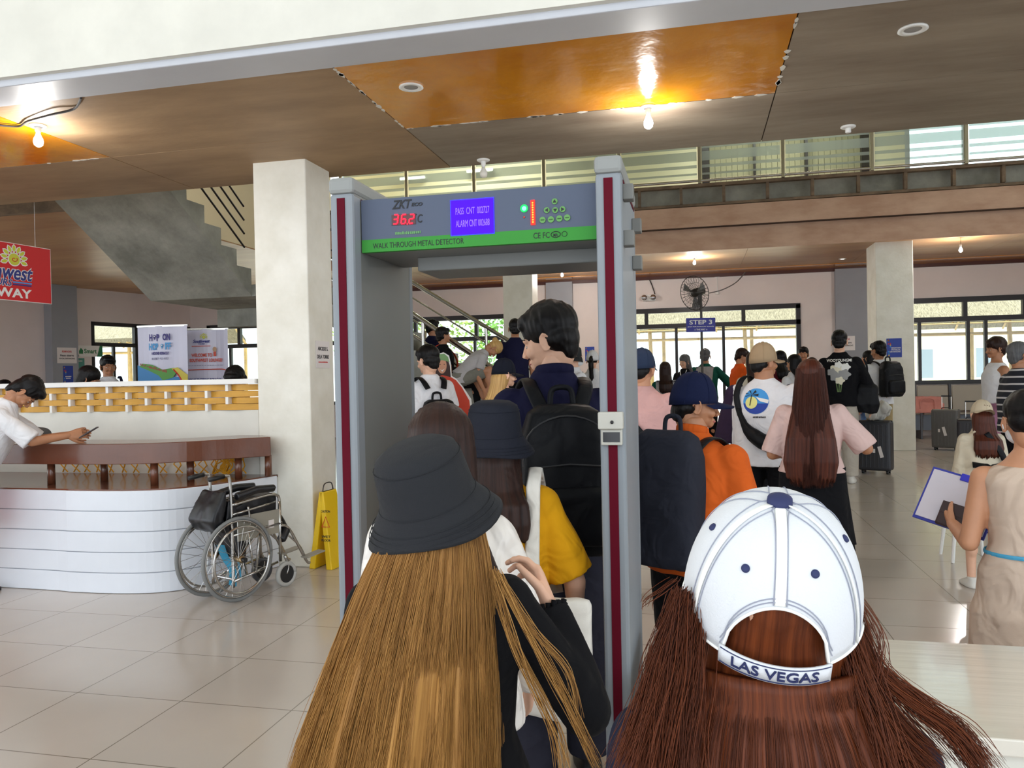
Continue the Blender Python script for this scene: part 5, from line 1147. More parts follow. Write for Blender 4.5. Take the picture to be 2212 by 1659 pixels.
    if hat:
        k = hat[0]
        if k == 'cap': add_cap(root, SH, hat[1], **(hat[2] if len(hat) > 2 else {}))
        elif k == 'bucket': bucket(root, SH, hat[1], **(hat[2] if len(hat) > 2 else {}))
        elif k == 'beanie': bm = BM(); sphere(bm, (0, -.012, .13), (.088, .105, .09), 24, 16); me = vox(bm, .006, 2); me.transform(SH); addmesh('cap', me, hat[1], root, True)
    if mask: mask_part(root, SH)
    root['_m'] = 0; del root['_m']
    return dict(root=root, S=S, T=T, H=SH, arms=arms, legs=lg, s=s, W=Matrix.Translation((pos[0], pos[1], z0)) @ RZ(face) @ S @ T, WH=Matrix.Translation((pos[0], pos[1], z0)) @ RZ(face) @ SH)
def view_heading(px): return 13.05 + math.degrees(math.atan((CX-px)/FOC))   # heading (ccw of +Y) that looks straight away from the camera
def spot(px, py, D, hatpad=.0, drop=0):
    """ground point and standing height of someone whose crown is seen at px,py at distance D"""
    p = atd(px, py, D); return (p.x, p.y), p.z-hatpad
# bags are things of their own; built in a person's torso space (W maps torso space to the world)
def backpack(P, name, label, mat, w=.30, d=.16, h=.46, zc=1.17, yoff=0, straps=True, strapmat=None, pockets=True, xo=0, tilt=0, cat='backpack'):
    t = empty(name, mat=P['W'] @ T_(xo, -.135-yoff, zc-h/2) @ RX(tilt), label=label, cat=cat); t.scale = t.scale
    bm = BM(); erings(bm, [(0, 0, -d*.5, w*.42, d*.42), (.03, 0, -d*.5, w*.49, d*.5), (h*.45, 0, -d*.52, w*.5, d*.54), (h*.8, 0, -d*.47, w*.48, d*.47), (h*.95, 0, -d*.42, w*.4, d*.38), (h, 0, -d*.4, w*.28, d*.22)], n=32, sq=3.6)
    me = vox(bm, .009, 2, .006, 8, len(label)); addmesh('body', me, mat, t, True)
    if pockets:
        bm = BM(); erings(bm, [(.04, 0, -d*.98, w*.36, d*.16), (.07, 0, -d*1.0, w*.4, d*.2), (h*.42, 0, -d*1.0, w*.4, d*.2), (h*.47, 0, -d*.97, w*.36, d*.14)], n=28, sq=3.6); addmesh('pocket', vox(bm, .009, 2, .003, 9), mat, t, True)
        bm = BM(); tube(bm, [(-w*.38, -d*1.02, h*.6), (0, -d*1.07, h*.62), (w*.38, -d*1.02, h*.6)], .003, 5); tube(bm, bez([(-w*.46, -d*.7, h*.4), (-w*.42, -d*.8, h*.8), (0, -d*.85, h*.93), (w*.42, -d*.8, h*.8), (w*.46, -d*.7, h*.4)], 5), .003, 5); ob('zip', bm, M('zip_dark', (50, 50, 52), .4), t)
    ob('top_handle', tube(BM(), bez([(-.04, -.03, h*.97), (-.03, -.03, h+.05), (.03, -.03, h+.05), (.04, -.03, h*.97)], 5), .008, 6, flat=(.005, .011)), mat, t, True)
    if straps:
        Wt = t.matrix_world.inverted() @ P['W'] if False else (T_(xo, -.135-yoff, zc-h/2) @ RX(tilt)).inverted()
        for s in (-1, 1):
            pts = [V((s*.07, -.15-yoff, 1.34)), V((s*.095, -.105, 1.405)), V((s*.1, -.02, 1.435)), V((s*.11, .06, 1.41)), V((s*.13, .12, 1.33)), V((s*.15, .145, 1.24)), V((s*.185, .1, 1.1)), V((s*.2, 0, 1.03)), V((s*.13, -.14-yoff, 1.0))]
            ob('shoulder_strap', tube(BM(), [Wt @ q for q in bez(pts, 5)], .02, 8, flat=(.007, .026), upv=(1, 0, 0)), strapmat or mat, t, True)
    return t
def strap_band(P, pts, mat, parent=None, name='strap', w=.02, label=None, cat=None, root=True, th=.004):
    """a strap laid on the torso; a child of the wearer when parent is given"""
    M_ = (P['S'] @ P['T']) if parent is P['root'] else (parent.matrix_world.inverted() @ P['W'] if parent is not None else P['W'])
    o = ob(name, tube(BM(), [M_ @ q for q in bez([V(p) for p in pts], 6)], w, 8, flat=(th, w), upv=(1, 0, 0)), mat, parent, True); return tag(o, label, cat)
# ---------------------------------------------------------------- strands
def strands(name, fn, n, r, mat, parent, seg=14, seed=3, rnd=None, vary=.3):
    rr = random.Random(seed); verts, faces, uvs = [], [], []
    for i in range(n):
        pts = fn(rr, i)
        if not pts: continue
        u0 = pts[0].x*2.0+pts[-1].x*.6+rr.random()*.035; rad = r*rr.uniform(1-vary, 1+vary); m_ = len(pts); px_ = None; base = len(verts)
        for k, p in enumerate(pts):
            d = (pts[min(k+1, m_-1)]-pts[max(k-1, 0)]).normalized()
            x = frame_of(d)[0] if px_ is None else (px_-d*px_.dot(d)).normalized(); px_ = x; y = d.cross(x); q = rad*(1 if k < m_-4 else (m_-k)/4)
            for a in (0, 2.094, 4.189): verts.append(p+x*math.cos(a)*q+y*math.sin(a)*q); uvs.append((u0, k/m_*.6+u0))
        for k in range(m_-1):
            for a in range(3): b = (a+1) % 3; faces.append((base+k*3+a, base+k*3+b, base+k*3+3+b, base+k*3+3+a))
    me = bpy.data.meshes.new(name); me.from_pydata(verts, [], faces); uv = me.uv_layers.new(name='UVMap')
    for l in me.loops: uv.data[l.index].uv = uvs[l.vertex_index]
    return addmesh(name, me, mat, parent, True)
# ================================================================== THE PEOPLE, one by one
f_black = fabric('black_cloth', (13, 13, 17)); f_navy = fabric('navy_cloth', (22, 22, 52)); f_white = fabric('white_cloth', (232, 232, 236)); f_must = fabric('mustard_cloth', (222, 160, 20))
f_satin = M('white_satin', (236, 230, 224), .35, fold=.6, fscale=9, sheen=.3); f_pant = fabric('charcoal_cloth', (50, 50, 62)); f_pink = fabric('pink_cotton', (214, 168, 164)); f_org = fabric('orange_cotton', (206, 92, 30))
f_capn = fabric('navy_twill', (18, 26, 58), fold=.1); f_tan = fabric('tan_twill', (166, 142, 112), fold=.1); f_blush = fabric('blush_cotton', (214, 184, 178)); f_red = fabric('red_jersey', (206, 16, 32)); f_beige = fabric('beige_linen', (206, 184, 166), fold=.7)
f_green = fabric('green_jersey', (20, 84, 70)); f_lgrey = fabric('grey_jersey', (176, 172, 172)); f_khaki = fabric('khaki_cloth', (170, 150, 110)); f_cream = fabric('cream_fleece', (214, 204, 182)); f_lilac = fabric('lilac_cloth', (160, 112, 138)); f_maroon = fabric('maroon_cloth', (96, 26, 38)); f_purp = fabric('dark_purple', (52, 38, 60))
b_black = fabric('black_nylon', (15, 16, 20), rough=.5, fold=.25); b_dgrey = fabric('dark_grey_canvas', (40, 42, 52), fold=.4); m_hatd = M('charcoal_twill', (27, 29, 34), .9, bump=.4, bscale=420, dist=.002, fold=.15); m_hatn = M('ink_twill', (12, 17, 32), .9, bump=.4, bscale=420, dist=.002, fold=.15)
vh = view_heading
# --- A: bucket hat, long honey hair
(xy, H) = spot(945, 948, 1.44)
A = person('person in charcoal bucket hat with long honey-blond hair, right hand raised, black top', xy, vh(945)-4, H=H/1.0, fem=True, skin='light', head=(0, -14, -13), armR=((.62, -.05, -.9), (-.27, .5, .75)), armL=((.2, .05, -1), (.0, .3, -1)), curl=(20, 58), thumbR=(0, -.75, .5),
           top=('long', f_black, dict(loose=.02)), bottom=('trousers', f_black), hat=('bucket', m_hatd, dict(s=1.04)), face_on=False, vx=.009)
HB = A['S'] @ A['T'] @ T_(0, -.005, 1.5)
def hairfn(spread, L, th=105, r0=.093, back=.085, bk=.055, off=0, z0=.055, dly=0):
    def fn(rr, i):
        th_ = R(rr.uniform(-th, th)); l = L*rr.uniform(.82, 1.04); k = rr.uniform(.985, 1.035); ph = rr.uniform(0, 6); out = []
        for j in range(15):
            t = j/14; z = z0 - l*t; sx = math.sin(th_); g = r0+spread*(max(0, t-.05))**.75
            x = sx*g*k + .007*math.sin(ph+t*7)*t + off*t; y = -.035-(back+.03*t)*max(-.25, math.cos(th_))*k - bk*min(1, max(0, t*2.2-dly))*max(.2, math.cos(th_*.8))
            x += .010*noise.noise(V((th_*4, t*2.0, 1.3+spread)))*t; y -= .014*noise.noise(V((th_*7, t*1.4, 4.3)))*min(1, t*3)
            out.append(HB @ V((x, y, z)))
        return out
    return fn
def hair_base(par, mat, spread, L, th=105, r0=.093, back=.085, bk=.055, off=0, z0=.055, dly=0, nt=110, nl=40, lift=0):
    verts, uvs, faces = [], [], []
    for i in range(nt+1):
        th_ = R(-th+2*th*i/nt); l = L*(.93+.06*noise.noise(V((th_*9, 2, 1)))); k = .985+.022*noise.noise(V((th_*5, 7, 0)))+.014*noise.noise(V((th_*13, 3, 0)))
        for j in range(nl+1):
            t = j/nl; z = z0-l*t; sx = math.sin(th_); g = r0+spread*(max(0, t-.05))**.75; kk = 1+(k-1)*min(1, t*3)-.008
            x = sx*g*kk + off*t + .010*noise.noise(V((th_*4, t*2.0, 1.3+spread)))*t; y = -.035-(back+.03*t)*max(-.25, math.cos(th_))*kk - bk*min(1, max(0, t*2.2-dly))*max(.2, math.cos(th_*.8)) + .006 - lift - .014*noise.noise(V((th_*7, t*1.4, 4.3)))*min(1, t*3)
            verts.append(HB @ V((x, y, z))); uvs.append((th_*r0*2.4, t*.5))
    for i in range(nt):
        for j in range(nl): a = i*(nl+1)+j; faces.append((a, a+nl+1, a+nl+2, a+1))
    me = bpy.data.meshes.new('hair_base'); me.from_pydata(verts, [], faces); uv = me.uv_layers.new(name='UVMap')
    for l_ in me.loops: uv.data[l_.index].uv = uvs[l_.vertex_index]
    o = addmesh('hair_base', me, mat, par, True); so_ = o.modifiers.new('s', 'SOLIDIFY'); so_.thickness = .008; so_.offset = -1 if True else 1; return o
strands('hair_strands', hairfn(.13, .64, off=-.095), 3400, .0006, HAIR['honey'], A['root'])
hair_base(A['root'], HAIR['honey'], .13, .64, off=-.095, lift=.003, z0=.028)
def lockfn(world_pts, spread, conv):
    P_ = bez(world_pts, 5)
    def fn(rr, i):
        o = V((rr.gauss(0, 1), rr.gauss(0, 1), rr.gauss(0, 1)))*spread*.8; ph = rr.uniform(0, 6); n_ = len(P_)
        return [conv @ (p+o*(.45+.6*k/n_)+V((.004*math.sin(ph+k*.4), 0, 0))) for k, p in enumerate(P_)]
    return fn
iA = A['root'].matrix_basis.inverted()
for pts, n, sp in (([(1075, 1235), (1120, 1330), (1180, 1440), (1235, 1540), (1290, 1660)], 60, .007), ([(1060, 1230), (1090, 1330), (1130, 1440), (1190, 1570), (1215, 1670)], 50, .009), ([(1085, 1260), (1160, 1370), (1225, 1450), (1250, 1560)], 25, .006)):
    strands('hair_lock', lockfn([atd(x, y, 1.36-.02*k) for k, (x, y) in enumerate(pts)], sp, iA), n//2, .0007, HAIR['honey'], A['root'], seed=n)
c = A['S'] @ A['T']; shp, el, wr, u, f = A['arms'][1]
bm = BM(); q = wr-f*.02; fx, fy_ = frame_of(f)
for k in range(16): a0 = 2*PI*k/16; a1 = a0+.25; r_ = .034+.006*(k % 2); tube(bm, [c @ (q+fx*math.cos(a0)*.03+fy_*math.sin(a0)*.03), c @ (q+f*.02+fx*math.cos(a1)*r_+fy_*math.sin(a1)*r_)], .006, 5)
ob('frilled_cuff', bm, f_black, A['root'], True)
# --- B: white cap, auburn hair
(xy, H) = spot(1648, 1062, .86)
B = person('person in white cap with LAS VEGAS strap and long auburn hair, closest to the table', xy, vh(1640)+2, H=H+.012, fem=True, skin='light', head=(0, -24, 4), top=('long', fabric('deep_navy', (24, 28, 48)), dict(loose=.02)), bottom=('trousers', f_black), hair=(hair_long(.6, .12, 5, 1.0, top=.97, fwd=.055), 'auburn'), face_on=False, vx=.009, hidetop=True)
HB = B['S'] @ B['T'] @ T_(0, -.02, 1.5)
strands('hair_strands', hairfn(.165, .6, th=114, r0=.098, back=.068, off=.02, z0=-.012, dly=.2), 2600, .00045, HAIR['auburn'], B['root'], seed=9)
hair_base(B['root'], HAIR['auburn'], .165, .6, th=112, r0=.098, back=.068, off=.02, z0=-.012, dly=.2)
iB = B['root'].matrix_basis.inverted()
for pts, n, sp in (([(1840, 1330), (1890, 1440), (1980, 1520), (2060, 1580), (2130, 1670)], 160, .008), ([(1835, 1320), (1880, 1460), (1930, 1560), (2010, 1650)], 150, .010), ([(1850, 1290), (1900, 1380), (1905, 1470)], 8, .006), ([(1470, 1280), (1430, 1400), (1400, 1520), (1345, 1660)], 120, .009), ([(1475, 1290), (1450, 1420), (1425, 1540), (1405, 1670)], 260, .012), ([(1500, 1330), (1480, 1450), (1460, 1560), (1450, 1670)], 260, .014), ([(1815, 1345), (1840, 1460), (1870, 1560), (1900, 1670)], 260, .014), ([(1460, 1250), (1410, 1290), (1390, 1310)], 6, .006), ([(1820, 1350), (1860, 1500), (1930, 1610), (1990, 1670)], 150, .012), ([(1460, 1300), (1405, 1420), (1395, 1500)], 10, .005)):
    strands('hair_lock', lockfn([atd(x, y, .80-.015*k) for k, (x, y) in enumerate(pts)], sp, iB), int(n*1.8), .0004, HAIR['auburn'], B['root'], seed=n+1)
m_capw = M('cap_white', (216, 219, 224), .85, bump=.3, bscale=500, dist=.0015); m_stit = M('stitch_grey', (150, 154, 170), .8); m_cnavy = M('cap_navy', (36, 44, 88), .7); m_caprib = M('cap_rib', (246, 246, 242), .8)
HM = B['H']
def capP(az, t, off=0):
    """az radians from straight back (+ to the right), t 0..1 rim to crown"""
    w_ = R(33); zb = 0.0
    if abs(az) < w_: zb = .072*math.sqrt(1-(az/w_)**2)
    el0 = math.asin(min(1, zb/.142)); el = el0+(PI/2-el0)*t; ce = math.cos(el)**.82 if el < PI/2-1e-4 else 0
    return HM @ V(((.105+off)*ce*math.sin(az), -.008-(.1115+off)*ce*math.cos(az), .064+(.146+off)*math.sin(el)))
bm = BM(); nA = 120; rings = []
azs = [-PI+2*PI*k/nA for k in range(nA)]
for i in range(20): rings.append([capP(a, i/19*.995) for a in azs])
loft(bm, rings, cap=False); bmesh.ops.recalc_face_normals(bm, faces=bm.faces)
crown = ob('cap_crown', bm, m_capw, B['root'], True); sol = crown.modifiers.new('s', 'SOLIDIFY'); sol.thickness = .003
for s in (-1, 1):
    pass
bm = BM(); tube(bm, [capP(a, 0, .0005) for a in azs+[azs[0]]], .0016, 6); ob('rim_piping', bm, m_caprib, crown, True)
bm = BM()
for tt in (.045, .075): tube(bm, [capP(R(-35+70*k/30), tt if abs(-35+70*k/30) < 32 else tt, .0008) for k in range(31)], .0006, 4)
for az0 in (0, 60, -60, 120, -120, 180):
    for o in (-.0075, .0075):
        tube(bm, [capP(R(az0)+o/(.1*max(.12, math.cos(PI/2*t_))), t_, .001) for t_ in [k/20*.93+.02 for k in range(21)]], .00055, 4)
ob('stitching', bm, m_stit, crown)
bm = BM()
for az0 in (0, 60, -60): tube(bm, [capP(R(az0), t_, .0004) for t_ in [k/20*.95+.02 for k in range(21)]], .005, 8, flat=(.0012, .0055), upv=None)
ob('seam_rib', bm, m_caprib, crown, True)
def pad(name, az, t, r, th, mat):
    c_ = capP(az, t, .001); n_ = (capP(az, t, .004)-c_).normalized(); ob(name, tube(BM(), [c_-n_*.001, c_+n_*th*.6, c_+n_*th], [r, r*.95, r*.5], 16), mat, crown, True)
for az, t in ((-28, .40), (27, .40), (-82, .55), (82, .55)): pad('eyelet', R(az), t, .0042, .0012, m_cnavy)
c_ = HM @ V((0, -.008, .2105)); n_ = ((HM @ V((0, -.008, .3)))-c_).normalized(); ob('top_button', tube(BM(), [c_-n_*.002, c_+n_*.004, c_+n_*.0065], [.0125, .012, .006], 18), m_cnavy, crown, True)
def strapP(x, z, off=0):
    az = x/.105; return HM @ V(((.106+off)*math.sin(az), -.008-(.1135+off)*math.cos(az), .060+z-.004*(x/.05)))
bm = BM(); rg = []
for k in range(25):
    x = -.062+.124*k/24; rg.append([strapP(x, -.012, .001), strapP(x, -.012, .004), strapP(x, .012, .004), strapP(x, .012, .001)])
loft(bm, rg); bmesh.ops.recalc_face_normals(bm, faces=bm.faces); strap = ob('back_strap', bm, m_capw, crown, True)
bm = BM()
for z in (-.010, .010): tube(bm, [strapP(-.06+.12*k/24, z, .0045) for k in range(25)], .0006, 4)
ob('strap_stitch', bm, m_cnavy, strap)
me = text_mesh('LAS VEGAS', .092, .0135, bold=.008)
for v in me.vertices: v.co = strapP(v.co.x, v.co.z, .0048-v.co.y)
addmesh('lettering', me, m_cnavy, strap)
bm = BM(); rg = []
for i in range(8):
    t = i/7; rg.append([HM @ V(((.09)*math.cos(R(20+140*k/14)), -.008+.106*math.sin(R(20+140*k/14))+t*.07*math.sin(R(20+140*k/14))**.6, .07-.012*t-.015*abs(math.cos(R(20+140*k/14))))) for k in range(15)])
vr = [[bm.verts.new(p) for p in r_] for r_ in rg]
for a_, b_ in zip(vr, vr[1:]):
    for i in range(14): bm.faces.new((a_[i], a_[i+1], b_[i+1], b_[i]))
brm = ob('brim', bm, m_capw, crown, True); so = brm.modifiers.new('s', 'SOLIDIFY'); so.thickness = .003
# --- C: tall man inside the detector
(xy, H) = spot(1172, 645, 3.1)
hs = hair_short(1.08, 3)
Cc = person('tall person in navy shirt with black backpack, face turned left, inside detector', (xy[0]+.04, xy[1]), vh(1190)+8, H=H-.03, skin='light', head=(66, 14, 0), armL=((.2, .12, -1), (.0, .5, -.8)), armR=((.16, .1, -1), (0, .4, -.9)), wide=1.0,
            top=('tee', f_navy, dict(loose=.03, sleeve=.95, collar=f_navy, disp=.01)), bottom=('wide', f_pant), hair=(hs, 'black'), shoes='black', vx=.009)
backpack(Cc, 'backpack', 'black backpack worn by the tall man inside the detector', b_black, w=.31, d=.17, h=.5, zc=1.1)
# --- D: dark hair, white satin blouse
(xy, H) = spot(950, 858, 1.84)
D_ = person('person with dark brown hair and white satin blouse, just ahead of the charcoal bucket hat', xy, vh(950), H=H-.02, fem=True, skin='light', armR=((.35, .1, -1), (0, .5, -.7)), top=('long', f_satin, dict(loose=.035, disp=.012)), bottom=('wide', f_black), hair=(hair_long(.42, .12, 4), 'dbrown'), face_on=False, vx=.010)
# --- E: ink bucket hat, mustard shirt
(xy, H) = spot(1066, 868, 2.36)
E_ = person('person in dark navy bucket hat and mustard shirt with rolled sleeves', xy, vh(1066)-6, H=H+.0, fem=True, skin='light', head=(10, -4, 0), wide=1.05, armR=((.42, .02, -1), (.0, .55, -.75)), top=('tee', f_must, dict(loose=.03, sleeve=.8, disp=.012)), bottom=('wide', f_pant), hair=(hair_long(.26, .03, 6, .9), 'dbrown'), hat=('bucket', m_hatn, dict(s=.97)), face_on=False, vx=.010)
t = empty('tote_bag', mat=E_['W'] @ T_(.165, -.17, .76) @ RZ(-12), label='white canvas tote bag with black print hanging behind the mustard shirt', cat='tote bag')
m_tote = fabric('tote_canvas', (226, 222, 214)); bm = BM(); erings(bm, [(-.06, 0, 0, .14, .025), (-.05, 0, 0, .155, .035), (.15, 0, 0, .16, .045), (.3, 0, 0, .155, .03), (.32, 0, 0, .15, .02)], n=30, sq=3.5); addmesh('bag_body', vox(bm, .009, 2, .008, 8), m_tote, t, True)
for s_, z, w_ in (('MM', .245, .07), ('#', .03, .05), ('##', .015, .05)):
    me = text_mesh(s_, w_, .034 if s_ == 'MM' else .01, bold=.012); me.transform(T_(.085, -.078, z)); addmesh('printed_letter', me, m_ink, t)
ob('bag_strap', tube(BM(), [t.matrix_world.inverted() @ E_['W'] @ V(q) for q in [(.14, -.17, 1.02), (.13, -.145, 1.2), (.135, -.1, 1.42), (.14, -.02, 1.475), (.145, .07, 1.42), (.16, .13, 1.25), (.2, .1, 1.02)]], .03, 8, flat=(.004, .024), upv=(1, 0, 0)), m_tote, t, True)
# --- right hand group
(xy, H) = spot(1386, 753, 5.4)
N_ = person('person in dark blue cap and pale pink shirt beside right detector post', xy, vh(1388)-14, H=H-.01, skin='mid', head=(-12, 4, 0), wide=1.08, top=('tee', f_pink, dict(loose=.03, sleeve=.9)), bottom=('trousers', f_khaki), hair=(hair_short(1.0, 8), 'black'), hat=('cap', fabric('slate_blue_twill', (44, 56, 80), fold=.1), {}), face_on=False)
strap_band(N_, [(-.15, -.13, 1.42), (-.05, -.165, 1.25), (.1, -.165, 1.08), (.19, -.1, .98)], b_black, N_['root'], 'bag_strap')
(xy, H) = spot(1540, 812, 3.1)
O_ = person('person in navy cap and orange shirt wearing dark grey backpack, looking right', (xy[0]-.09, xy[1]), vh(1500)-32, H=H-.0, skin='tan', head=(-46, 4, 0), lean=3, wide=1.14, belly=.01, armR=((.2, .05, -1), (0, .6, -.6)), armL=((.2, .1, -1), (0, .5, -.7)),
            top=('tee', f_org, dict(loose=.025, sleeve=.95, collar=f_org)), bottom=('trousers', f_black), hair=(hair_short(.98, 9, fringe=False), 'black'), hat=('cap', f_capn, dict(high=1.05)), vx=.009)
backpack(O_, 'backpack', 'dark grey canvas backpack with small top handle on orange shirt', b_dgrey, w=.34, d=.17, h=.56, zc=1.19, strapmat=b_black, pockets=False)
(xy, H) = spot(1650, 742, 5.9)
P_ = person('person in tan cap and white raglan shirt with blue beach print and sling bag', xy, vh(1645)-12, H=H-.01, skin='tan', head=(-42, 0, 0), wide=1.22, belly=.02, armR=((.2, .2, -1), (-.2, .9, -.3)), armL=((.22, .1, -1), (0, .8, -.5)),
            top=('tee', f_white, dict(loose=.03, sleeve=1.1, sleevemat=f_purp, hem=.84)), bottom=('trousers', f_black), hair=(hair_short(.98, 10, fringe=False), 'black'), hat=('cap', f_tan, dict(high=1.05)))
sb = vox(tube(BM(), bez([(-.16, -.13, 1.25), (-.08, -.19, 1.1), (.06, -.2, 1.0), (.16, -.15, .99)], 4), [.02, .02, .022, .028, .04, .05, .055, .058, .058, .055, .05, .045, .03], 12), .009, 2, .004, 9); t = empty('sling_bag', mat=P_['W'], label='black sling bag slung across the white raglan shirt', cat='bag'); addmesh('body', sb, b_black, t, True)
ob('strap', tube(BM(), bez([(-.14, -.15, 1.2), (-.17, -.13, 1.34), (-.14, -.06, 1.46), (-.1, .06, 1.45), (0, .16, 1.2), (.14, .14, 1.05), (.2, 0, 1.0), (.16, -.14, 1.0)], 5), .02, 8, flat=(.005, .022), upv=(1, 0, 0)), b_black, t, True)
# round beach print on the shirt back
def on_back(P, name, mat, poly, y, sub=None, parent=None):
    M_ = P['S'] @ P['T']; bm = BM(); prism(bm, poly, y-.002, y, M_); return ob(name, bm, mat, parent or P['root'])
def circ(cx, cz, r, n=28, a0=0, a1=360, sx=1): return [(cx+sx*r*math.cos(R(a0+(a1-a0)*k/n)), cz+r*math.sin(R(a0+(a1-a0)*k/n))) for k in range(n+(0 if a1-a0 == 360 else 1))]
def decal(P, poly, z0, name, mat, off=.001, parent=None, grid=14):
    """print wrapped on the shirt: polygon in x,z projected onto the clothing by ray"""
    Mi = P['S'] @ P['T']; shirt = [c_ for c_ in P['root'].children if c_.name.startswith('shirt')][0]; me = shirt.data
    from mathutils.bvhtree import BVHTree
    key = me.name
    if key not in _cache: _cache[key] = BVHTree.FromPolygons([v.co[:] for v in me.vertices], [tuple(p.vertices) for p in me.polygons])
    bv = _cache[key]; bm = BM(); vs = [bm.verts.new((x, 0, z)) for x, z in poly]; bm.faces.new(vs); bmesh.ops.triangulate(bm, faces=bm.faces)
    for _ in range(6):
        eds = [e for e in bm.edges if e.calc_length() > .022]
        if not eds: break
        bmesh.ops.subdivide_edges(bm, edges=eds, cuts=1); bmesh.ops.triangulate(bm, faces=bm.faces)
    dr = (Mi.to_3x3() @ V((0, 1, 0))).normalized()
    for v in bm.verts:
        o_ = Mi @ V((v.co.x, -.6, v.co.z)); h = bv.ray_cast(o_, dr)
        v.co = (h[0] - dr*off) if h[0] is not None else Mi @ V((v.co.x, -.16, v.co.z))
    return ob(name, bm, mat, parent or shirt)
m_pb = M('print_blue', (40, 120, 206), .6); m_pdb = M('print_dark_blue', (20, 60, 160), .6); m_psun = M('print_sand', (226, 224, 140), .6); m_pk = M('print_black', (24, 24, 28), .7)
cx, cz = -.03, 1.30
decal(P_, circ(cx, cz, .09), 0, 'shirt_print', m_pb, .003); decal(P_, circ(cx, cz, .088, a0=190, a1=350), 0, 'shirt_print', m_pdb, .0045); decal(P_, circ(cx-.03, cz-.01, .042), 0, 'shirt_print', m_psun, .006)
decal(P_, [(cx+.0, cz+.03), (cx+.09, cz+.01), (cx+.085, cz-.015), (cx+.03, cz+.0)], 0, 'shirt_print', m_wp, .007)
for a in (10, 60, 120, 165, 200): decal(P_, [(cx-.03, cz+.045), (cx-.03+.05*math.cos(R(a)), cz+.045+.04*math.sin(R(a))), (cx-.03+.045*math.cos(R(a-16)), cz+.04+.035*math.sin(R(a-16)))], 0, 'shirt_print', m_pk, .009)
decal(P_, [(cx-.033, cz+.045), (cx-.027, cz+.045), (cx-.036, cz-.03), (cx-.042, cz-.03)], 0, 'shirt_print', m_pk, .009)
def decal_text(P, s, x, z, w, h, mat, off=.005, bold=.01):
    me = text_mesh(s, w, h, bold=bold); Mi = P['S'] @ P['T']; shirt = [c_ for c_ in P['root'].children if c_.name.startswith('shirt')][0]; bv = _cache.get(shirt.data.name)
    if bv is None: decal(P, [(x, z), (x+.001, z), (x, z+.001)], 0, 'printed_dot', mat); bv = _cache[shirt.data.name]
    dr = (Mi.to_3x3() @ V((0, 1, 0))).normalized()
    for v in me.vertices:
        o_ = Mi @ V((v.co.x+x, -.6, v.co.z+z)); hh = bv.ray_cast(o_, dr); v.co = (hh[0]-dr*(off-v.co.y*.3)) if hh[0] is not None else o_
    return addmesh('printed_text', me, mat, shirt)
decal_text(P_, '#', 0, 1.19, .09, .014, m_pk)
(xy, H) = spot(1750, 776, 5.0)
Q_ = person('person with very long dark auburn-brown hair, pale pink tee and black fringed skirt', xy, vh(1750)-2, H=H-.01, fem=True, skin='tan', wide=1.12, armR=((.75, .1, -1), (-.1, 1, .15)), armL=((.3, .05, -1), (-.1, .8, -.1)), top=('tee', f_blush, dict(loose=.025, sleeve=.85, hem=.93)), bottom=('skirt', f_black, .5), hair=(hair_long(.6, .12, 7, 1.1, top=1.02), 'redbrown'), face_on=False, vx=.009)
HB = Q_['S'] @ Q_['T'] @ T_(0, -.005, 1.5)
strands('hair_strands', hairfn(.05, .74, th=95, r0=.086, back=.07, bk=.075, z0=.15), 3000, .0012, HAIR['redbrown'], Q_['root'], seed=19)
bm = BM()
for k in range(46): a = 2*PI*k/46; x, y = (.172*1.12+.055)*math.cos(a), .172*math.sin(a); tube(bm, [Q_['S'] @ V((x, y, .51)), Q_['S'] @ V((x*1.01, y*1.01, .48)), Q_['S'] @ V((x*1.0+.006, y, .455))], .004, 4)
ob('skirt_fringe', bm, f_black, Q_['root'])
(xy, H) = spot(1796, 714, 11.0)
R_ = person('tall person in black tee with white flower print on the back', (xy[0]+.10, xy[1]), vh(1800)-4, H=H-.01, skin='light', head=(0, 6, 0), wide=1.02, armR=((.4, .1, -1), (.1, .35, -.9)), top=('tee', f_black, dict(loose=.035, sleeve=1.0)), bottom=('wide', fabric('stone_trousers', (190, 182, 170))), hair=(hair_short(1.0, 11), 'black'), face_on=False)
decal_text(R_, 'WOOYOUNGMI', .0, 1.37, .26, .032, m_wp, bold=.02); decal_text(R_, 'PARIS', .02, 1.325, .09, .02, m_wp)
rr = random.Random(2); m_pet = M('petal_cream', (224, 218, 196), .7); m_pet2 = M('petal_grey', (150, 150, 150), .7); m_leafp = M('leaf_print', (96, 120, 70), .7)
for k, (x, z, r_) in enumerate(((-.02, 1.22, .045), (.04, 1.24, .03), (.03, 1.18, .04), (-.03, 1.16, .035), (.0, 1.13, .03), (-.055, 1.2, .03), (-.01, 1.26, .025))):
    decal(R_, [(.01+1.5*(x+r_*(1+.18*math.cos(5*a))*math.cos(a)), 1.24+1.35*(z-1.2+r_*(1+.18*math.cos(5*a))*math.sin(a))) for a in [2*PI*j/30 for j in range(30)]], 0, 'flower_print', [m_pet, m_w, m_pet2, m_pet2, m_pet, m_pet2, m_w][k], .003+.0006*k)
for x0, x1 in ((-.03, -.05), (-.0, .0), (.03, .05), (.01, -.02)): decal(R_, [(x0-.005, 1.14), (x0+.005, 1.14), (x1*.3+.005, 1.02), (x1*.3-.005, 1.02)], 0, 'stem_print', m_leafp, .003)
t = empty('shoulder_bag', mat=R_['W'] @ T_(.27, .0, .78), label='soft black bag held at the side of the flower print tee', cat='bag'); bm = BM(); erings(bm, [(0, 0, 0, .1, .06), (.1, 0, 0, .15, .09), (.28, 0, 0, .12, .07), (.36, .0, 0, .05, .03)], n=24); addmesh('body', vox(bm, .011, 2, .02, 8), b_black, t, True)
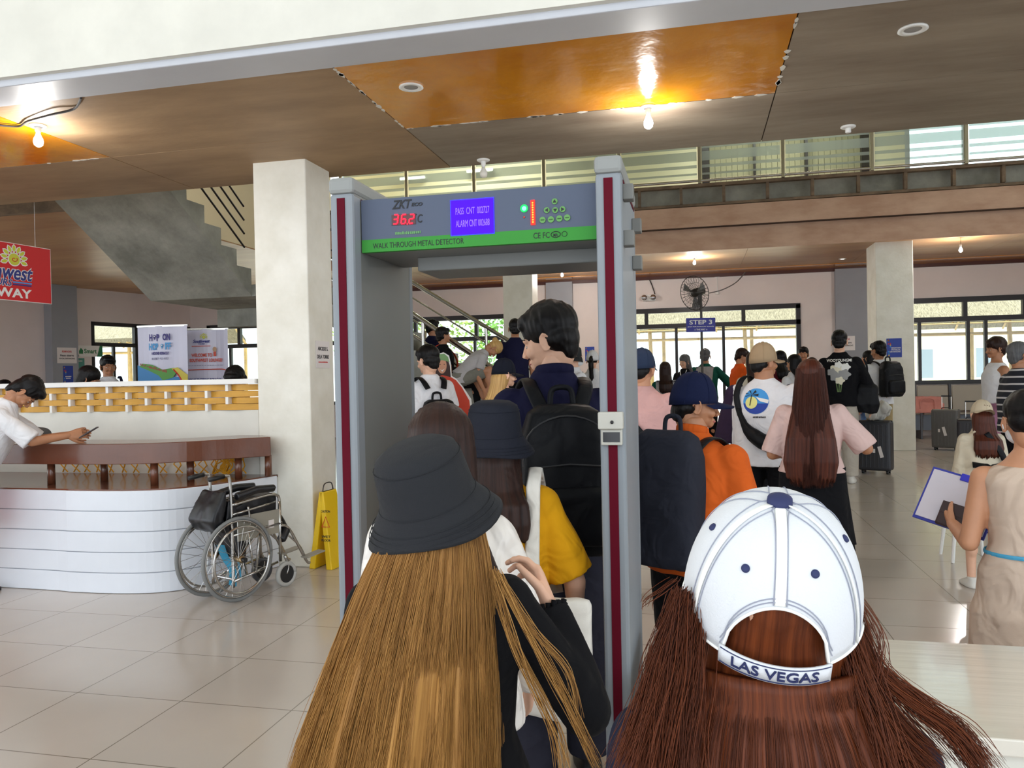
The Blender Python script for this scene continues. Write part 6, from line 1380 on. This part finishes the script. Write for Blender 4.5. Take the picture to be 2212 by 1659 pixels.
ob('strap', tube(BM(), bez([(0, 0, .34), (.01, .02, .5), (-.02, .02, .6)], 4), .012, 6, flat=(.004, .012)), b_black, t)
(xy, H) = spot(1897, 737, 12.5)
S_ = person('person in white tee and khaki shorts with black backpack, facing left', xy, vh(1897)+42, H=H-.01, skin='tan', head=(8, 6, 0), armL=((.12, .3, -1), (-.1, .9, -.3)), armR=((.12, .1, -1), (0, .6, -.6)), top=('tee', f_white, dict(loose=.03, sleeve=.9)), bottom=('shorts', f_khaki), hair=(hair_short(1.02, 12), 'black'))
backpack(S_, 'backpack', 'black backpack on the person in white tee by far right column', b_black, w=.32, d=.18, h=.47, zc=1.2)
def crowd(px, py, D, label, dh, **kw):
    (xy, H) = spot(px, py, D); kw.setdefault('vx', .012); return person(label, xy, vh(px)+dh, H=min(H-.01, 2.2), **kw)
T__ = crowd(1436, 781, 12.7, 'person with straight dark hair, grey and green jersey, seen from behind near glass door', 6, fem=True, top=('tee', f_green, dict(sleeve=.9)), bottom=('trousers', f_black), hair=(hair_long(.28, .03, 13), 'dbrown'), face_on=False)
decal(T__, [(-.15, 1.42), (.15, 1.42), (.12, 1.3), (.02, 1.14), (-.08, 1.14), (-.15, 1.25)], 0, 'grey_panel', f_lgrey, .004)
U_ = crowd(1479, 765, 15.2, 'person facing camera in dark shirt with white lanyard card, long hair', 160, fem=True, skin='light', head=(-20, 10, 0), top=('tee', f_black), bottom=('trousers', f_black), hair=(hair_long(.3, .04, 14), 'grey'))
M_ = U_['S'] @ U_['T']; ob('name_card', box(-.06, .06, .15, .156, 1.12, 1.26, M_), m_paper, U_['root']); ob('card_print', box(-.05, .03, .157, .159, 1.13, 1.19, M_), m_red_s, U_['root']); ob('lanyard', tube(BM(), [M_ @ V(q) for q in ((-.06, .08, 1.44), (-.01, .15, 1.26), (.01, .15, 1.26), (.06, .08, 1.44))], .007, 5), m_w, U_['root'])
V_ = crowd(1523, 753, 15.6, 'person in grey and green jersey with short hair, arms spread, near glass door', -6, wide=1.1, armR=((.9, .2, -1), (.6, .5, -.9)), armL=((.7, .1, -1), (0, .5, -.8)), top=('tee', f_green, dict(sleeve=1.1)), bottom=('trousers', f_black), hair=(hair_short(1.0, 15), 'grey'), face_on=False)
decal(V_, [(-.14, 1.41), (.14, 1.41), (.13, 1.3), (.1, 1.0), (-.1, 1.0), (-.14, 1.3)], 0, 'grey_panel', f_lgrey, .004)
crowd(1598, 752, 14.6, 'person in bright orange shirt looking down beside the glass door', -60, head=(-20, 25, 0), armR=((.1, .4, -1), (-.1, .9, -.2)), top=('long', fabric('bright_orange', (240, 96, 30)), dict(loose=.03)), bottom=('trousers', f_navy), hair=(hair_short(1.03, 16), 'dbrown'))
crowd(1626, 759, 10.0, 'person with long dark hair and cream top, behind the tan cap', 20, fem=True, top=('tee', f_cream), bottom=('trousers', f_black), hair=(hair_long(.34, .06, 17), 'dbrown'), face_on=False)
crowd(1683, 757, 12.6, 'person with black hair and maroon top, right of the tan cap', 30, fem=True, top=('tee', f_maroon), bottom=('trousers', f_black), hair=(hair_long(.2, .03, 18), 'black'), face_on=False)
crowd(1713, 765, 11.6, 'person in white top with dark bob hair, behind the very long hair', 50, fem=True, top=('tee', f_white), bottom=('trousers', f_black), hair=(hair_long(.16, .0, 20), 'black'))
crowd(1735, 749, 15.5, 'person facing the camera, short black hair, left of the black flower tee', 175, skin='tan', top=('tee', f_maroon), bottom=('trousers', f_black), hair=(hair_short(1.0, 21), 'black'))
crowd(1752, 772, 13.4, 'person in purple top, only dark hair showing beside the flower tee', 30, fem=True, top=('tee', f_purp), bottom=('trousers', f_black), hair=(hair_long(.2, .02, 22), 'dbrown'), face_on=False)
Z_ = crowd(1874, 757, 14.0, 'person with long black hair and white top half hidden at far right column', 70, fem=True, top=('tank', f_white), bottom=('trousers', fabric('denim', (90, 120, 170))), hair=(hair_long(.3, .05, 23), 'black'))
AA = crowd(2150, 729, 10.2, 'person in white tank top holding lilac cloth by the right window', 118, skin='tan', head=(0, 4, 0), armL=((.2, .1, -1), (.0, .3, -1)), top=('tank', f_white, dict(hem=.95)), bottom=('shorts', f_lilac), hair=(hair_short(1.1, 24), 'dbrown'))
a = AA['W'] @ V((-.3, .12, .95)); bm = BM(); erings(bm, [(0, 0, 0, .03, .02), (-.15, .02, 0, .09, .04), (-.35, .03, 0, .13, .06)], n=20); me = vox(bm, .012, 2, .03, 9); o = addmesh('cloth', me, f_lilac, None, True); o.location = a; o.rotation_euler = (0, R(24), 0); tag(o, 'lilac cloth hanging from the hand of the person in tank top', 'cloth')
AB = crowd(2204, 738, 7.8, 'person in black tee with white stripes at right frame edge', -58, skin='tan', wide=1.15, belly=.03, armR=((.1, .3, -1), (-.1, 1, .1)), armL=((.2, .3, -1), (-.2, 1, .1)), top=('tee', None, dict(loose=.03, sleeve=.95)), bottom=('shorts', f_black), hair=(hair_short(1.0, 25), 'grey'))
m = bpy.data.materials.new('striped_jersey'); m.use_nodes = True; nt = m.node_tree; tc = nt.nodes.new('ShaderNodeTexCoord'); wv = nt.nodes.new('ShaderNodeTexWave'); wv.bands_direction = 'Z'; wv.inputs['Scale'].default_value = 4.6; wv.inputs['Distortion'].default_value = .6; wv.inputs['Detail'].default_value = 1
cr = nt.nodes.new('ShaderNodeValToRGB'); cr.color_ramp.interpolation = 'CONSTANT'; cr.color_ramp.elements[0].color = (*srgb((26, 28, 38)), 1); cr.color_ramp.elements[1].position = .86; cr.color_ramp.elements[1].color = (*srgb((196, 192, 192)), 1)
nt.links.new(tc.outputs['Object'], wv.inputs['Vector']); nt.links.new(wv.outputs['Fac'], cr.inputs[0]); nt.links.new(cr.outputs[0], nt.nodes['Principled BSDF'].inputs['Base Color']); nt.nodes['Principled BSDF'].inputs['Roughness'].default_value = .85
[c_ for c_ in AB['root'].children if c_.name.startswith('shirt')][0].data.materials.append(m)
# girl in beige cap
(xy, H) = spot(2118, 866, 5.6)
AC = person('young person in backward beige cap and cream hoodie by the right suitcases', xy, vh(2118)+24, H=H-.0, fem=True, skin='light', head=(0, 14, 8), top=('long', f_cream, dict(loose=.045, hood=True)), bottom=('shorts', f_black), hair=(hair_long(.3, .06, 26), 'redbrown'), hat=('cap', fabric('beige_twill', (204, 190, 164), fold=.1), dict(rot=180)), face_on=False)
strap_band(AC, [(-.15, -.17, 1.14), (.0, -.2, 1.12), (.16, -.16, 1.14)], b_black, AC['root'], 'sleeve_stripe', .035); strap_band(AC, [(-.02, -.15, 1.42), (.08, -.19, 1.25), (.17, -.15, 1.05)], b_black, AC['root'], 'bag_strap', .02)
# --- woman in beige dress
(xy, H) = spot(2196, 846, 2.8)
AD = person('person in sleeveless beige dress and white face mask holding clipboard behind the table', (xy[0]+.03, xy[1]), vh(2196)+4, H=H-.0, fem=True, skin='mid', head=(14, 4, 0), wide=1.04, armL=((.2, -.12, -1), (.25, .95, .15)), armR=((.2, .1, -1), (-.1, .9, -.2)), curl=(40, 30), thumbL=(.2, -.3, 1),
            top=('dress', f_beige, dict(loose=.006, sleeve=.1, dresshem=.42, disp=.008)), bottom=None, hair=(hair_bun(27), 'black'), mask=True, vx=.009, shoes='black')
Mx = AD['S'] @ AD['T']; bm = BM(); tube(bm, [Mx @ V((.156*math.cos(a_), -.002+.127*math.sin(a_), 1.04)) for a_ in [2*PI*k/32 for k in range(33)]], .008, 6, flat=(.003, .008), upv=(0, 0, 1)); ob('blue_piping', bm, M('piping_blue', (70, 160, 200), .6), AD['root'])
shp, el, wr, u, f = AD['arms'][-1]; hw_ = AD['W'] @ (wr+f*.07)
cbm = basis(f.normalized(), V((0, 0, 1)).cross(f).normalized(), V((0, 0, 1)), wr)
cp = atd(2068, 1088, 3.12); clip = empty('clipboard', mat=T_(cp.x, cp.y, cp.z) @ RZ(vh(2052)-8) @ RX(-28) @ RY(16) @ Matrix.Scale(1.1, 4), label='clipboard with papers and blue edge in the hand of the woman in beige dress', cat='clipboard')
ob('board', box(-.12, .12, -.004, .004, -.10, .11), M('board_blue', (40, 50, 150), .4), clip, bevel=.002); ob('paper_stack', box(-.112, .112, -.009, -.004, -.09, .1), M('papers', (206, 200, 210), .5, var=.05), clip); ob('metal_clip', box(-.02, .12, -.014, .004, .085, .112), M('clip_blue', (40, 40, 190), .3), clip, bevel=.002)
wl_ = empty('dark_wallet', mat=clip.matrix_world @ T_(.035, -.018, -.055), label='dark maroon wallet held on top of clipboard papers', cat='wallet'); bm = box(-.075, .075, -.009, .009, -.045, .045); ob('body', bm, M('wallet_leather', (46, 18, 22), .45), wl_, bevel=.006); ob('flap', box(-.074, .074, -.0105, -.009, -.0, .044), _mats['wallet_leather'], wl_, bevel=.001)
# --- left side
fo = onZ(4, 1279, 0)
AE = person('person in white tee and red shorts leaning on brown shelf with phone', (fo.x-.08, fo.y-.12), -52, H=1.76, skin='tan', lean=26, head=(0, 42, 0), armL=((.1, .95, -.34), (-.1, .88, .6)), armR=((.1, .95, -.28), (-.25, .88, .58)), curl=(45, 45), top=('tee', f_white, dict(loose=.03, sleeve=.85, hem=.93)), bottom=('shorts', f_red), hair=(hair_short(1.02, 28), 'black'), shoes='slipper', legs=(((-.05, -.12, -1), (0, -.05, -1)), ((.06, -.12, -1), (0, -.08, -1))), face_on=True, vx=.009)
shp, el, wr, u, f = AE['arms'][1]; q = AE['W'] @ (wr+f*.12)
ph = empty('mobile_phone', mat=T_(q.x+.02, q.y, max(q.z+.0, 1.15)) @ RZ(-60) @ RX(-58), label='dark phone held above the brown shelf by the leaning person', cat='phone'); ob('body', box(-.037, .037, -.004, .004, -.075, .075), M('phone_case', (50, 40, 42), .4), ph, bevel=.003); ob('screen', box(-.034, .034, -.0055, -.004, -.07, .07), M('phone_glass', (60, 66, 76), .08), ph)
gp = onY(70, 935, 5.42); bm = BM(); sphere(bm, (0, 0, .06), (.15, .12, .07)); o = addmesh('grey_bag', vox(bm, .012, 2, .02, 8), fabric('slate_bag', (92, 94, 98)), None, True); o.location = (gp.x, gp.y, 1.112); tag(o, 'soft grey bag on the shelf under the leaning person', 'bag')
crowd(186, 789, 7.6, 'person with black hair looking down, behind the woven half wall at left', -110, fem=True, skin='tan', head=(0, 22, 0), top=('tee', f_black), bottom=('trousers', f_black), hair=(hair_long(.3, .04, 29), 'black'))
AF = crowd(233, 768, 10.6, 'person in white tee with dark backpack straps facing camera behind half wall', 186, skin='tan', head=(10, 4, 0), top=('tee', f_white), bottom=('trousers', f_navy), hair=(hair_short(1.03, 30), 'black'))
for s in (-1, 1): strap_band(AF, [(s*.12, -.1, 1.44), (s*.12, .03, 1.46), (s*.13, .13, 1.36), (s*.14, .15, 1.2), (s*.17, .1, 1.05)], f_navy, AF['root'], 'backpack_strap')
crowd(513, 789, 7.4, 'person with black hair beside the pale banner, bending behind half wall', 150, skin='tan', head=(0, 35, 0), top=('tee', f_maroon), bottom=('trousers', f_black), hair=(hair_short(1.08, 31), 'black'))
crowd(8, 821, 9.6, 'person with only the black crown of hair above half wall at left edge', 20, top=('tee', f_black), bottom=('trousers', f_black), hair=(hair_short(1.05, 32), 'black'), face_on=False)
# --- through the detector
F_ = crowd(925, 746, 7.4, 'person with black hair and white tee carrying black backpack beside cardboard standee', 22, skin='light', head=(24, 10, 0), top=('tee', f_white, dict(loose=.03)), bottom=('trousers', f_black), hair=(hair_short(1.06, 33), 'black'), vx=.011)
backpack(F_, 'backpack', 'black backpack low on the white tee beside the standee', b_black, w=.3, d=.16, h=.4, zc=1.05)
J_ = crowd(1088, 774, 6.6, 'person in black cap with long blond hair, left of the tall man', -50, fem=True, skin='light', head=(-20, 6, 0), top=('tee', f_black), bottom=('trousers', f_black), hair=(hair_long(.42, .04, 34), 'blond'), hat=('cap', fabric('black_twill', (22, 26, 38), fold=.1), {}), vx=.010)
L_p = crowd(1240, 748, 10.6, 'person in black bucket hat and white face mask, right of the tall man', -62, skin='light', head=(-10, 4, 0), top=('tee', f_white), bottom=('trousers', f_black), hair=(hair_short(1.0, 35), 'black'), hat=('bucket', M('black_twill2', (34, 36, 38), .9), dict(s=.86)), mask=True, vx=.010)
M_p = crowd(1280, 757, 12.2, 'person in white cap with dark ponytail by the right post, inside opening', -10, fem=True, skin='light', top=('tee', f_white), bottom=('trousers', f_black), hair=(hair_pony(.22, 36), 'black'), hat=('cap', fabric('white_twill', (226, 226, 230), fold=.1), {}), face_on=False, vx=.011)
strap_band(M_p, [(-.13, -.11, 1.42), (-.1, -.15, 1.25), (-.05, -.16, 1.05)], b_black, M_p['root'], 'bag_strap')
# on the stair: two seated men, a seated person in grey shorts, one standing
def seated(px, py, D, label, dh, **kw):
    p = atd(px, py, D); hz = .45; tz = p.z-(.45+.80)
    return person(label, (p.x, p.y), vh(px)+dh, H=1.66, z0=tz, hipz=.47, legs=(((-.12, 1, .05), (0, .15, -1)), ((.12, 1, .05), (0, .1, -1))), vx=.012, **kw)
seated(934, 690, 11.6, 'person sitting on the stair, upper one, dark short hair and navy shirt', -60, skin='tan', head=(-10, 5, 0), top=('tee', f_navy), bottom=('trousers', f_black), hair=(hair_short(1.05, 37), 'black'))
q = seated(958, 706, 10.8, 'person sitting on the stair with orange strap, looking right', -70, skin='tan', top=('tee', f_black), bottom=('trousers', f_black), hair=(hair_short(1.0, 38), 'black'))
strap_band(q, [(-.1, -.12, 1.42), (-.05, -.0, 1.47), (.0, .13, 1.35), (.1, .16, 1.2), (.17, .1, 1.05)], fabric('orange_strap', (236, 80, 40)), q['root'], 'bag_strap', .03)
p = atd(992, 812, 10.2)
person('person sitting on the stair bent forward, grey shorts and blond bun', (p.x, p.y), vh(992)-80, H=1.6, z0=p.z-.5, hipz=.47, lean=48, head=(0, 30, 0), fem=True, skin='tan', legs=(((-.1, 1, .25), (0, .1, -1)), ((.15, 1, .35), (0, .0, -1))), armL=((.1, .6, -1), (-.1, 1, -.3)), armR=((.1, .6, -1), (-.1, 1, -.3)), top=('tee', f_lgrey), bottom=('shorts', fabric('grey_shorts', (120, 118, 108)), .8), hair=(hair_bun(39), 'blond'), vx=.012)
p = atd(1112, 700, 10.6)
person('person in navy tee on the lower steps, mostly hidden by the tall man', (p.x, p.y), vh(1112)+4, H=1.72, z0=.62, skin='tan', top=('tee', f_navy), bottom=('trousers', f_black), hair=(hair_short(1.0, 40), 'black'), face_on=False, vx=.012)
# cardboard standee
a, b = atd(937, 880, 8.0), atd(1030, 880, 8.0); sdm = panel_frame(V((a.x, a.y, 0)), V((b.x, b.y, 0))); sd_ = empty('cardboard_standee', mat=sdm, label='flat cardboard standee of a smiling woman in green cap and red shirt', cat='standee')
def sp(x, y): q = sdm.inverted() @ atd(x, y, 8.0); return (q.x, q.z)
def ppoly(name, pts, off, mat, th=.006): return ob(name, prism(BM(), [sp(*p_) for p_ in pts][::-1], -off-th if off else -th, -off), mat, sd_)
ppoly('card_outline', [(936, 900), (936, 800), (937, 780), (944, 766), (958, 761), (970, 768), (974, 785), (976, 812), (986, 818), (1000, 835), (1018, 862), (1022, 900)], 0, m_wp, .008)
ppoly('printed_hair', [(939, 812), (939, 785), (946, 772), (966, 772), (972, 790), (974, 815)], .008, M('print_hair', (60, 36, 30), .6), .001)
ppoly('printed_face', [(955+10*math.cos(R(k*18)), 790+17*math.sin(R(k*18))) for k in range(20)], .009, M('print_face', (206, 150, 120), .6), .001)
ppoly('printed_cap', [(939, 784), (942, 772), (950, 765), (960, 764), (968, 771), (971, 782), (955, 778)], .010, M('print_cap', (120, 160, 104), .6), .001)
ppoly('printed_shirt', [(938, 900), (942, 818), (955, 810), (975, 815), (985, 821), (998, 837), (1014, 865), (1018, 900)], .0095, M('print_shirt', (206, 66, 40), .6), .001)
ppoly('printed_smile', [(950, 797), (955, 800), (961, 796), (956, 803)], .0105, m_wp, .001)
for ex in (951, 960): ppoly('printed_eye', [(ex-2, 787), (ex, 786), (ex+2, 787), (ex, 788)], .0105, m_pk, .001)
for o in list(bpy.data.scenes):
    if o.name == 'tmp': bpy.data.scenes.remove(o)
